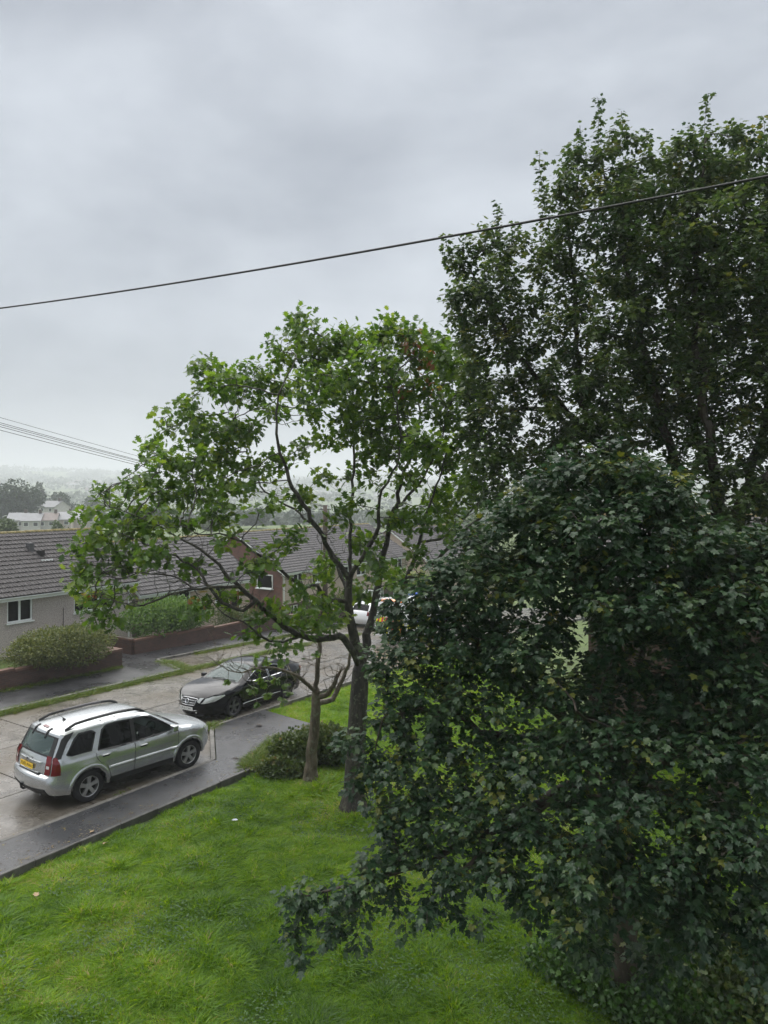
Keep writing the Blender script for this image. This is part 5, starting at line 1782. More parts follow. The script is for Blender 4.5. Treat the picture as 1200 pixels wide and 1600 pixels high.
# ------------------------------------------------------------------ the oak
def make_oak():
    g = np.random.default_rng(21)
    D0 = 15.7
    base = px(552, 1258, D0)
    gz = float(ground(base[0], base[1]))
    root = tag(empty('oak_tree', (0, 0, 0)), 'spreading oak with open dark limbs on the grass beside the road', 'tree')
    sk = Skel()
    o = lambda u, v, dd=0.0: px(u, v, D0 + dd)
    b0 = base.copy(); b0[2] = gz - 0.15
    tr = sk.line([b0, o(553, 1240), o(556, 1170), o(560, 1100), o(564, 1045)], -1, 0.18, 0.0, [0.40, 0.235, 0.21, 0.20, 0.185], g)
    top = tr[-1]
    # left stem
    A = sk.line([o(556, 1005, -0.1), o(547, 965, -0.15), (o(544, 935, -0.2)), o(546, 905, -0.2)], top, 0.16, 0.008, [0.15, 0.135, 0.125, 0.115, 0.105], g)
    a = A[-1]
    sk.line([o(522, 872, -0.3), o(507, 842, -0.5), o(482, 800, -0.7), o(455, 757, -0.9), o(438, 700, -1.1), o(430, 650, -1.2), o(442, 600, -1.2), o(462, 560, -1.2)], a, 0.2, 0.02, [0.075, 0.07, 0.065, 0.06, 0.05, 0.04, 0.03, 0.022, 0.012], g)
    sk.line([o(547, 860, 0.1), o(549, 800, 0.2), o(552, 740, 0.4), o(556, 680, 0.5), o(548, 610, 0.6), o(545, 560, 0.6)], a, 0.2, 0.02, [0.055, 0.05, 0.045, 0.038, 0.03, 0.02, 0.012], g)
    sk.line([o(562, 880, -0.4), o(580, 850, -0.6), o(593, 824, -0.7), o(590, 795, -0.8), o(600, 760, -0.9), o(622, 720, -1.0), o(626, 660, -1.1), o(610, 590, -1.0)], a, 0.2, 0.02, [0.07, 0.065, 0.06, 0.05, 0.042, 0.034, 0.028, 0.02, 0.012], g)
    n4 = sk.near(o(543, 937, -0.2), A)
    sk.line([o(520, 937, -0.5), o(505, 931, -0.7), o(493, 914, -0.9), o(475, 916, -1.1), o(455, 906, -1.3), o(430, 885, -1.5), o(403, 866, -1.7), o(380, 850, -1.8), (o(350, 836, -2.0)), o(315, 835, -2.1), o(280, 820, -2.2)], n4, 0.15, 0.015, [0.06, 0.058, 0.055, 0.052, 0.048, 0.045, 0.04, 0.034, 0.028, 0.022, 0.016, 0.01], g)
    n5 = sk.near(o(544, 930, -0.2), A)
    sk.line([o(532, 900, 0.2), o(520, 865, 0.5), o(500, 832, 0.7), o(470, 805, 0.9), o(445, 790, 1.1), o(410, 760, 1.2), o(390, 715, 1.2), o(370, 670, 1.1), o(345, 620, 1.0)], n5, 0.2, 0.02, [0.055, 0.05, 0.045, 0.04, 0.035, 0.03, 0.026, 0.02, 0.014, 0.009], g)
    # right stem
    B = sk.line([o(572, 1010, 0.2), o(575, 985, 0.3), o(584, 955, 0.4), o(591, 910, 0.5), o(598, 870, 0.6), o(606, 838, 0.7)], top, 0.18, 0.01, [0.14, 0.13, 0.12, 0.11, 0.10, 0.09, 0.08], g)
    b = B[-1]
    sk.line([o(620, 785, 0.8), o(629, 740, 0.9), o(650, 695, 1.0), o(655, 640, 1.0), o(640, 580, 0.9)], b, 0.2, 0.02, [0.07, 0.06, 0.05, 0.04, 0.028, 0.012], g)
    sk.line([o(612, 800, 0.3), o(645, 770, 0.1), o(668, 735, 0.0), o(690, 690, 0.0), o(700, 640, 0.0)], b, 0.2, 0.02, [0.05, 0.045, 0.038, 0.03, 0.022, 0.012], g)
    nb = sk.near(o(575, 985, 0.3), B)
    Cc = sk.line([o(598, 985, 0.2), o(618, 950, 0.0), o(632, 912, -0.1), o(645, 880, -0.1), o(655, 850, 0.0), o(668, 800, 0.1), o(682, 760, 0.2), o(700, 700, 0.3)], nb, 0.18, 0.015, [0.085, 0.08, 0.075, 0.07, 0.06, 0.05, 0.04, 0.03, 0.018], g)
    nc = sk.near(o(632, 912, -0.1), Cc)
    sk.line([o(658, 897, -0.4), o(688, 868, -0.6), o(718, 838, -0.7), o(765, 792, -0.8), o(800, 765, -0.8)], nc, 0.18, 0.015, [0.06, 0.055, 0.05, 0.042, 0.03, 0.015], g)
    nc2 = sk.near(o(655, 850, 0), Cc)
    sk.line([o(690, 840, 0.3), o(720, 815, 0.5), o(750, 780, 0.6), o(775, 740, 0.6)], nc2, 0.18, 0.015, [0.04, 0.035, 0.03, 0.022, 0.012], g)
    # low left limbs
    nl = sk.near(o(562, 1010), [top] + A[:2])
    L = sk.line([o(535, 995, -0.4), o(505, 999, -0.7), o(470, 993, -1.0), o(440, 976, -1.3), o(418, 958, -1.5), o(398, 940, -1.7), o(378, 920, -1.9), o(355, 900, -2.0), o(332, 872, -2.1), o(300, 850, -2.2), o(268, 835, -2.3), o(235, 815, -2.3)], top, 0.15, 0.012, [0.10, 0.092, 0.085, 0.08, 0.074, 0.068, 0.06, 0.052, 0.044, 0.036, 0.028, 0.018, 0.01], g)
    l2 = sk.near(o(400, 943, -1.7), L)
    sk.line([o(375, 955, -1.9), o(345, 938, -2.0), o(325, 915, -2.1), o(308, 890, -2.1), o(270, 868, -2.2), o(230, 850, -2.2), o(180, 830, -2.2)], l2, 0.15, 0.012, [0.045, 0.045, 0.04, 0.035, 0.03, 0.024, 0.016, 0.01], g)
    l3 = sk.near(o(378, 920, -1.9), L)
    sk.line([o(340, 918, -2.2), o(300, 921, -2.4), (o(250, 934, -2.6)), o(215, 948, -2.7), o(185, 940, -2.8), o(160, 935, -2.8)], l3, 0.15, 0.012, [0.04, 0.036, 0.03, 0.025, 0.02, 0.014, 0.009], g)
    l4 = sk.near(o(470, 993, -1.0), L)
    sk.line([o(440, 1003, -1.3), o(410, 996, -1.6), o(385, 975, -1.9), o(350, 960, -2.1), (o(325, 930, -2.3))], l4, 0.15, 0.012, [0.035, 0.032, 0.028, 0.022, 0.016, 0.01], g)
    l5 = sk.near(o(300, 921, -2.4)); sk.line([o(270, 900, -2.3), o(225, 895, -2.2), o(185, 905, -2.1), o(150, 890, -2.0)], l5, 0.15, 0.012, [0.02, 0.018, 0.014, 0.011, 0.008], g)
    nl6 = sk.near(o(235, 815, -2.3)); sk.line([o(200, 800, -2.3), o(170, 790, -2.3), o(158, 770, -2.3)], nl6, 0.15, 0.012, [0.014, 0.012, 0.01, 0.007], g)
    # leaf masses
    R_ = random.Random(3)
    raw = [(705, 545, 26, 30), (735, 600, 26, 44), (730, 680, 30, 40), (740, 740, 30, 26), (480, 640, 30, 22), (350, 660, 24, 18), (475, 700, 20, 16), (390, 735, 26, 18), (475, 512, 30, 26), (452, 548, 34, 28), (500, 545, 30, 30), (325, 585, 26, 30), (345, 600, 26, 22), (400, 590, 34, 26), (380, 615, 30, 22), (540, 535, 38, 30), (612, 522, 44, 26), (660, 548, 42, 34), (700, 580, 28, 44), (580, 580, 52, 38), (500, 600, 44, 32), (640, 600, 46, 34), (690, 640, 34, 36), (540, 620, 36, 26),
           (290, 632, 22, 15), (262, 662, 20, 20), (300, 655, 24, 16), (325, 675, 38, 24), (378, 678, 36, 24), (420, 640, 24, 16), (440, 610, 22, 18), (240, 705, 24, 20), (285, 725, 44, 26), (335, 720, 36, 24), (222, 755, 28, 22), (270, 770, 40, 26), (320, 765, 34, 22), (162, 768, 13, 18), (178, 790, 22, 16), (145, 800, 18, 14), (205, 815, 36, 26), (170, 835, 34, 24), (255, 815, 36, 24), (120, 858, 18, 11), (140, 885, 22, 17), (195, 870, 34, 22), (240, 860, 30, 18), (128, 915, 16, 15), (150, 935, 30, 20), (160, 965, 28, 18), (190, 930, 20, 14), (300, 815, 28, 16), (340, 795, 34, 18), (375, 760, 26, 18), (350, 845, 22, 12), (300, 880, 18, 10),
           (610, 650, 46, 30), (560, 665, 44, 32), (655, 690, 36, 30), (520, 690, 22, 16), (600, 700, 40, 26), (565, 740, 30, 22), (510, 740, 18, 14), (640, 745, 26, 16), (690, 715, 30, 24), (545, 795, 22, 14), (560, 845, 26, 20), (470, 770, 20, 13), (430, 720, 18, 14), (415, 790, 24, 12), (455, 840, 26, 14), (420, 870, 28, 14), (395, 890, 20, 12), (500, 890, 16, 22), (585, 885, 22, 20), (560, 920, 18, 16), (640, 815, 30, 18), (690, 790, 34, 22), (720, 760, 28, 20), (650, 860, 20, 14), (620, 905, 18, 14), (700, 830, 26, 14),
           (470, 962, 36, 13), (425, 957, 28, 13), (520, 965, 22, 12), (395, 985, 18, 9), (440, 1010, 20, 10), (500, 945, 20, 10), (350, 930, 12, 10), (310, 952, 14, 10), (465, 930, 16, 8)]
    blobs = []
    for (u, v, ru, rv) in raw:
        # depth follows the limbs: lower left ones come towards us
        if v > 780 and u < 470: dd = -1.9 + R_.uniform(-0.5, 0.5)
        elif u < 420: dd = -0.6 + R_.uniform(-1.4, 1.6)
        else: dd = R_.uniform(-1.6, 1.8)
        blobs.append((u, v, D0 + dd, ru, rv, 0.32 + 0.2 * R_.random() + 0.006 * min(ru, 40)))
    A_ = blob_points(blobs, 112, g)
    sk.grow(A_, 0.12, 1.2, 0.125, 90, 0.02, 0.16, g)
    tset = set(tr)
    for q in list(sk.fix):
        if q not in tset: sk.fix[q] = max(sk.fix[q] * 0.76, 0.008)
    limbs_ = [q for q in sk.fix if q not in tset and sk.fix[q] < 0.06]
    sk.dead_twigs(limbs_, 190, 0.75, g)
    P, r = sk.finish(0.0058, 2.5, None)
    r[:] = np.minimum(r, 0.5)
    wood(root, sk, M['bark_oak'], tr, 0.02)
    # rosettes of leaves at the ends of the twigs that reach the masses
    tips = np.array([i for i in range(len(P)) if not sk.kids[i] and i not in sk.fix])
    near = np.array([i for i in range(len(P)) if sk.kids[i] and sk.r[i] < 0.0105 and i not in sk.fix])
    near = near[g.random(len(near)) < 0.6]
    src = np.r_[tips, near]
    k = np.r_[np.full(len(tips), 9), np.full(len(near), 6)]
    idx = np.repeat(src, k)
    d = unit(P[idx] - P[sk.parn[idx]])
    rad = rdir(len(idx), g); rad = unit(rad - d * (rad * d).sum(1, keepdims=True))
    Dd = unit(rad * 1.0 + d * g.uniform(0.1, 0.9, (len(idx), 1)) - UP * g.uniform(0.0, 0.45, (len(idx), 1)))
    N = unit(UP * 1.0 + d * 0.5 + g.normal(0, 0.45, (len(idx), 3)))
    Pl = P[idx] + Dd * 0.03 + g.normal(0, 0.085, (len(idx), 3))
    # each spray has its own tone; a few sprays have turned
    tone = g.normal(0.45, 0.20, len(P))
    rnd = np.clip(tone[idx] + g.normal(0, 0.12, len(idx)), 0, 0.95)
    turned = [(640, 520), (655, 545), (668, 560), (690, 605), (630, 595), (678, 590), (415, 905), (395, 925), (160, 935), (330, 925), (640, 530)]
    for (u, v) in turned:
        q = o(u, v, -1.0)
        m = (np.hypot(Pl[:, 0] - q[0], Pl[:, 2] - q[2]) < 0.20) & (g.random(len(idx)) < 0.15)
        rnd[m] = g.uniform(0.962, 1.0, m.sum())
    leaves('crown', Pl, Dd, N, g.uniform(0.10, 0.20, len(idx)), rnd, OAK, M['oak_leaf'], root)
    return len(idx)


n_oak = make_oak()


# ------------------------------------------------------------------ small pale tree with a broken limb
def make_small_tree():
    g = np.random.default_rng(5)
    D0 = 17.3
    root = tag(empty('small_tree'), 'small pale trunked tree with a broken limb and bare twigs beside the oak', 'tree')
    sk = Skel(); o = lambda u, v, dd=0.0: px(u, v, D0 + dd)
    b0 = o(485, 1214); b0[2] = float(ground(b0[0], b0[1])) - 0.1
    tr = sk.line([b0, o(486, 1195), o(490, 1150), o(494, 1110), o(494, 1080)], -1, 0.15, 0.01, [0.22, 0.145, 0.125, 0.115, 0.10], g)
    t = tr[-1]
    sk.line([o(497, 1040, 0.0), o(499, 1005, 0.1), o(492, 960, 0.2), o(476, 935, 0.2), o(471, 905, 0.2)], t, 0.15, 0.015, [0.06, 0.055, 0.045, 0.038, 0.03, 0.02], g)
    sk.line([o(480, 1068, -0.2), o(462, 1055, -0.4), o(438, 1046, -0.6), o(405, 1042, -0.8), o(375, 1052, -0.9), o(345, 1042, -1.0), o(322, 1024, -1.0)], t, 0.15, 0.015, [0.05, 0.045, 0.038, 0.03, 0.022, 0.014, 0.009, 0.006], g)
    q = tr[-2]
    sk.line([o(512, 1085, -0.1), o(524, 1064, -0.15), o(531, 1050, -0.15)], q, 0.12, 0.01, [0.065, 0.06, 0.052, 0.04], g)
    sk.line([o(520, 1092, 0.25), o(534, 1065, 0.3), o(545, 1035, 0.3), o(552, 1000, 0.3)], tr[-3], 0.15, 0.01, [0.07, 0.06, 0.05, 0.038, 0.02], g)
    blobs = [(505, 1030, D0, 45, 22, 0.5), (470, 1035, D0 - 0.3, 35, 20, 0.4), (540, 1010, D0, 30, 25, 0.4), (430, 1062, D0 - 0.6, 34, 16, 0.35, 3.0), (400, 1075, D0 - 0.7, 26, 12, 0.3, 3.0), (375, 1045, D0 - 0.8, 16, 10, 0.2, 2.0), (410, 1035, D0 - 0.7, 28, 10, 0.3), (455, 985, D0, 30, 25, 0.4), (500, 960, D0, 28, 25, 0.4), (352, 1062, D0 - 1, 7, 8, 0.15), (404, 1098, D0 - 0.8, 9, 8, 0.15), (445, 1085, D0 - 0.5, 16, 14, 0.2)]
    sk.grow(blob_points(blobs, 55, g), 0.12, 1.2, 0.15, 70, 0.0, 0.3, g)
    sk.dead_twigs([q for q in sk.fix if q not in set(tr)], 70, 0.7, g, 0.0085, 0.0)
    P, r = sk.finish(0.0062, 2.5, None)
    wood(root, sk, M['bark_small'], tr, 0.02)
    # splintered end of the broken limb
    m = MB(); c = o(531, 1050, -0.15); d = unit(o(531, 1050) - o(524, 1064)); 
    for k in range(7):
        e = c + g.normal(0, 0.02, 3); tip = e + d * g.uniform(0.10, 0.28) + g.normal(0, 0.03, 3)
        m.tube([e - d * 0.15, e, tip], [0.02, 0.015, 0.002], 5)
    m.build('broken_end', M['splinter'], root)
    tips = np.array([i for i in range(len(P)) if not sk.kids[i] and i not in sk.fix])
    q = o(460, 1036, -0.5)
    keep = ((P[tips, 0] < q[0]) & (P[tips, 2] < q[2])) | (g.random(len(tips)) < 0.10)
    src = tips[keep]; idx = np.repeat(src, 8)
    d = unit(P[idx] - P[sk.parn[idx]]); Dd = unit(rdir(len(idx), g) + d * 0.5 - UP * 0.3)
    leaves('crown', P[idx], Dd, unit(UP + g.normal(0, 0.5, (len(idx), 3))), g.uniform(0.12, 0.19, len(idx)), np.clip(g.normal(0.5, 0.2, len(idx)), 0, 0.95), OAK, M['oak_leaf'], root)


make_small_tree()


# ------------------------------------------------------------------ the two maples
def maple_leaves(root, sk, g, per_tip, per_edge, rmax, size, keys=0.02, shoots=0.16, mat='maple_leaf', thin=()):
    P = sk.Pn
    ids = np.array([i for i in range(len(P)) if sk.r[i] < rmax and sk.parn[i] >= 0 and i not in sk.fix])
    tip = np.array([not sk.kids[i] for i in ids])
    k = np.where(np.isin(ids, list(thin)), 7, np.where(tip, per_tip, per_edge))
    idx = np.repeat(ids, k); n = len(idx)
    d = unit(P[idx] - P[sk.parn[idx]])
    rad = rdir(n, g); rad = unit(rad - 0.6 * d * (rad * d).sum(1, keepdims=True))
    Pl = P[sk.parn[idx]] + (P[idx] - P[sk.parn[idx]]) * g.uniform(0, 1.25, (n, 1)) + rad * g.uniform(0.02, shoots, (n, 1)) * np.where(np.isin(idx, list(thin)), 0.45, 1.0)[:, None]
    Pl[:, 2] += g.normal(0, 0.02, n)
    Dd = unit(rad * np.array([1, 1, 0.35]) + d * 0.3 - UP * g.uniform(0.05, 0.7, (n, 1)))
    N = unit(UP * 0.95 + np.stack([rad[:, 0], rad[:, 1], np.zeros(n)], 1) * 0.35 + g.normal(0, 0.38, (n, 3)))
    tone = g.normal(0.42, 0.22, len(P))
    rnd = np.clip(tone[idx] + g.normal(0, 0.15, n), 0, 0.955)
    leaves('crown', Pl, Dd, N, g.uniform(0.45, 1.2, n) * size, rnd, MAPLE, M[mat], root)
    # hanging bunches of winged keys
    c = ids[g.random(len(ids)) < keys]
    idx = np.repeat(c, 16); n = len(idx)
    Pk = P[idx] + g.normal(0, 0.035, (n, 3)) - UP * g.uniform(0, 0.10, (n, 1))
    leaves('seed_keys', Pk, unit(g.normal(0, 0.5, (n, 3)) - UP), rdir(n, g), g.uniform(0.03, 0.05, n), g.uniform(0.962, 1.0, n), KEYS, M['maple_leaf'], root)['kind'] = 'stuff'
    return len(Pl)


def make_tall_maple():
    g = np.random.default_rng(11)
    root = tag(empty('maple_tree'), 'tall dark maple rising to the top right behind the overhead cable', 'tree')
    sk = Skel()
    o = px
    b0 = np.array([6.4, 13.4, 0.0]); b0[2] = float(ground(b0[0], b0[1])) - 0.15
    tr = sk.line([b0, b0 + np.array([0.0, -0.05, 1.2]), np.array([6.3, 13.3, 2.6]), np.array([6.25, 13.2, 4.2])], -1, 0.3, 0.01, [0.36, 0.28, 0.25, 0.23], g)
    t = tr[-1]
    limbs = [[(1080, 790, 13), (1040, 690, 12.9), (1020, 600, 12.8), (990, 480, 12.8), (965, 360, 13), (940, 250, 13.2)],
             [(1050, 800, 13.3), (960, 720, 13.5), (890, 650, 13.6), (820, 570, 13.6), (765, 480, 13.5), (735, 420, 13.4)],
             [(1120, 780, 12.6), (1110, 680, 12.3), (1090, 560, 12.2), (1085, 420, 12.4), (1095, 280, 12.8), (1105, 210, 13)],
             [(1160, 780, 13.2), (1190, 680, 13.2), (1215, 560, 13), (1230, 420, 13), (1225, 300, 13.2)],
             [(1040, 760, 13.8), (930, 690, 14.2), (850, 640, 14.3), (790, 640, 14.2), (745, 640, 14)],
             [(1150, 800, 12.4), (1230, 720, 11.8), (1290, 620, 11.6), (1330, 500, 11.8)],
             [(1090, 820, 12.8), (1000, 770, 13.0), (935, 700, 13.3), (905, 600, 13.5), (895, 480, 13.6), (890, 350, 13.5), (905, 270, 13.4)],
             [(1120, 760, 13.6), (1075, 640, 14.0), (1050, 520, 14.2), (1040, 400, 14.2), (1050, 280, 14.0)]]
    for q in limbs:
        pts = [o(*p) for p in q]
        sk.line(pts, t, 0.25, 0.03, list(np.linspace(0.105, 0.014, len(pts) + 1)), g)
    blobs = [(820, 430, 13.4, 50, 70, 0.8), (850, 500, 13.3, 60, 70, 0.8), (715, 480, 13.4, 28, 60, 0.6), (1150, 300, 12.9, 60, 60, 0.8), (1040, 360, 12.8, 70, 70, 0.9), (800, 720, 13.3, 60, 50, 0.8, 1.6), (850, 790, 13.2, 70, 40, 0.7, 1.5), (900, 690, 13.1, 70, 50, 0.7, 1.5), (760, 780, 13.6, 40, 30, 0.5), (780, 620, 13.8, 50, 40, 0.6, 1.3), (860, 740, 13.2, 80, 45, 0.8, 1.2), (960, 660, 13.2, 90, 50, 0.8, 1.2), (1060, 640, 13.4, 90, 50, 0.9, 1.2), (1130, 640, 12.6, 80, 60, 0.8, 1.2), (1000, 790, 12.6, 90, 45, 0.7), (1100, 820, 12.4, 90, 50, 0.8), (1180, 900, 12.4, 80, 60, 0.8), (735, 520, 13.5, 30, 70, 0.7), (715, 400, 13.3, 26, 30, 0.5), (745, 650, 13.8, 40, 60, 0.7), (800, 640, 14.0, 50, 60, 0.8, 0.7), (960, 720, 12.6, 90, 50, 0.8), (1080, 740, 12.4, 90, 50, 0.8), (1160, 790, 12.2, 90, 50, 0.8), (1000, 320, 12.9, 60, 80, 0.8), (1160, 360, 12.6, 80, 80, 1.0), (765, 470, 13.4, 70, 95, 1.0), (722, 440, 13.3, 32, 55, 0.6), (770, 390, 13.4, 50, 40, 0.7), (760, 590, 13.5, 45, 90, 0.9), (765, 700, 13.7, 50, 50, 0.8, 0.7), (840, 690, 13.8, 60, 50, 0.8, 0.7), (830, 560, 13.6, 60, 80, 0.9), (870, 400, 13.2, 45, 80, 0.8),
             (900, 330, 13.1, 55, 100, 0.9), (935, 262, 13.2, 36, 50, 0.7), (985, 270, 13.2, 45, 62, 0.8), (990, 400, 12.8, 100, 120, 1.3), (1060, 300, 13.0, 70, 85, 1.0), (1115, 255, 13.1, 38, 46, 0.7), (1165, 250, 13.1, 50, 60, 0.8), (1110, 420, 12.4, 100, 120, 1.3), (1210, 290, 13.1, 60, 80, 1.0), (1240, 420, 12.8, 110, 130, 1.3), (1300, 320, 12.6, 90, 110, 1.2), (950, 540, 12.7, 100, 110, 1.2), (1070, 560, 12.6, 110, 100, 1.2), (1200, 590, 12.5, 110, 100, 1.2), (1310, 540, 12, 110, 130, 1.2),
             (920, 640, 12.4, 80, 70, 0.9, 0.75), (1030, 680, 12.8, 80, 55, 0.9, 0.6), (1150, 700, 12.8, 90, 70, 1.0, 0.7), (1230, 730, 12.3, 90, 90, 1.0), (870, 620, 13.9, 60, 60, 0.7, 0.7), (1010, 600, 14.2, 100, 90, 0.8, 0.7), (1150, 480, 14, 120, 120, 0.9, 0.8), (820, 760, 13.4, 60, 40, 0.6), (1190, 840, 12.8, 80, 80, 0.9)]
    A_ = blob_points(blobs, 46, g)
    sk.grow(A_, 0.19, 1.5, 0.24, 80, 0.14, 0.12, g)
    # whippy leading shoots above the crown
    spires = [(934, 152, 13.2, 0.85), (906, 196, 13.1, 0.5), (971, 174, 13.2, 0.6), (1010, 202, 13.2, 0.5), (1107, 146, 13.1, 0.75), (1075, 196, 13.0, 0.4), (843, 238, 13.2, 0.9), (777, 320, 13.4, 0.6), (729, 366, 13.3, 0.5), (696, 366, 13.3, 0.4), (805, 350, 13.4, 0.4), (1150, 190, 13.1, 0.5), (870, 290, 13.1, 0.4), (1194, 182, 13.1, 0.5)]
    thin = []
    for (u, v, d, L) in spires:
        L *= 1.25; tip = o(u, v, d); foot = tip - np.array([g.normal(0, 0.06), g.normal(0, 0.06), L])
        thin += sk.line([foot, (foot + tip) / 2 + g.normal(0, 0.02, 3), tip], sk.near(foot), 0.07, 0.008, None, g)
    sk.finish(0.004, 2.35, None)
    wood(root, sk, M['bark_maple'], tr, 0.03)
    return maple_leaves(root, sk, g, 33, 27, 0.011, 0.10, 0.012, 0.19, 'tall_leaf', thin), len(sk.P)


def make_near_maple():
    g = np.random.default_rng(12)
    root = tag(empty('maple_tree'), 'dense low maple with grey-green leaves sweeping down to the grass in front', 'tree')
    sk = Skel(); o = px
    b0 = np.array([3.2, 9.6, 0.0]); b0[2] = float(ground(b0[0], b0[1])) - 0.15
    tr = sk.line([b0, b0 + np.array([0.05, -0.05, 0.8]), np.array([3.15, 9.3, 1.8]), np.array([3.0, 9.1, 2.8])], -1, 0.25, 0.01, [0.22, 0.17, 0.15, 0.13], g)
    t = tr[-1]
    limbs = [[(940, 1000, 8.7), (900, 900, 8.4), (880, 800, 8.2), (890, 740, 8.1)], [(1000, 1000, 8.6), (1020, 900, 8.2), (1010, 790, 8.0)],
             [(880, 1130, 8.6), (800, 1060, 8.5), (730, 990, 8.5), (680, 950, 8.5)], [(890, 1160, 8.5), (780, 1150, 8.3), (680, 1110, 8.4), (600, 1120, 8.5)],
             [(900, 1230, 8.3), (800, 1275, 8.0), (700, 1335, 7.9), (600, 1370, 8.0), (480, 1400, 8.1)], [(960, 1150, 8.0), (930, 1130, 7.4), (900, 1110, 7.0)],
             [(1040, 1120, 8.2), (1090, 1040, 7.6), (1140, 960, 7.4)], [(1060, 1160, 8.0), (1120, 1180, 7.3), (1180, 1180, 7.0)],
             [(980, 1240, 8.0), (960, 1290, 7.2), (900, 1330, 6.9)], [(1040, 1230, 7.9), (1080, 1300, 7.0), (1130, 1340, 6.7)],
             [(870, 1250, 8.2), (760, 1330, 7.7), (690, 1400, 7.6)]]
    for q in limbs:
        src = sk.near(o(*q[0]), tr[-4:])
        pts = [o(*p) for p in q]
        sk.line(pts, src, 0.2, 0.025, list(np.linspace(0.065, 0.012, len(pts) + 1)), g)
    blobs = [(620, 1352, 8.0, 40, 24, 0.35), (690, 1372, 7.8, 44, 22, 0.35), (600, 1400, 7.9, 36, 20, 0.3), (440, 1395, 8.1, 20, 20, 0.25), (520, 1440, 8.0, 30, 24, 0.3), (450, 1455, 8.1, 18, 20, 0.2), (820, 1420, 7.4, 40, 26, 0.3), (640, 1445, 7.8, 24, 18, 0.2), (560, 1225, 8.5, 30, 24, 0.3), (640, 930, 8.6, 40, 26, 0.4), (665, 965, 8.5, 40, 26, 0.4), (610, 985, 8.6, 28, 22, 0.3), (700, 890, 8.5, 36, 26, 0.4), (585, 1030, 8.7, 26, 26, 0.3), (1130, 870, 7.8, 80, 50, 0.7), (1200, 880, 7.6, 70, 60, 0.7), (1050, 990, 7.5, 80, 45, 0.7), (950, 1010, 7.8, 60, 40, 0.6, 0.8), (1010, 1070, 7.7, 70, 40, 0.5, 0.7), (1120, 1110, 7.3, 80, 60, 0.7), (930, 1070, 7.9, 50, 40, 0.5, 0.6), (1060, 1440, 6.8, 70, 40, 0.4), (1160, 1470, 6.6, 60, 50, 0.5), (930, 1470, 7.4, 50, 30, 0.4, 0.7), (1030, 1500, 7.4, 60, 40, 0.4, 0.7), (890, 760, 8.1, 80, 50, 0.6), (955, 740, 8.0, 40, 40, 0.5), (1010, 770, 8.0, 80, 50, 0.6), (820, 810, 8.2, 70, 45, 0.6), (930, 830, 7.8, 110, 60, 0.8), (1060, 850, 7.8, 100, 60, 0.8), (750, 850, 8.4, 50, 36, 0.5), (760, 910, 8.4, 80, 50, 0.7), (690, 940, 8.5, 60, 45, 0.6), (860, 900, 7.9, 90, 60, 0.7), (980, 930, 7.5, 100, 60, 0.8), (1100, 930, 7.5, 90, 60, 0.8), (1180, 960, 7.4, 80, 70, 0.8),
             (640, 1000, 8.6, 55, 45, 0.6), (720, 1010, 8.4, 70, 55, 0.7), (820, 1000, 8.0, 80, 55, 0.7), (620, 1060, 8.6, 40, 40, 0.5), (690, 1090, 8.4, 70, 50, 0.6), (780, 1080, 8.1, 70, 45, 0.6, 0.75), (880, 1080, 7.6, 55, 45, 0.6), (1120, 1040, 7.4, 70, 55, 0.7), (1190, 1080, 7.2, 70, 80, 0.8), (540, 1160, 8.6, 26, 18, 0.25), (600, 1140, 8.6, 50, 32, 0.4), (610, 1200, 8.4, 55, 40, 0.5), (690, 1180, 8.2, 60, 45, 0.5), (770, 1190, 7.9, 70, 40, 0.5, 0.75), (860, 1180, 7.4, 70, 50, 0.6), (960, 1150, 7.2, 60, 50, 0.6), (1060, 1150, 7.1, 80, 60, 0.7), (1160, 1190, 6.9, 80, 70, 0.7),
             (600, 1270, 8.2, 45, 30, 0.4), (660, 1260, 8.1, 60, 40, 0.5), (740, 1260, 7.8, 70, 45, 0.5), (830, 1280, 7.4, 70, 45, 0.5), (930, 1240, 7.0, 80, 60, 0.6), (1030, 1260, 6.9, 80, 60, 0.6), (1140, 1300, 6.7, 80, 60, 0.7), (640, 1330, 8.0, 60, 26, 0.4), (570, 1372, 8.0, 50, 24, 0.35), (500, 1398, 8.1, 48, 26, 0.35), (462, 1425, 8.1, 30, 24, 0.3), (475, 1470, 8.1, 26, 26, 0.3), (545, 1430, 8.0, 34, 22, 0.3), (560, 1480, 7.9, 18, 36, 0.2), (730, 1345, 7.7, 60, 30, 0.4), (800, 1360, 7.4, 60, 36, 0.45), (680, 1420, 7.6, 40, 22, 0.3), (740, 1450, 7.5, 30, 24, 0.25), (900, 1350, 6.9, 70, 46, 0.5), (1000, 1350, 6.8, 70, 50, 0.5), (1100, 1390, 6.6, 70, 46, 0.5), (1190, 1400, 6.5, 60, 60, 0.6), (870, 1430, 6.9, 50, 36, 0.4), (960, 1420, 6.8, 60, 36, 0.4)]
    A_ = blob_points(blobs, 190, g)
    sk.grow(A_, 0.12, 1.2, 0.125, 80, -0.02, 0.15, g)
    for (u, v, d, L) in ((952, 686, 8.0, 0.5), (930, 700, 8.0, 0.3), (1015, 712, 8.0, 0.4), (885, 704, 8.1, 0.3), (845, 740, 8.2, 0.35), (800, 765, 8.2, 0.35), (765, 800, 8.4, 0.3), (730, 815, 8.4, 0.3), (1050, 735, 7.9, 0.35), (1085, 780, 7.8, 0.35), (690, 880, 8.5, 0.3), (655, 895, 8.6, 0.25), (1120, 815, 7.8, 0.3), (905, 725, 8.0, 0.25), (985, 720, 8.0, 0.3), (620, 940, 8.6, 0.25)):
        tip = o(u, v, d); foot = tip - np.array([0, 0, L])
        sk.line([foot, tip], sk.near(foot), 0.08, 0.006, None, g)
    sk.finish(0.0035, 2.35, None)
    wood(root, sk, M['bark_maple'], tr, 0.018)
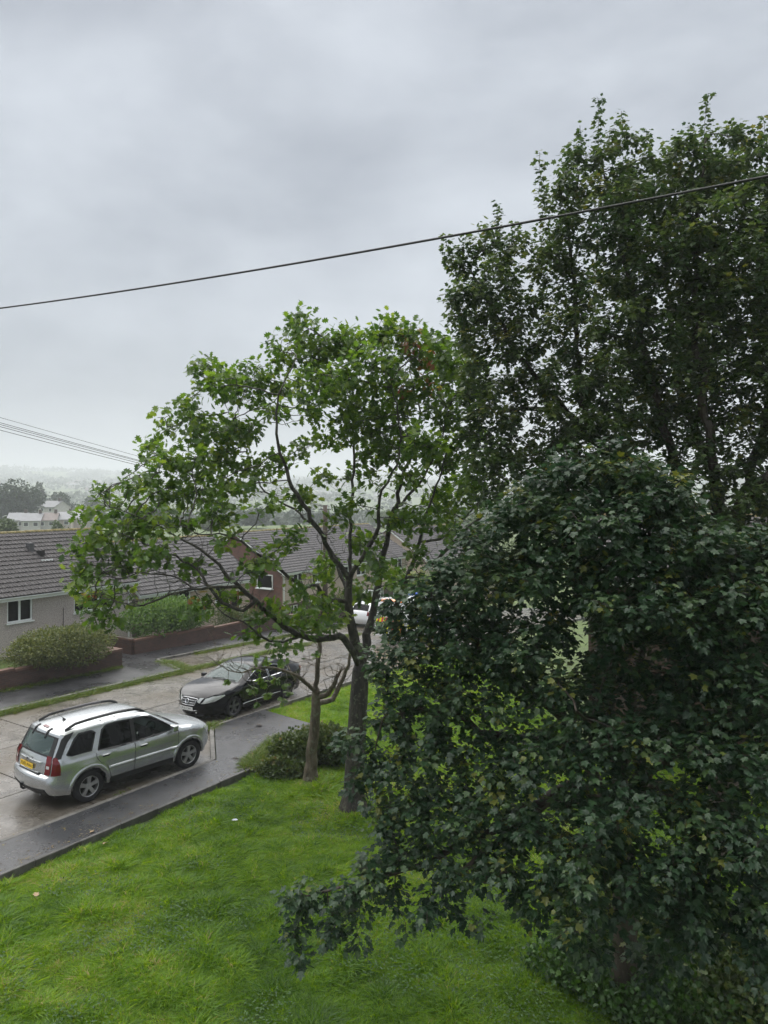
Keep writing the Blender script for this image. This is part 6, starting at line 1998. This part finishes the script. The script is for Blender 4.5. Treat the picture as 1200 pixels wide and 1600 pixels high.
    return maple_leaves(root, sk, g, 23, 18, 0.0085, 0.083, 0.02, 0.15), len(sk.P)


make_tall_maple()
make_near_maple()


# ------------------------------------------------------------------ shrubs
def shrub(name, label, cat, centre, ax, n, size, mat, g, tmpl=OVAL, stems=9, flat=0.0, lumps=10, group=None, stemmat='bark_maple', base=None, yaw=0.0):
    """a bush: stems from the ground, leaves over many overlapping lumps so that the outline is uneven"""
    centre = np.asarray(centre, float); ax = np.asarray(ax, float)
    base = centre - np.array([0, 0, ax[2]]) if base is None else np.asarray(base, float)
    root = tag(empty(name), label, cat, group)
    q = rdir(lumps, g) * np.array([1, 1, 0.9]); q[:, 2] = np.abs(q[:, 2]) * 0.9 - 0.15
    lc = centre + q * ax * g.uniform(0.45, 0.72, (lumps, 1)); lr = g.uniform(0.38, 0.58, (lumps, 1))
    lc = np.r_[lc, centre[None]]; lr = np.r_[lr, [[0.75]]]
    k = g.integers(0, len(lc), n)
    dirs = rdir(n, g)
    rad = g.uniform(0.72, 1.04, (n, 1))
    P = lc[k] + dirs * ax * lr[k] * rad
    if yaw:
        cs, sn = math.cos(yaw), math.sin(yaw)
        rot = np.array([[cs, -sn, 0], [sn, cs, 0], [0, 0, 1]])
        P = centre + (P - centre) @ rot.T; dirs = dirs @ rot.T; lc = centre + (lc - centre) @ rot.T
    keep = P[:, 2] > base[2] + 0.03
    P, dirs, k = P[keep], dirs[keep], k[keep]
    n = len(P)
    Dd = unit(dirs * 0.7 + UP * 0.25 + g.normal(0, 0.5, (n, 3))); N = unit(dirs + UP * 0.5 + g.normal(0, 0.45, (n, 3)))
    tone = g.normal(0.45, 0.13, len(lc))
    rnd = np.clip(tone[k] + g.normal(0, 0.2, n), 0, 1)
    leaves('foliage', P, Dd, N, g.uniform(0.7, 1.25, n) * size, rnd, tmpl, M[mat], root)
    m = MB()
    for i in range(stems):
        e = lc[i % len(lc)] + g.normal(0, 0.06, 3)
        b = base + np.array([g.normal(0, 0.14) * ax[0], g.normal(0, 0.14) * ax[1], -0.12])
        mid = (e + b) / 2 + g.normal(0, 0.05, 3)
        m.tube([b, mid, e], [0.025, 0.018, 0.006], 5)
    m.build('stems', M[stemmat], root)
    return root


gs = np.random.default_rng(31)
p = st(16.3, 25.25, 0.0); zz = float(zroad(16.3))
shrub('privet_bush', 'rounded olive green bush bulging over the low brick garden wall', 'bush', (p.x, p.y, zz + 1.12), (2.35, 1.25, 1.12), 19000, 0.095, 'bush_leaf', gs, lumps=22, base=(p.x, p.y + 0.3, zz + 0.42), yaw=YAW)
p = st(23.0, 27.4, 0.0); zz = float(zroad(23.0))
shrub('leafy_shrub', 'bright green leafy shrub over the darker brick wall beyond the driveway', 'bush', (p.x, p.y, zz + 1.25), (2.7, 1.15, 1.3), 13000, 0.135, 'bush_leaf2', gs, lumps=22, base=(p.x, p.y, zz + 0.35), yaw=YAW)
p = st(27.6, 27.3, 0.0); zz = float(zroad(27.6))
shrub('leafy_shrub', 'smaller dark green shrub drooping on the brick wall before the buff bungalow', 'bush', (p.x, p.y, zz + 0.85), (1.4, 0.8, 0.9), 5000, 0.08, 'ivy_leaf', gs, lumps=9, base=(p.x, p.y, zz + 0.1))
# bramble and ivy mound between the pale tree and the footway
for (u, v, d, ax, n, lab) in ((476, 1135, 18.7, (0.9, 0.7, 0.78), 7500, 'ivy mound behind the small pale tree by the footway corner'),
                              (522, 1120, 18.6, (0.75, 0.6, 0.75), 5000, 'brown tinged ivy mound between the pale tree and oak trunk'),
                              (436, 1180, 17.8, (0.75, 0.5, 0.34), 3800, 'low straggling bramble spilling onto the footway edge')):
    c = px(u, v, d); gz = float(ground(c[0], c[1]))
    c[2] = gz + ax[2] * 0.55
    shrub('ivy_mound', lab, 'shrub', c, ax, n, 0.075, 'ivy_leaf', gs, MAPLE, lumps=12, base=(c[0], c[1], gz))
# far side greenery in front of the terrace and beyond the van
for (s_, t_, ax, n, mat, lab) in ((47.0, 27.5, (2.2, 1.6, 1.5), 5000, 'bush_leaf2', 'light green shrub in the terrace gardens behind the oak fork'),
                                  (54.0, 24.0, (3.4, 2.4, 3.2), 8000, 'far_leaf2', 'yellow-green garden tree beyond the emergency van'),
                                  (62.0, 20.0, (4.0, 3.0, 4.2), 9000, 'far_leaf2', 'pale green tree filling the road end right of the van'),
                                  (40.0, 28.6, (1.2, 0.9, 0.9), 2500, 'ivy_leaf', 'dark clipped shrub below the brick gable window')):
    p = st(s_, t_); gz = float(ground(p.x, p.y))
    shrub('garden_shrub', lab, 'shrub', (p.x, p.y, gz + ax[2]), ax, n, 0.16, mat, gs, lumps=16)
# undergrowth under the maples, bottom right
for (u, v, d, ax, n, mat, lab) in ((1080, 1560, 9.6, (1.5, 0.9, 0.55), 7000, 'under_leaf', 'dark undergrowth in the bottom corner under the low maple'),
                                   (930, 1520, 10.2, (1.0, 0.8, 0.35), 4200, 'under_leaf', 'leafy weeds at the edge of the maple shade'),
                                   (1180, 1470, 9.4, (1.0, 0.9, 0.75), 5200, 'ivy_leaf', 'ivy heap against the frame edge below the maple'),
                                   (1040, 1430, 11.2, (1.4, 0.9, 0.6), 5200, 'ivy_leaf', 'shaded bramble heap beneath the low maple trunk')):
    c = px(u, v, d); gz = float(ground(c[0], c[1])); c[2] = gz + ax[2] * 0.5
    shrub('undergrowth_clump', lab, 'shrub', c, ax, n, 0.075, mat, gs, MAPLE, lumps=14, base=(c[0], c[1], gz))
#SECTION-REST
# ================================================================== FAR PLACES
def far_tree(name, label, u, vtop, d, wpx, vbase, mat, g, n=2600, size=0.55, group=None, lumps=13, trunk=True):
    c = px(u, vtop, d); top = c[2]; base = max(float(ground(c[0], c[1])), EYE - (vbase - HOR) / FPX * d)
    gz = float(ground(c[0], c[1]))
    h = top - gz; rx = wpx / 2 / FPX * d
    root = tag(empty(name), label, 'tree', group)
    cz = gz + h * 0.58; ax = np.array([rx, rx * 0.9, h * 0.42])
    q = rdir(lumps, g); lc = np.array([c[0], c[1], cz]) + q * ax * g.uniform(0.35, 0.68, (lumps, 1)); lr = g.uniform(0.34, 0.52, (lumps, 1))
    k = g.integers(0, lumps, n); dr = rdir(n, g)
    P = lc[k] + dr * ax * lr[k] * g.uniform(0.6, 1.06, (n, 1))
    tone = g.normal(0.45, 0.16, lumps)
    leaves('crown', P, unit(dr + g.normal(0, 0.5, (n, 3))), unit(dr + UP * 0.6 + g.normal(0, 0.4, (n, 3))), g.uniform(0.6, 1.3, n) * size, np.clip(tone[k] + g.normal(0, 0.15, n), 0, 1), MAPLE, M[mat], root)
    m = MB(); b = np.array([c[0], c[1], gz - 0.3])
    m.tube([b, b + np.array([0.1, 0, h * 0.3]), np.array([c[0], c[1], cz])], [h * 0.03, h * 0.022, h * 0.01], 7)
    for i in range(5): m.tube([b + np.array([0.1, 0, h * 0.3]), (lc[i] + b) / 2 + np.array([0, 0, h * 0.15]), lc[i]], [h * 0.014, h * 0.01, h * 0.004], 5)
    m.build('trunk', M['bark_oak'], root)
    return root


gf = np.random.default_rng(77)
far_tree('dark_tree', 'broad dark tree mass at the left edge above the pale row houses', 24, 752, 205, 96, 812, 'far_leaf', gf, 7000, 0.6, lumps=22)
far_tree('dark_tree', 'tall slim hazy tree rising behind the dark tree mass', 59, 746, 290, 30, 790, 'far_leaf', gf, 2200, 0.7)
far_tree('round_tree', 'rounded hazy tree behind the detached white house', 98, 766, 262, 62, 805, 'far_leaf', gf, 4500, 0.6, lumps=16)
far_tree('round_tree', 'smaller hazy tree right of the rounded tree', 146, 772, 300, 40, 800, 'far_leaf', gf, 2200, 0.7)
far_tree('garden_tree', 'green bushy tree at the left edge just above the bungalow ridge', 6, 803, 95, 46, 835, 'far_leaf2', gf, 3500, 0.32)
far_tree('garden_tree', 'light green bush between the bungalow ridge and the row houses', 92, 813, 88, 36, 840, 'far_leaf2', gf, 2600, 0.26)
far_tree('garden_tree', 'misty green tree seen through the oak left of the brick gable', 330, 800, 170, 60, 850, 'far_leaf2', gf, 3500, 0.45)
far_tree('garden_tree', 'misty tree seen through the oak above the brick gable', 400, 797, 210, 70, 850, 'far_leaf', gf, 3500, 0.5)
far_tree('garden_tree', 'hazy tree above the terrace roof in the middle of the oak', 500, 800, 240, 90, 850, 'far_leaf', gf, 4000, 0.55)
far_tree('garden_tree', 'hazy tree above the terrace roof right of the oak stems', 610, 798, 230, 80, 850, 'far_leaf2', gf, 3500, 0.55)
far_tree('garden_tree', 'green tree standing beyond the distant grey roofed house', 720, 790, 120, 110, 870, 'far_leaf2', gf, 5000, 0.38)
far_tree('garden_tree', 'large hazy tree behind the maples at the road end', 860, 770, 130, 150, 900, 'far_leaf2', gf, 5000, 0.42)
far_tree('garden_tree', 'misty tree glimpsed at the left fringe of the oak leaves', 240, 790, 230, 60, 830, 'far_leaf', gf, 2600, 0.55)


def small_house(name, label, loc, rz, L, D, he, hr, wall, roofm, win=3, group=None, detail=True):
    root = tag(empty(name, loc, rz), label, 'house', group)
    m = MB()
    m.box(0, L, 0, D, -2, he)
    for x, fl in ((0, 0), (L, 1)):
        q = [(x, D, he), (x, 0, he), (x, D / 2, hr)]
        m.add(q, [(0, 1, 2) if not fl else (2, 1, 0)])
    m.build('wall', M[wall], root)
    k = (hr - he) / (D / 2); o_ = 0.35
    r = MB()
    for ya in (-o_, D + o_):
        za = he - o_ * k + 0.12
        q = [(-0.2, ya, za), (L + 0.2, ya, za), (L + 0.2, D / 2, hr + 0.12), (-0.2, D / 2, hr + 0.12)]
        q2 = [(a, b, c - 0.1) for a, b, c in q]
        r.add(q + q2, [(0, 1, 2, 3) if ya < 0 else (3, 2, 1, 0), (7, 6, 5, 4) if ya < 0 else (4, 5, 6, 7), (0, 4, 5, 1), (1, 5, 6, 2), (3, 7, 4, 0)])
    rf = r.build('roof', M[roofm], root)
    if detail:
        for i in range(win):
            for z in (he - 1.5, he - 4.1):
                if z < -1: continue
                x = L * (i + 0.5) / win
                w = MB().box(x - 0.6, x + 0.6, -0.06, -0.01, z, z + 1.1).build('window', M['upvc'], root)
                MB().box(x - 0.5, x + 0.5, -0.075, -0.062, z + 0.1, z + 1.0).build('pane', M['interior'], w)
        c = MB().box(L * 0.78, L * 0.78 + 0.7, D / 2 - 0.35, D / 2 + 0.35, hr - 0.4, hr + 1.0).build('chimney', M['brick_brown'], rf)
    return root


# pale row houses across the dip, then the detached white one
row = [(10, 188, 'pale cream row house at the left end of the far row', 'render_w', 'far_roof'), (33, 186, 'cream row house with wide pale roof, second in the far row', 'render_w', 'far_roof'),
       (58, 188, 'row house with brownish roof in the middle of the far row', 'render_w', 'far_roof_b'), (82, 192, 'pinkish row house with grey roof right of the brown roof', 'render_p', 'far_roof'),
       (103, 198, 'row house with bright pale roof near the oak leaves', 'render_p', 'far_roof'), (122, 206, 'last row house half behind the oak leaves', 'render_w', 'far_roof_b')]
for (u, d, lab, wm, rm) in row:
    c = px(u, 0, d); gz = -4.6
    small_house('row_house', lab, (c[0], d, gz), R(16), 4.6, 8.0, 4.3 + (d - 188) * 0.02, 6.1 + (d - 188) * 0.03, wm, rm, 2)
c = px(60, 0, 228)
small_house('detached_house', 'white detached house with grey hipped looking roof below the round tree', (c[0], 228, -5.5), R(-24), 7.0, 6.5, 5.4 + 2.6, 8.0 + 1.8, 'render_w', 'far_roof', 2)
# street lamp in front of the dark trees
c = px(4, 822, 150); gz = float(ground(c[0], c[1]))
lp = tag(empty('street_lamp', (c[0], c[1], gz)), 'thin pale street lamp before the dark trees at the left edge', 'lamp')
MB().tube([(0, 0, 0), (0, 0, 5.2)], [0.09, 0.06], 8).build('column', M['kerb'], lp)
MB().tube([(0, 0, 5.2), (0.5, 0, 5.5), (0.9, 0, 5.5)], 0.05, 6).build('lantern', M['upvc'], lp)

# the town across the valley
gt = np.random.default_rng(99)
for i in range(58):
    u = gt.uniform(-60, 520) if i < 46 else gt.uniform(520, 900); d = gt.uniform(800, 1600)
    x = (u - 600) / FPX * d; z = float(ground(x, d))
    o_ = small_house('town_house', 'tiny pale house in the hazy town across the valley', (x, d, z), gt.uniform(-0.6, 0.6), gt.uniform(9, 26), 9, 6.0, 9.0, 'render_w', 'far_roof' if gt.random() < 0.75 else 'far_roof_b', 2, 'houses in the hazy far town', detail=False)
# far woods and hedges: one mass
n = 46000; nc_ = 1100
ang = gt.uniform(-0.62, 0.62, nc_); dd = gt.uniform(700, 2700, nc_)
dd = np.where(gt.random(nc_) < 0.25, gt.uniform(250, 450, nc_), dd)
cx_, cy_ = np.sin(ang) * dd, np.cos(ang) * dd
keep = ~((np.abs(600 + FPX * cx_ / cy_ - 75) < 90) & (dd < 300))
cx_, cy_, dd = cx_[keep], cy_[keep], dd[keep]
k = gt.integers(0, len(cx_), n)
rr = (gt.uniform(2.5, 5.5, len(cx_)) * np.interp(dd, [250, 2600], [1, 4.5]))[k]
q = rdir(n, gt)
P = np.stack([cx_[k] + q[:, 0] * rr * 1.5, cy_[k] + q[:, 1] * rr * 1.5, np.zeros(n)], 1)
rz_ = np.minimum(rr, 8.0)
P[:, 2] = ground(P[:, 0], P[:, 1]) + rz_ * 0.7 + q[:, 2] * rz_ * 0.8
o_ = leaves('far_woodland', P, rdir(n, gt), unit(q + UP), np.interp(dd[k], [250, 2600], [1, 4.0]) * gt.uniform(1.3, 2.6, n), np.clip(gt.normal(0.45, 0.2, n), 0, 1), MAPLE, M['far_leaf'])
tag(o_, 'hazy woods and hedges on the far valley side', 'woodland', kind='stuff')

# ================================================================== POLE AND WIRES
pp = px(508, 793, 43.0)
pole = tag(empty('telegraph_pole', (pp[0], pp[1], 0)), 'brown wooden telegraph pole behind the oak in front of the terrace', 'pole')
gz = float(ground(pp[0], pp[1]))
MB().tube([(0, 0, gz - 0.3), (0, 0, pp[2] - 1.0), (0, 0, pp[2] + 0.15)], [0.17, 0.14, 0.13], 12).build('shaft', M['pole'], pole, True)
MB().tube([(-0.35, 0, pp[2] - 0.1), (0.35, 0, pp[2] - 0.1)], 0.04, 6).build('cross_arm', M['metal_box'], pole)
m = MB()
for x in (-0.33, -0.12, 0.12, 0.33): m.tube([(x, 0, pp[2] - 0.08), (x, 0, pp[2] + 0.06)], 0.03, 8)
m.build('insulators', M['upvc'], pole)['kind'] = 'stuff'


def wire(name, label, a, b, sag, r, n=40, group=None):
    a = np.asarray(a, float); b = np.asarray(b, float)
    t = np.linspace(0, 1, n)[:, None]
    P = a + (b - a) * t; P[:, 2] -= (4 * sag * t * (1 - t))[:, 0]
    o = MB().tube([tuple(p) for p in P], r, 6).build(name, M['wire'], None, True)
    tag(o, label, 'cable', group)


for (v0, x, lab, sg) in ((650, 0.3, 'topmost thin wire running from the left edge to the oak', 0.10), (657, 0.12, 'upper wire of the close bundle at the left edge', 0.14), (660, 0.0, 'middle wire of the close bundle at the left edge', 0.12), (662, -0.12, 'lower wire of the close bundle at the left edge', 0.16), (667, -0.33, 'lowest of the wires at the left edge', 0.16)):
    e = px(-60, v0 - 15, 26.0) + np.array([x * 0.4, 0, 0])
    dirv = e - (pp + np.array([x, 0, 0.05]))
    wire('overhead_wire', lab, pp + np.array([x, 0, 0.05]), e + dirv * 0.12, sg, 0.0105 if v0 != 650 else 0.008)
# the heavy cable crossing the sky, to the corner of our own house
a = px(-140, 498, 17.0); b = px(1330, 250, 7.6)
wire('overhead_cable', 'thick black cable slanting across the sky before the maple', a, b, 0.16, 0.0165, 90)

# ================================================================== GRASS
def tuft(name, n, hgt, spread, wid, mat, g, lean=0.5, seedheads=0):
    v = []; f = []; a = []
    for i in range(n):
        p = np.array([*(g.normal(0, spread, 2)), 0.0]); d = unit(np.array([*(p[:2] * 3 / max(spread, 1e-3) * lean * 0.35 + g.normal(0, lean, 2)), 1.0]))
        h = hgt * g.uniform(0.55, 1.15); w = wid * g.uniform(0.7, 1.3)
        s_ = unit(np.cross(d, rdir(1, g)[0])); bend = np.array([*(d[:2] * h * g.uniform(0.3, 1.1)), -h * 0.12])
        m_ = p + d * h * 0.55; t_ = p + d * h + bend
        b = len(v); v += [p - s_ * w / 2 - UP * 0.02, p + s_ * w / 2 - UP * 0.02, m_ + s_ * w * 0.45, m_ - s_ * w * 0.45, t_]
        f += [(b, b + 1, b + 2), (b, b + 2, b + 3), (b + 3, b + 2, b + 4)]
        a += [float(np.clip(g.normal(0.45, 0.2), 0, 0.96) if g.random() > 0.03 else 1.0)] * 5
    o = obj(name, np.array(v), np.array(f), mat, attr=np.array(a))
    COL.objects.unlink(o)
    return o


def scatter(name, P, tufts, g, scl, tone, label, cat):
    coll = bpy.data.collections.new(name + '_source')
    for t_ in tufts: coll.objects.link(t_)
    me = bpy.data.meshes.new(name)
    me.from_pydata(np.asarray(P, float), np.zeros((0, 2), int), np.zeros((0, 3), int))
    n = len(P)
    for (nm, ty, val) in (('scl', 'FLOAT', scl), ('tone', 'FLOAT', tone), ('yaw', 'FLOAT', g.uniform(0, 6.28, n))):
        at = me.attributes.new(nm, ty, 'POINT'); at.data.foreach_set('value', np.asarray(val, np.float32))
    at = me.attributes.new('pick', 'INT', 'POINT'); at.data.foreach_set('value', g.integers(0, len(tufts), n).astype(np.int32))
    o = bpy.data.objects.new(name, me); COL.objects.link(o)
    tag(o, label, cat, kind='stuff')
    ng = bpy.data.node_groups.new(name + '_nodes', 'GeometryNodeTree')
    ng.interface.new_socket('Geometry', in_out='INPUT', socket_type='NodeSocketGeometry')
    ng.interface.new_socket('Geometry', in_out='OUTPUT', socket_type='NodeSocketGeometry')
    N_ = ng.nodes; L_ = ng.links
    gi = N_.new('NodeGroupInput'); go = N_.new('NodeGroupOutput')
    ip = N_.new('GeometryNodeInstanceOnPoints'); ci = N_.new('GeometryNodeCollectionInfo')
    ci.inputs['Collection'].default_value = coll; ci.inputs['Separate Children'].default_value = True; ci.inputs['Reset Children'].default_value = True

    def attr(nm, ty):
        q = N_.new('GeometryNodeInputNamedAttribute'); q.data_type = ty; q.inputs['Name'].default_value = nm
        return q.outputs['Attribute']
    cx = N_.new('ShaderNodeCombineXYZ'); L_.new(attr('yaw', 'FLOAT'), cx.inputs['Z'])
    L_.new(gi.outputs[0], ip.inputs['Points']); L_.new(ci.outputs[0], ip.inputs['Instance'])
    ip.inputs['Pick Instance'].default_value = True
    L_.new(attr('pick', 'INT'), ip.inputs['Instance Index']); L_.new(cx.outputs[0], ip.inputs['Rotation'])
    L_.new(attr('scl', 'FLOAT'), ip.inputs['Scale']); L_.new(ip.outputs[0], go.inputs[0])
    md = o.modifiers.new('scatter', 'NODES'); md.node_group = ng
    return o


def add_tone(mat, amount):
    """the patch a tuft stands in shifts its colour"""
    t = mat.node_tree
    at = [n for n in t.nodes if n.type == 'ATTRIBUTE'][0]
    rp = [n for n in t.nodes if n.type == 'VALTORGB'][0]
    ti = t.nodes.new('ShaderNodeAttribute'); ti.attribute_type = 'INSTANCER'; ti.attribute_name = 'tone'
    ml = t.nodes.new('ShaderNodeMath'); ml.operation = 'MULTIPLY_ADD'; ml.inputs[1].default_value = amount
    t.links.new(ti.outputs['Fac'], ml.inputs[0]); t.links.new(at.outputs['Fac'], ml.inputs[2])
    t.links.new(ml.outputs[0], rp.inputs['Fac'])


add_tone(M['grass'], 0.45)
add_tone(M['weed'], 0.3)
gg = np.random.default_rng(55)
tufts = [tuft('grass_tuft', 15, 0.105, 0.05, 0.0095, M['grass'], gg, 0.65) for _ in range(6)]
# points by photograph area keeps the density even to the eye: take a fine grid on the ground
n = 270000
x = gg.uniform(-9.5, 9, n); y = gg.uniform(7.5, 33, n)
s_, t_ = to_st(x, y)
u = 600 + FPX * x / y
near = (t_ < 12.46) & ~((s_ > 13.0) & (t_ > 12.5 + (s_ - 13.05) * 0.33))
verge = (s_ > 17.2) & (t_ < 15.9)
near &= ~((s_ > 15.6) & (s_ < 17.0) & (t_ > 12.4))
dens = np.clip(13.0 / y, 0.25, 1.0)**1.3
keep = (near | verge) & (u > -60) & (u < 1260) & (gg.random(n) < dens)
keep &= np.hypot(x - px(552, 1258, 15.7)[0], y - 15.7) > 0.27
keep &= ~((x > 5.4) & (y > 19.2))
x, y = x[keep], y[keep]
z = ground(x, y)
big = vnoise(x * 1.1, y * 1.1, 21); sm = vnoise(x * 3.3, y * 3.3, 22); fine = vnoise(x * 7, y * 7, 23)
scl = 0.28 + 0.50 * big + 1.15 * sm**2.4 + 0.50 * fine * fine
scl = scl * np.interp(y, [8, 16, 30], [1.0, 1.1, 1.35])
s_, t_ = to_st(x, y)
tb = np.minimum(np.hypot(x - px(552, 1258, 15.7)[0], y - 15.7), np.hypot(x - px(485, 1214, 17.3)[0], y - 17.3))
scl = scl * (1 + 0.9 * np.exp(-(tb / 0.42)**2))
edge = (t_ > 12.2) & (s_ < 13.2)
scl = np.where(edge, scl * np.where(vnoise(s_ * 1.6, t_ * 0.3, 71) > 0.5, 1.25, 0.55), scl)
tone = (vnoise(x * 0.7, y * 0.7, 31) - 0.5) * 1.1 + (vnoise(x * 4, y * 4, 32) - 0.5) * 1.1
scatter('grass', np.stack([x, y, z], 1), tufts, gg, scl, tone, 'bright wet lawn grass between the footway and the trees', 'grass')

# clover and broad leaves in the lawn
n = 30000
x = gg.uniform(-7.0, 6, n); y = gg.uniform(8.5, 16, n); s_, t_ = to_st(x, y)
m = (t_ < 12.3) & (vnoise(x * 1.3, y * 1.3, 41) + 0.25 * smooth(-2, 2.5, x) > 0.62)
x, y = x[m], y[m]; n = len(x)
P = np.stack([x, y, ground(x, y) + gg.uniform(0.04, 0.13, n)], 1)
o_ = leaves('clover', P, unit(np.stack([gg.normal(0, 1, n), gg.normal(0, 1, n), gg.normal(0.1, 0.2, n)], 1)), unit(UP + gg.normal(0, 0.3, (n, 3))), gg.uniform(0.03, 0.06, n), np.clip(gg.normal(0.55, 0.2, n), 0, 1), OVAL, M['under_leaf'])
tag(o_, 'broad leaved weeds and clover growing among the lawn grass', 'weeds', kind='stuff')

# weeds along the far kerb, the lay-by joint and the foot of the wall
wt = [tuft('weed_tuft', 16, 0.17, 0.06, 0.013, M['weed'], gg, 0.7) for _ in range(4)]
W = []
def weed_line(a, b, n, spread, zo):
    t = gg.uniform(0, 1, n); a = np.array(a); b = np.array(b)
    q = a + (b - a) * t[:, None] + gg.normal(0, spread, (n, 2))
    m = vnoise(q[:, 0] * 0.9, q[:, 1] * 0.9, 61) > 0.22
    for s1, t1 in q[m]:
        pz = st(s1, t1, float(zroad(s1)) + zo); W.append((pz.x, pz.y, pz.z))
weed_line((-2, 22.47), (19.8, 22.47), 2600, 0.085, 0.0)
weed_line((19.8, 22.5), (20.5, 24.9), 420, 0.12, 0.03)
weed_line((20.5, 24.82), (36, 24.82), 900, 0.07, 0.0)
weed_line((20.2, 22.5), (32, 22.5), 700, 0.05, 0.0)
weed_line((8, 24.8), (18.4, 24.8), 260, 0.06, 0.085)
weed_line((14.9, 15.92), (15.25, 16.1), 40, 0.05, 0.06)
weed_line((15.3, 16.12), (17, 16.12), 12, 0.02, 0.0)
weed_line((13.2, 12.75), (15.6, 13.6), 240, 0.10, 0.08)
weed_line((10.2, 13.92), (10.6, 13.92), 6, 0.03, 0.0)
W = np.array(W)
scatter('kerb_weeds', W, wt, gg, gg.uniform(0.5, 1.25, len(W)), gg.uniform(-0.5, 0.7, len(W)), 'yellow-green weeds growing along the far kerb and lay-by joints', 'weeds')

# ================================================================== SMALL THINGS LYING ABOUT
def fallen(u, v, zsurf, size, mat, label, name='fallen_leaf', cat='leaf', tmpl=MAPLE, lift=0.06, d0=None):
    """a leaf or scrap lying where the ray through (u, v) meets the ground"""
    d = 14.0
    for _ in range(40):
        p = px(u, v, d); gz = zsurf(p[0], p[1]) + lift
        d = (EYE - gz) * FPX / (v - HOR)
    p = px(u, v, d)
    tv, tf = tmpl
    tv = np.array(tv) * size; tv[:, 2] += 0.25 * size * np.abs(tv[:, 0] / size)**1.5
    o = obj(name, tv, [tuple(q) for q in tf], M[mat]); o.location = p
    o.rotation_euler = (random.uniform(-0.3, 0.3), random.uniform(-0.3, 0.3), random.uniform(0, 6))
    md = o.modifiers.new('t', 'SOLIDIFY'); md.thickness = 0.003
    tag(o, label, cat)


gr = lambda x, y: float(ground(x, y))
def pav(x, y):
    s1, t1 = to_st(x, y); return float(zroad(s1)) + 0.095
fallen(315, 1270, gr, 0.12, 'deadleaf', 'tan fallen leaf on the grass near the kerb, right of the car', lift=0.09)
fallen(166, 1316, gr, 0.12, 'deadleaf', 'tan fallen leaf at the footway edge below the silver car', lift=0.08)
fallen(58, 1400, gr, 0.11, 'deadleaf', 'pale fallen leaf lying in the lawn at the far left', lift=0.10)
fallen(147, 1298, pav, 0.10, 'deadleaf', 'yellowish fallen leaf on the footway edging', lift=0.015)
fallen(372, 1281, gr, 0.14, 'paper', 'crumpled pale litter lying in the grass near the pale tree', 'litter', 'litter', OVAL, lift=0.09)
fallen(254, 1056, lambda x, y: float(zroad(to_st(x, y)[0])), 0.30, 'paper', 'white litter scrap on the weedy kerb corner across the road', 'litter', 'litter', OVAL, lift=0.05)
fallen(373, 1185, pav, 0.22, 'bark_maple', 'dark twig scrap on the widened footway', 'fallen_twig', 'twig', OAK, lift=0.015)
fallen(410, 1134, pav, 0.22, 'bark_maple', 'dark twig scrap on the footway near the grass verge', 'fallen_twig', 'twig', OAK, lift=0.015)

# leaf scraps and twigs washed over the footways and gutters: too small to pick apart
n = 900
s1 = gg.uniform(4, 17, n); t1 = np.where(gg.random(n) < 0.6, 12.66 + np.abs(gg.normal(0, 0.12, n)), gg.uniform(12.65, 13.65, n))
wide = (s1 > 13.4); t1 = np.where(wide, gg.uniform(13.6, 15.8, n), t1); ok = ~wide | (t1 < 13.6 + (s1 - 13.2) * 1.05) & (s1 > 13.9) & (t1 > 12.9 + (s1 - 13.2) * 0.45)
s1, t1 = s1[ok], t1[ok]
s2 = gg.uniform(5, 13, 500); t2 = 13.93 + np.abs(gg.normal(0, 0.05, 500))
P = np.array([tuple(st(a, b, float(zroad(a)) + 0.102)) for a, b in zip(s1, t1)] + [tuple(st(a, b, float(zroad(a)) + 0.008)) for a, b in zip(s2, t2)])
n = len(P)
o_ = leaves('leaf_litter', P, unit(np.stack([gg.normal(0, 1, n), gg.normal(0, 1, n), np.zeros(n)], 1)), unit(UP + gg.normal(0, 0.15, (n, 3))), gg.uniform(0.015, 0.06, n), gg.random(n), OVAL, M['litter'])
tag(o_, 'scraps of dead leaf along the footway edge and gutter', 'leaf litter', kind='stuff')

# ================================================================== AIR
hz, ht, hb, ho = mat_new('haze_air')
ht.nodes.remove(hb)
pv_ = ht.nodes.new('ShaderNodeVolumePrincipled')
pv_.inputs['Color'].default_value = (0.92, 0.95, 1.0, 1)
pv_.inputs['Density'].default_value = 0.0007
pv_.inputs['Anisotropy'].default_value = 0.0
ht.links.new(pv_.outputs['Volume'], ho.inputs['Volume'])
haze = MB().box(-3080, 3080, -140, 3200, -17, 130).build('haze', hz)
tag(haze, 'pale rain haze filling the valley', 'haze', kind='stuff')
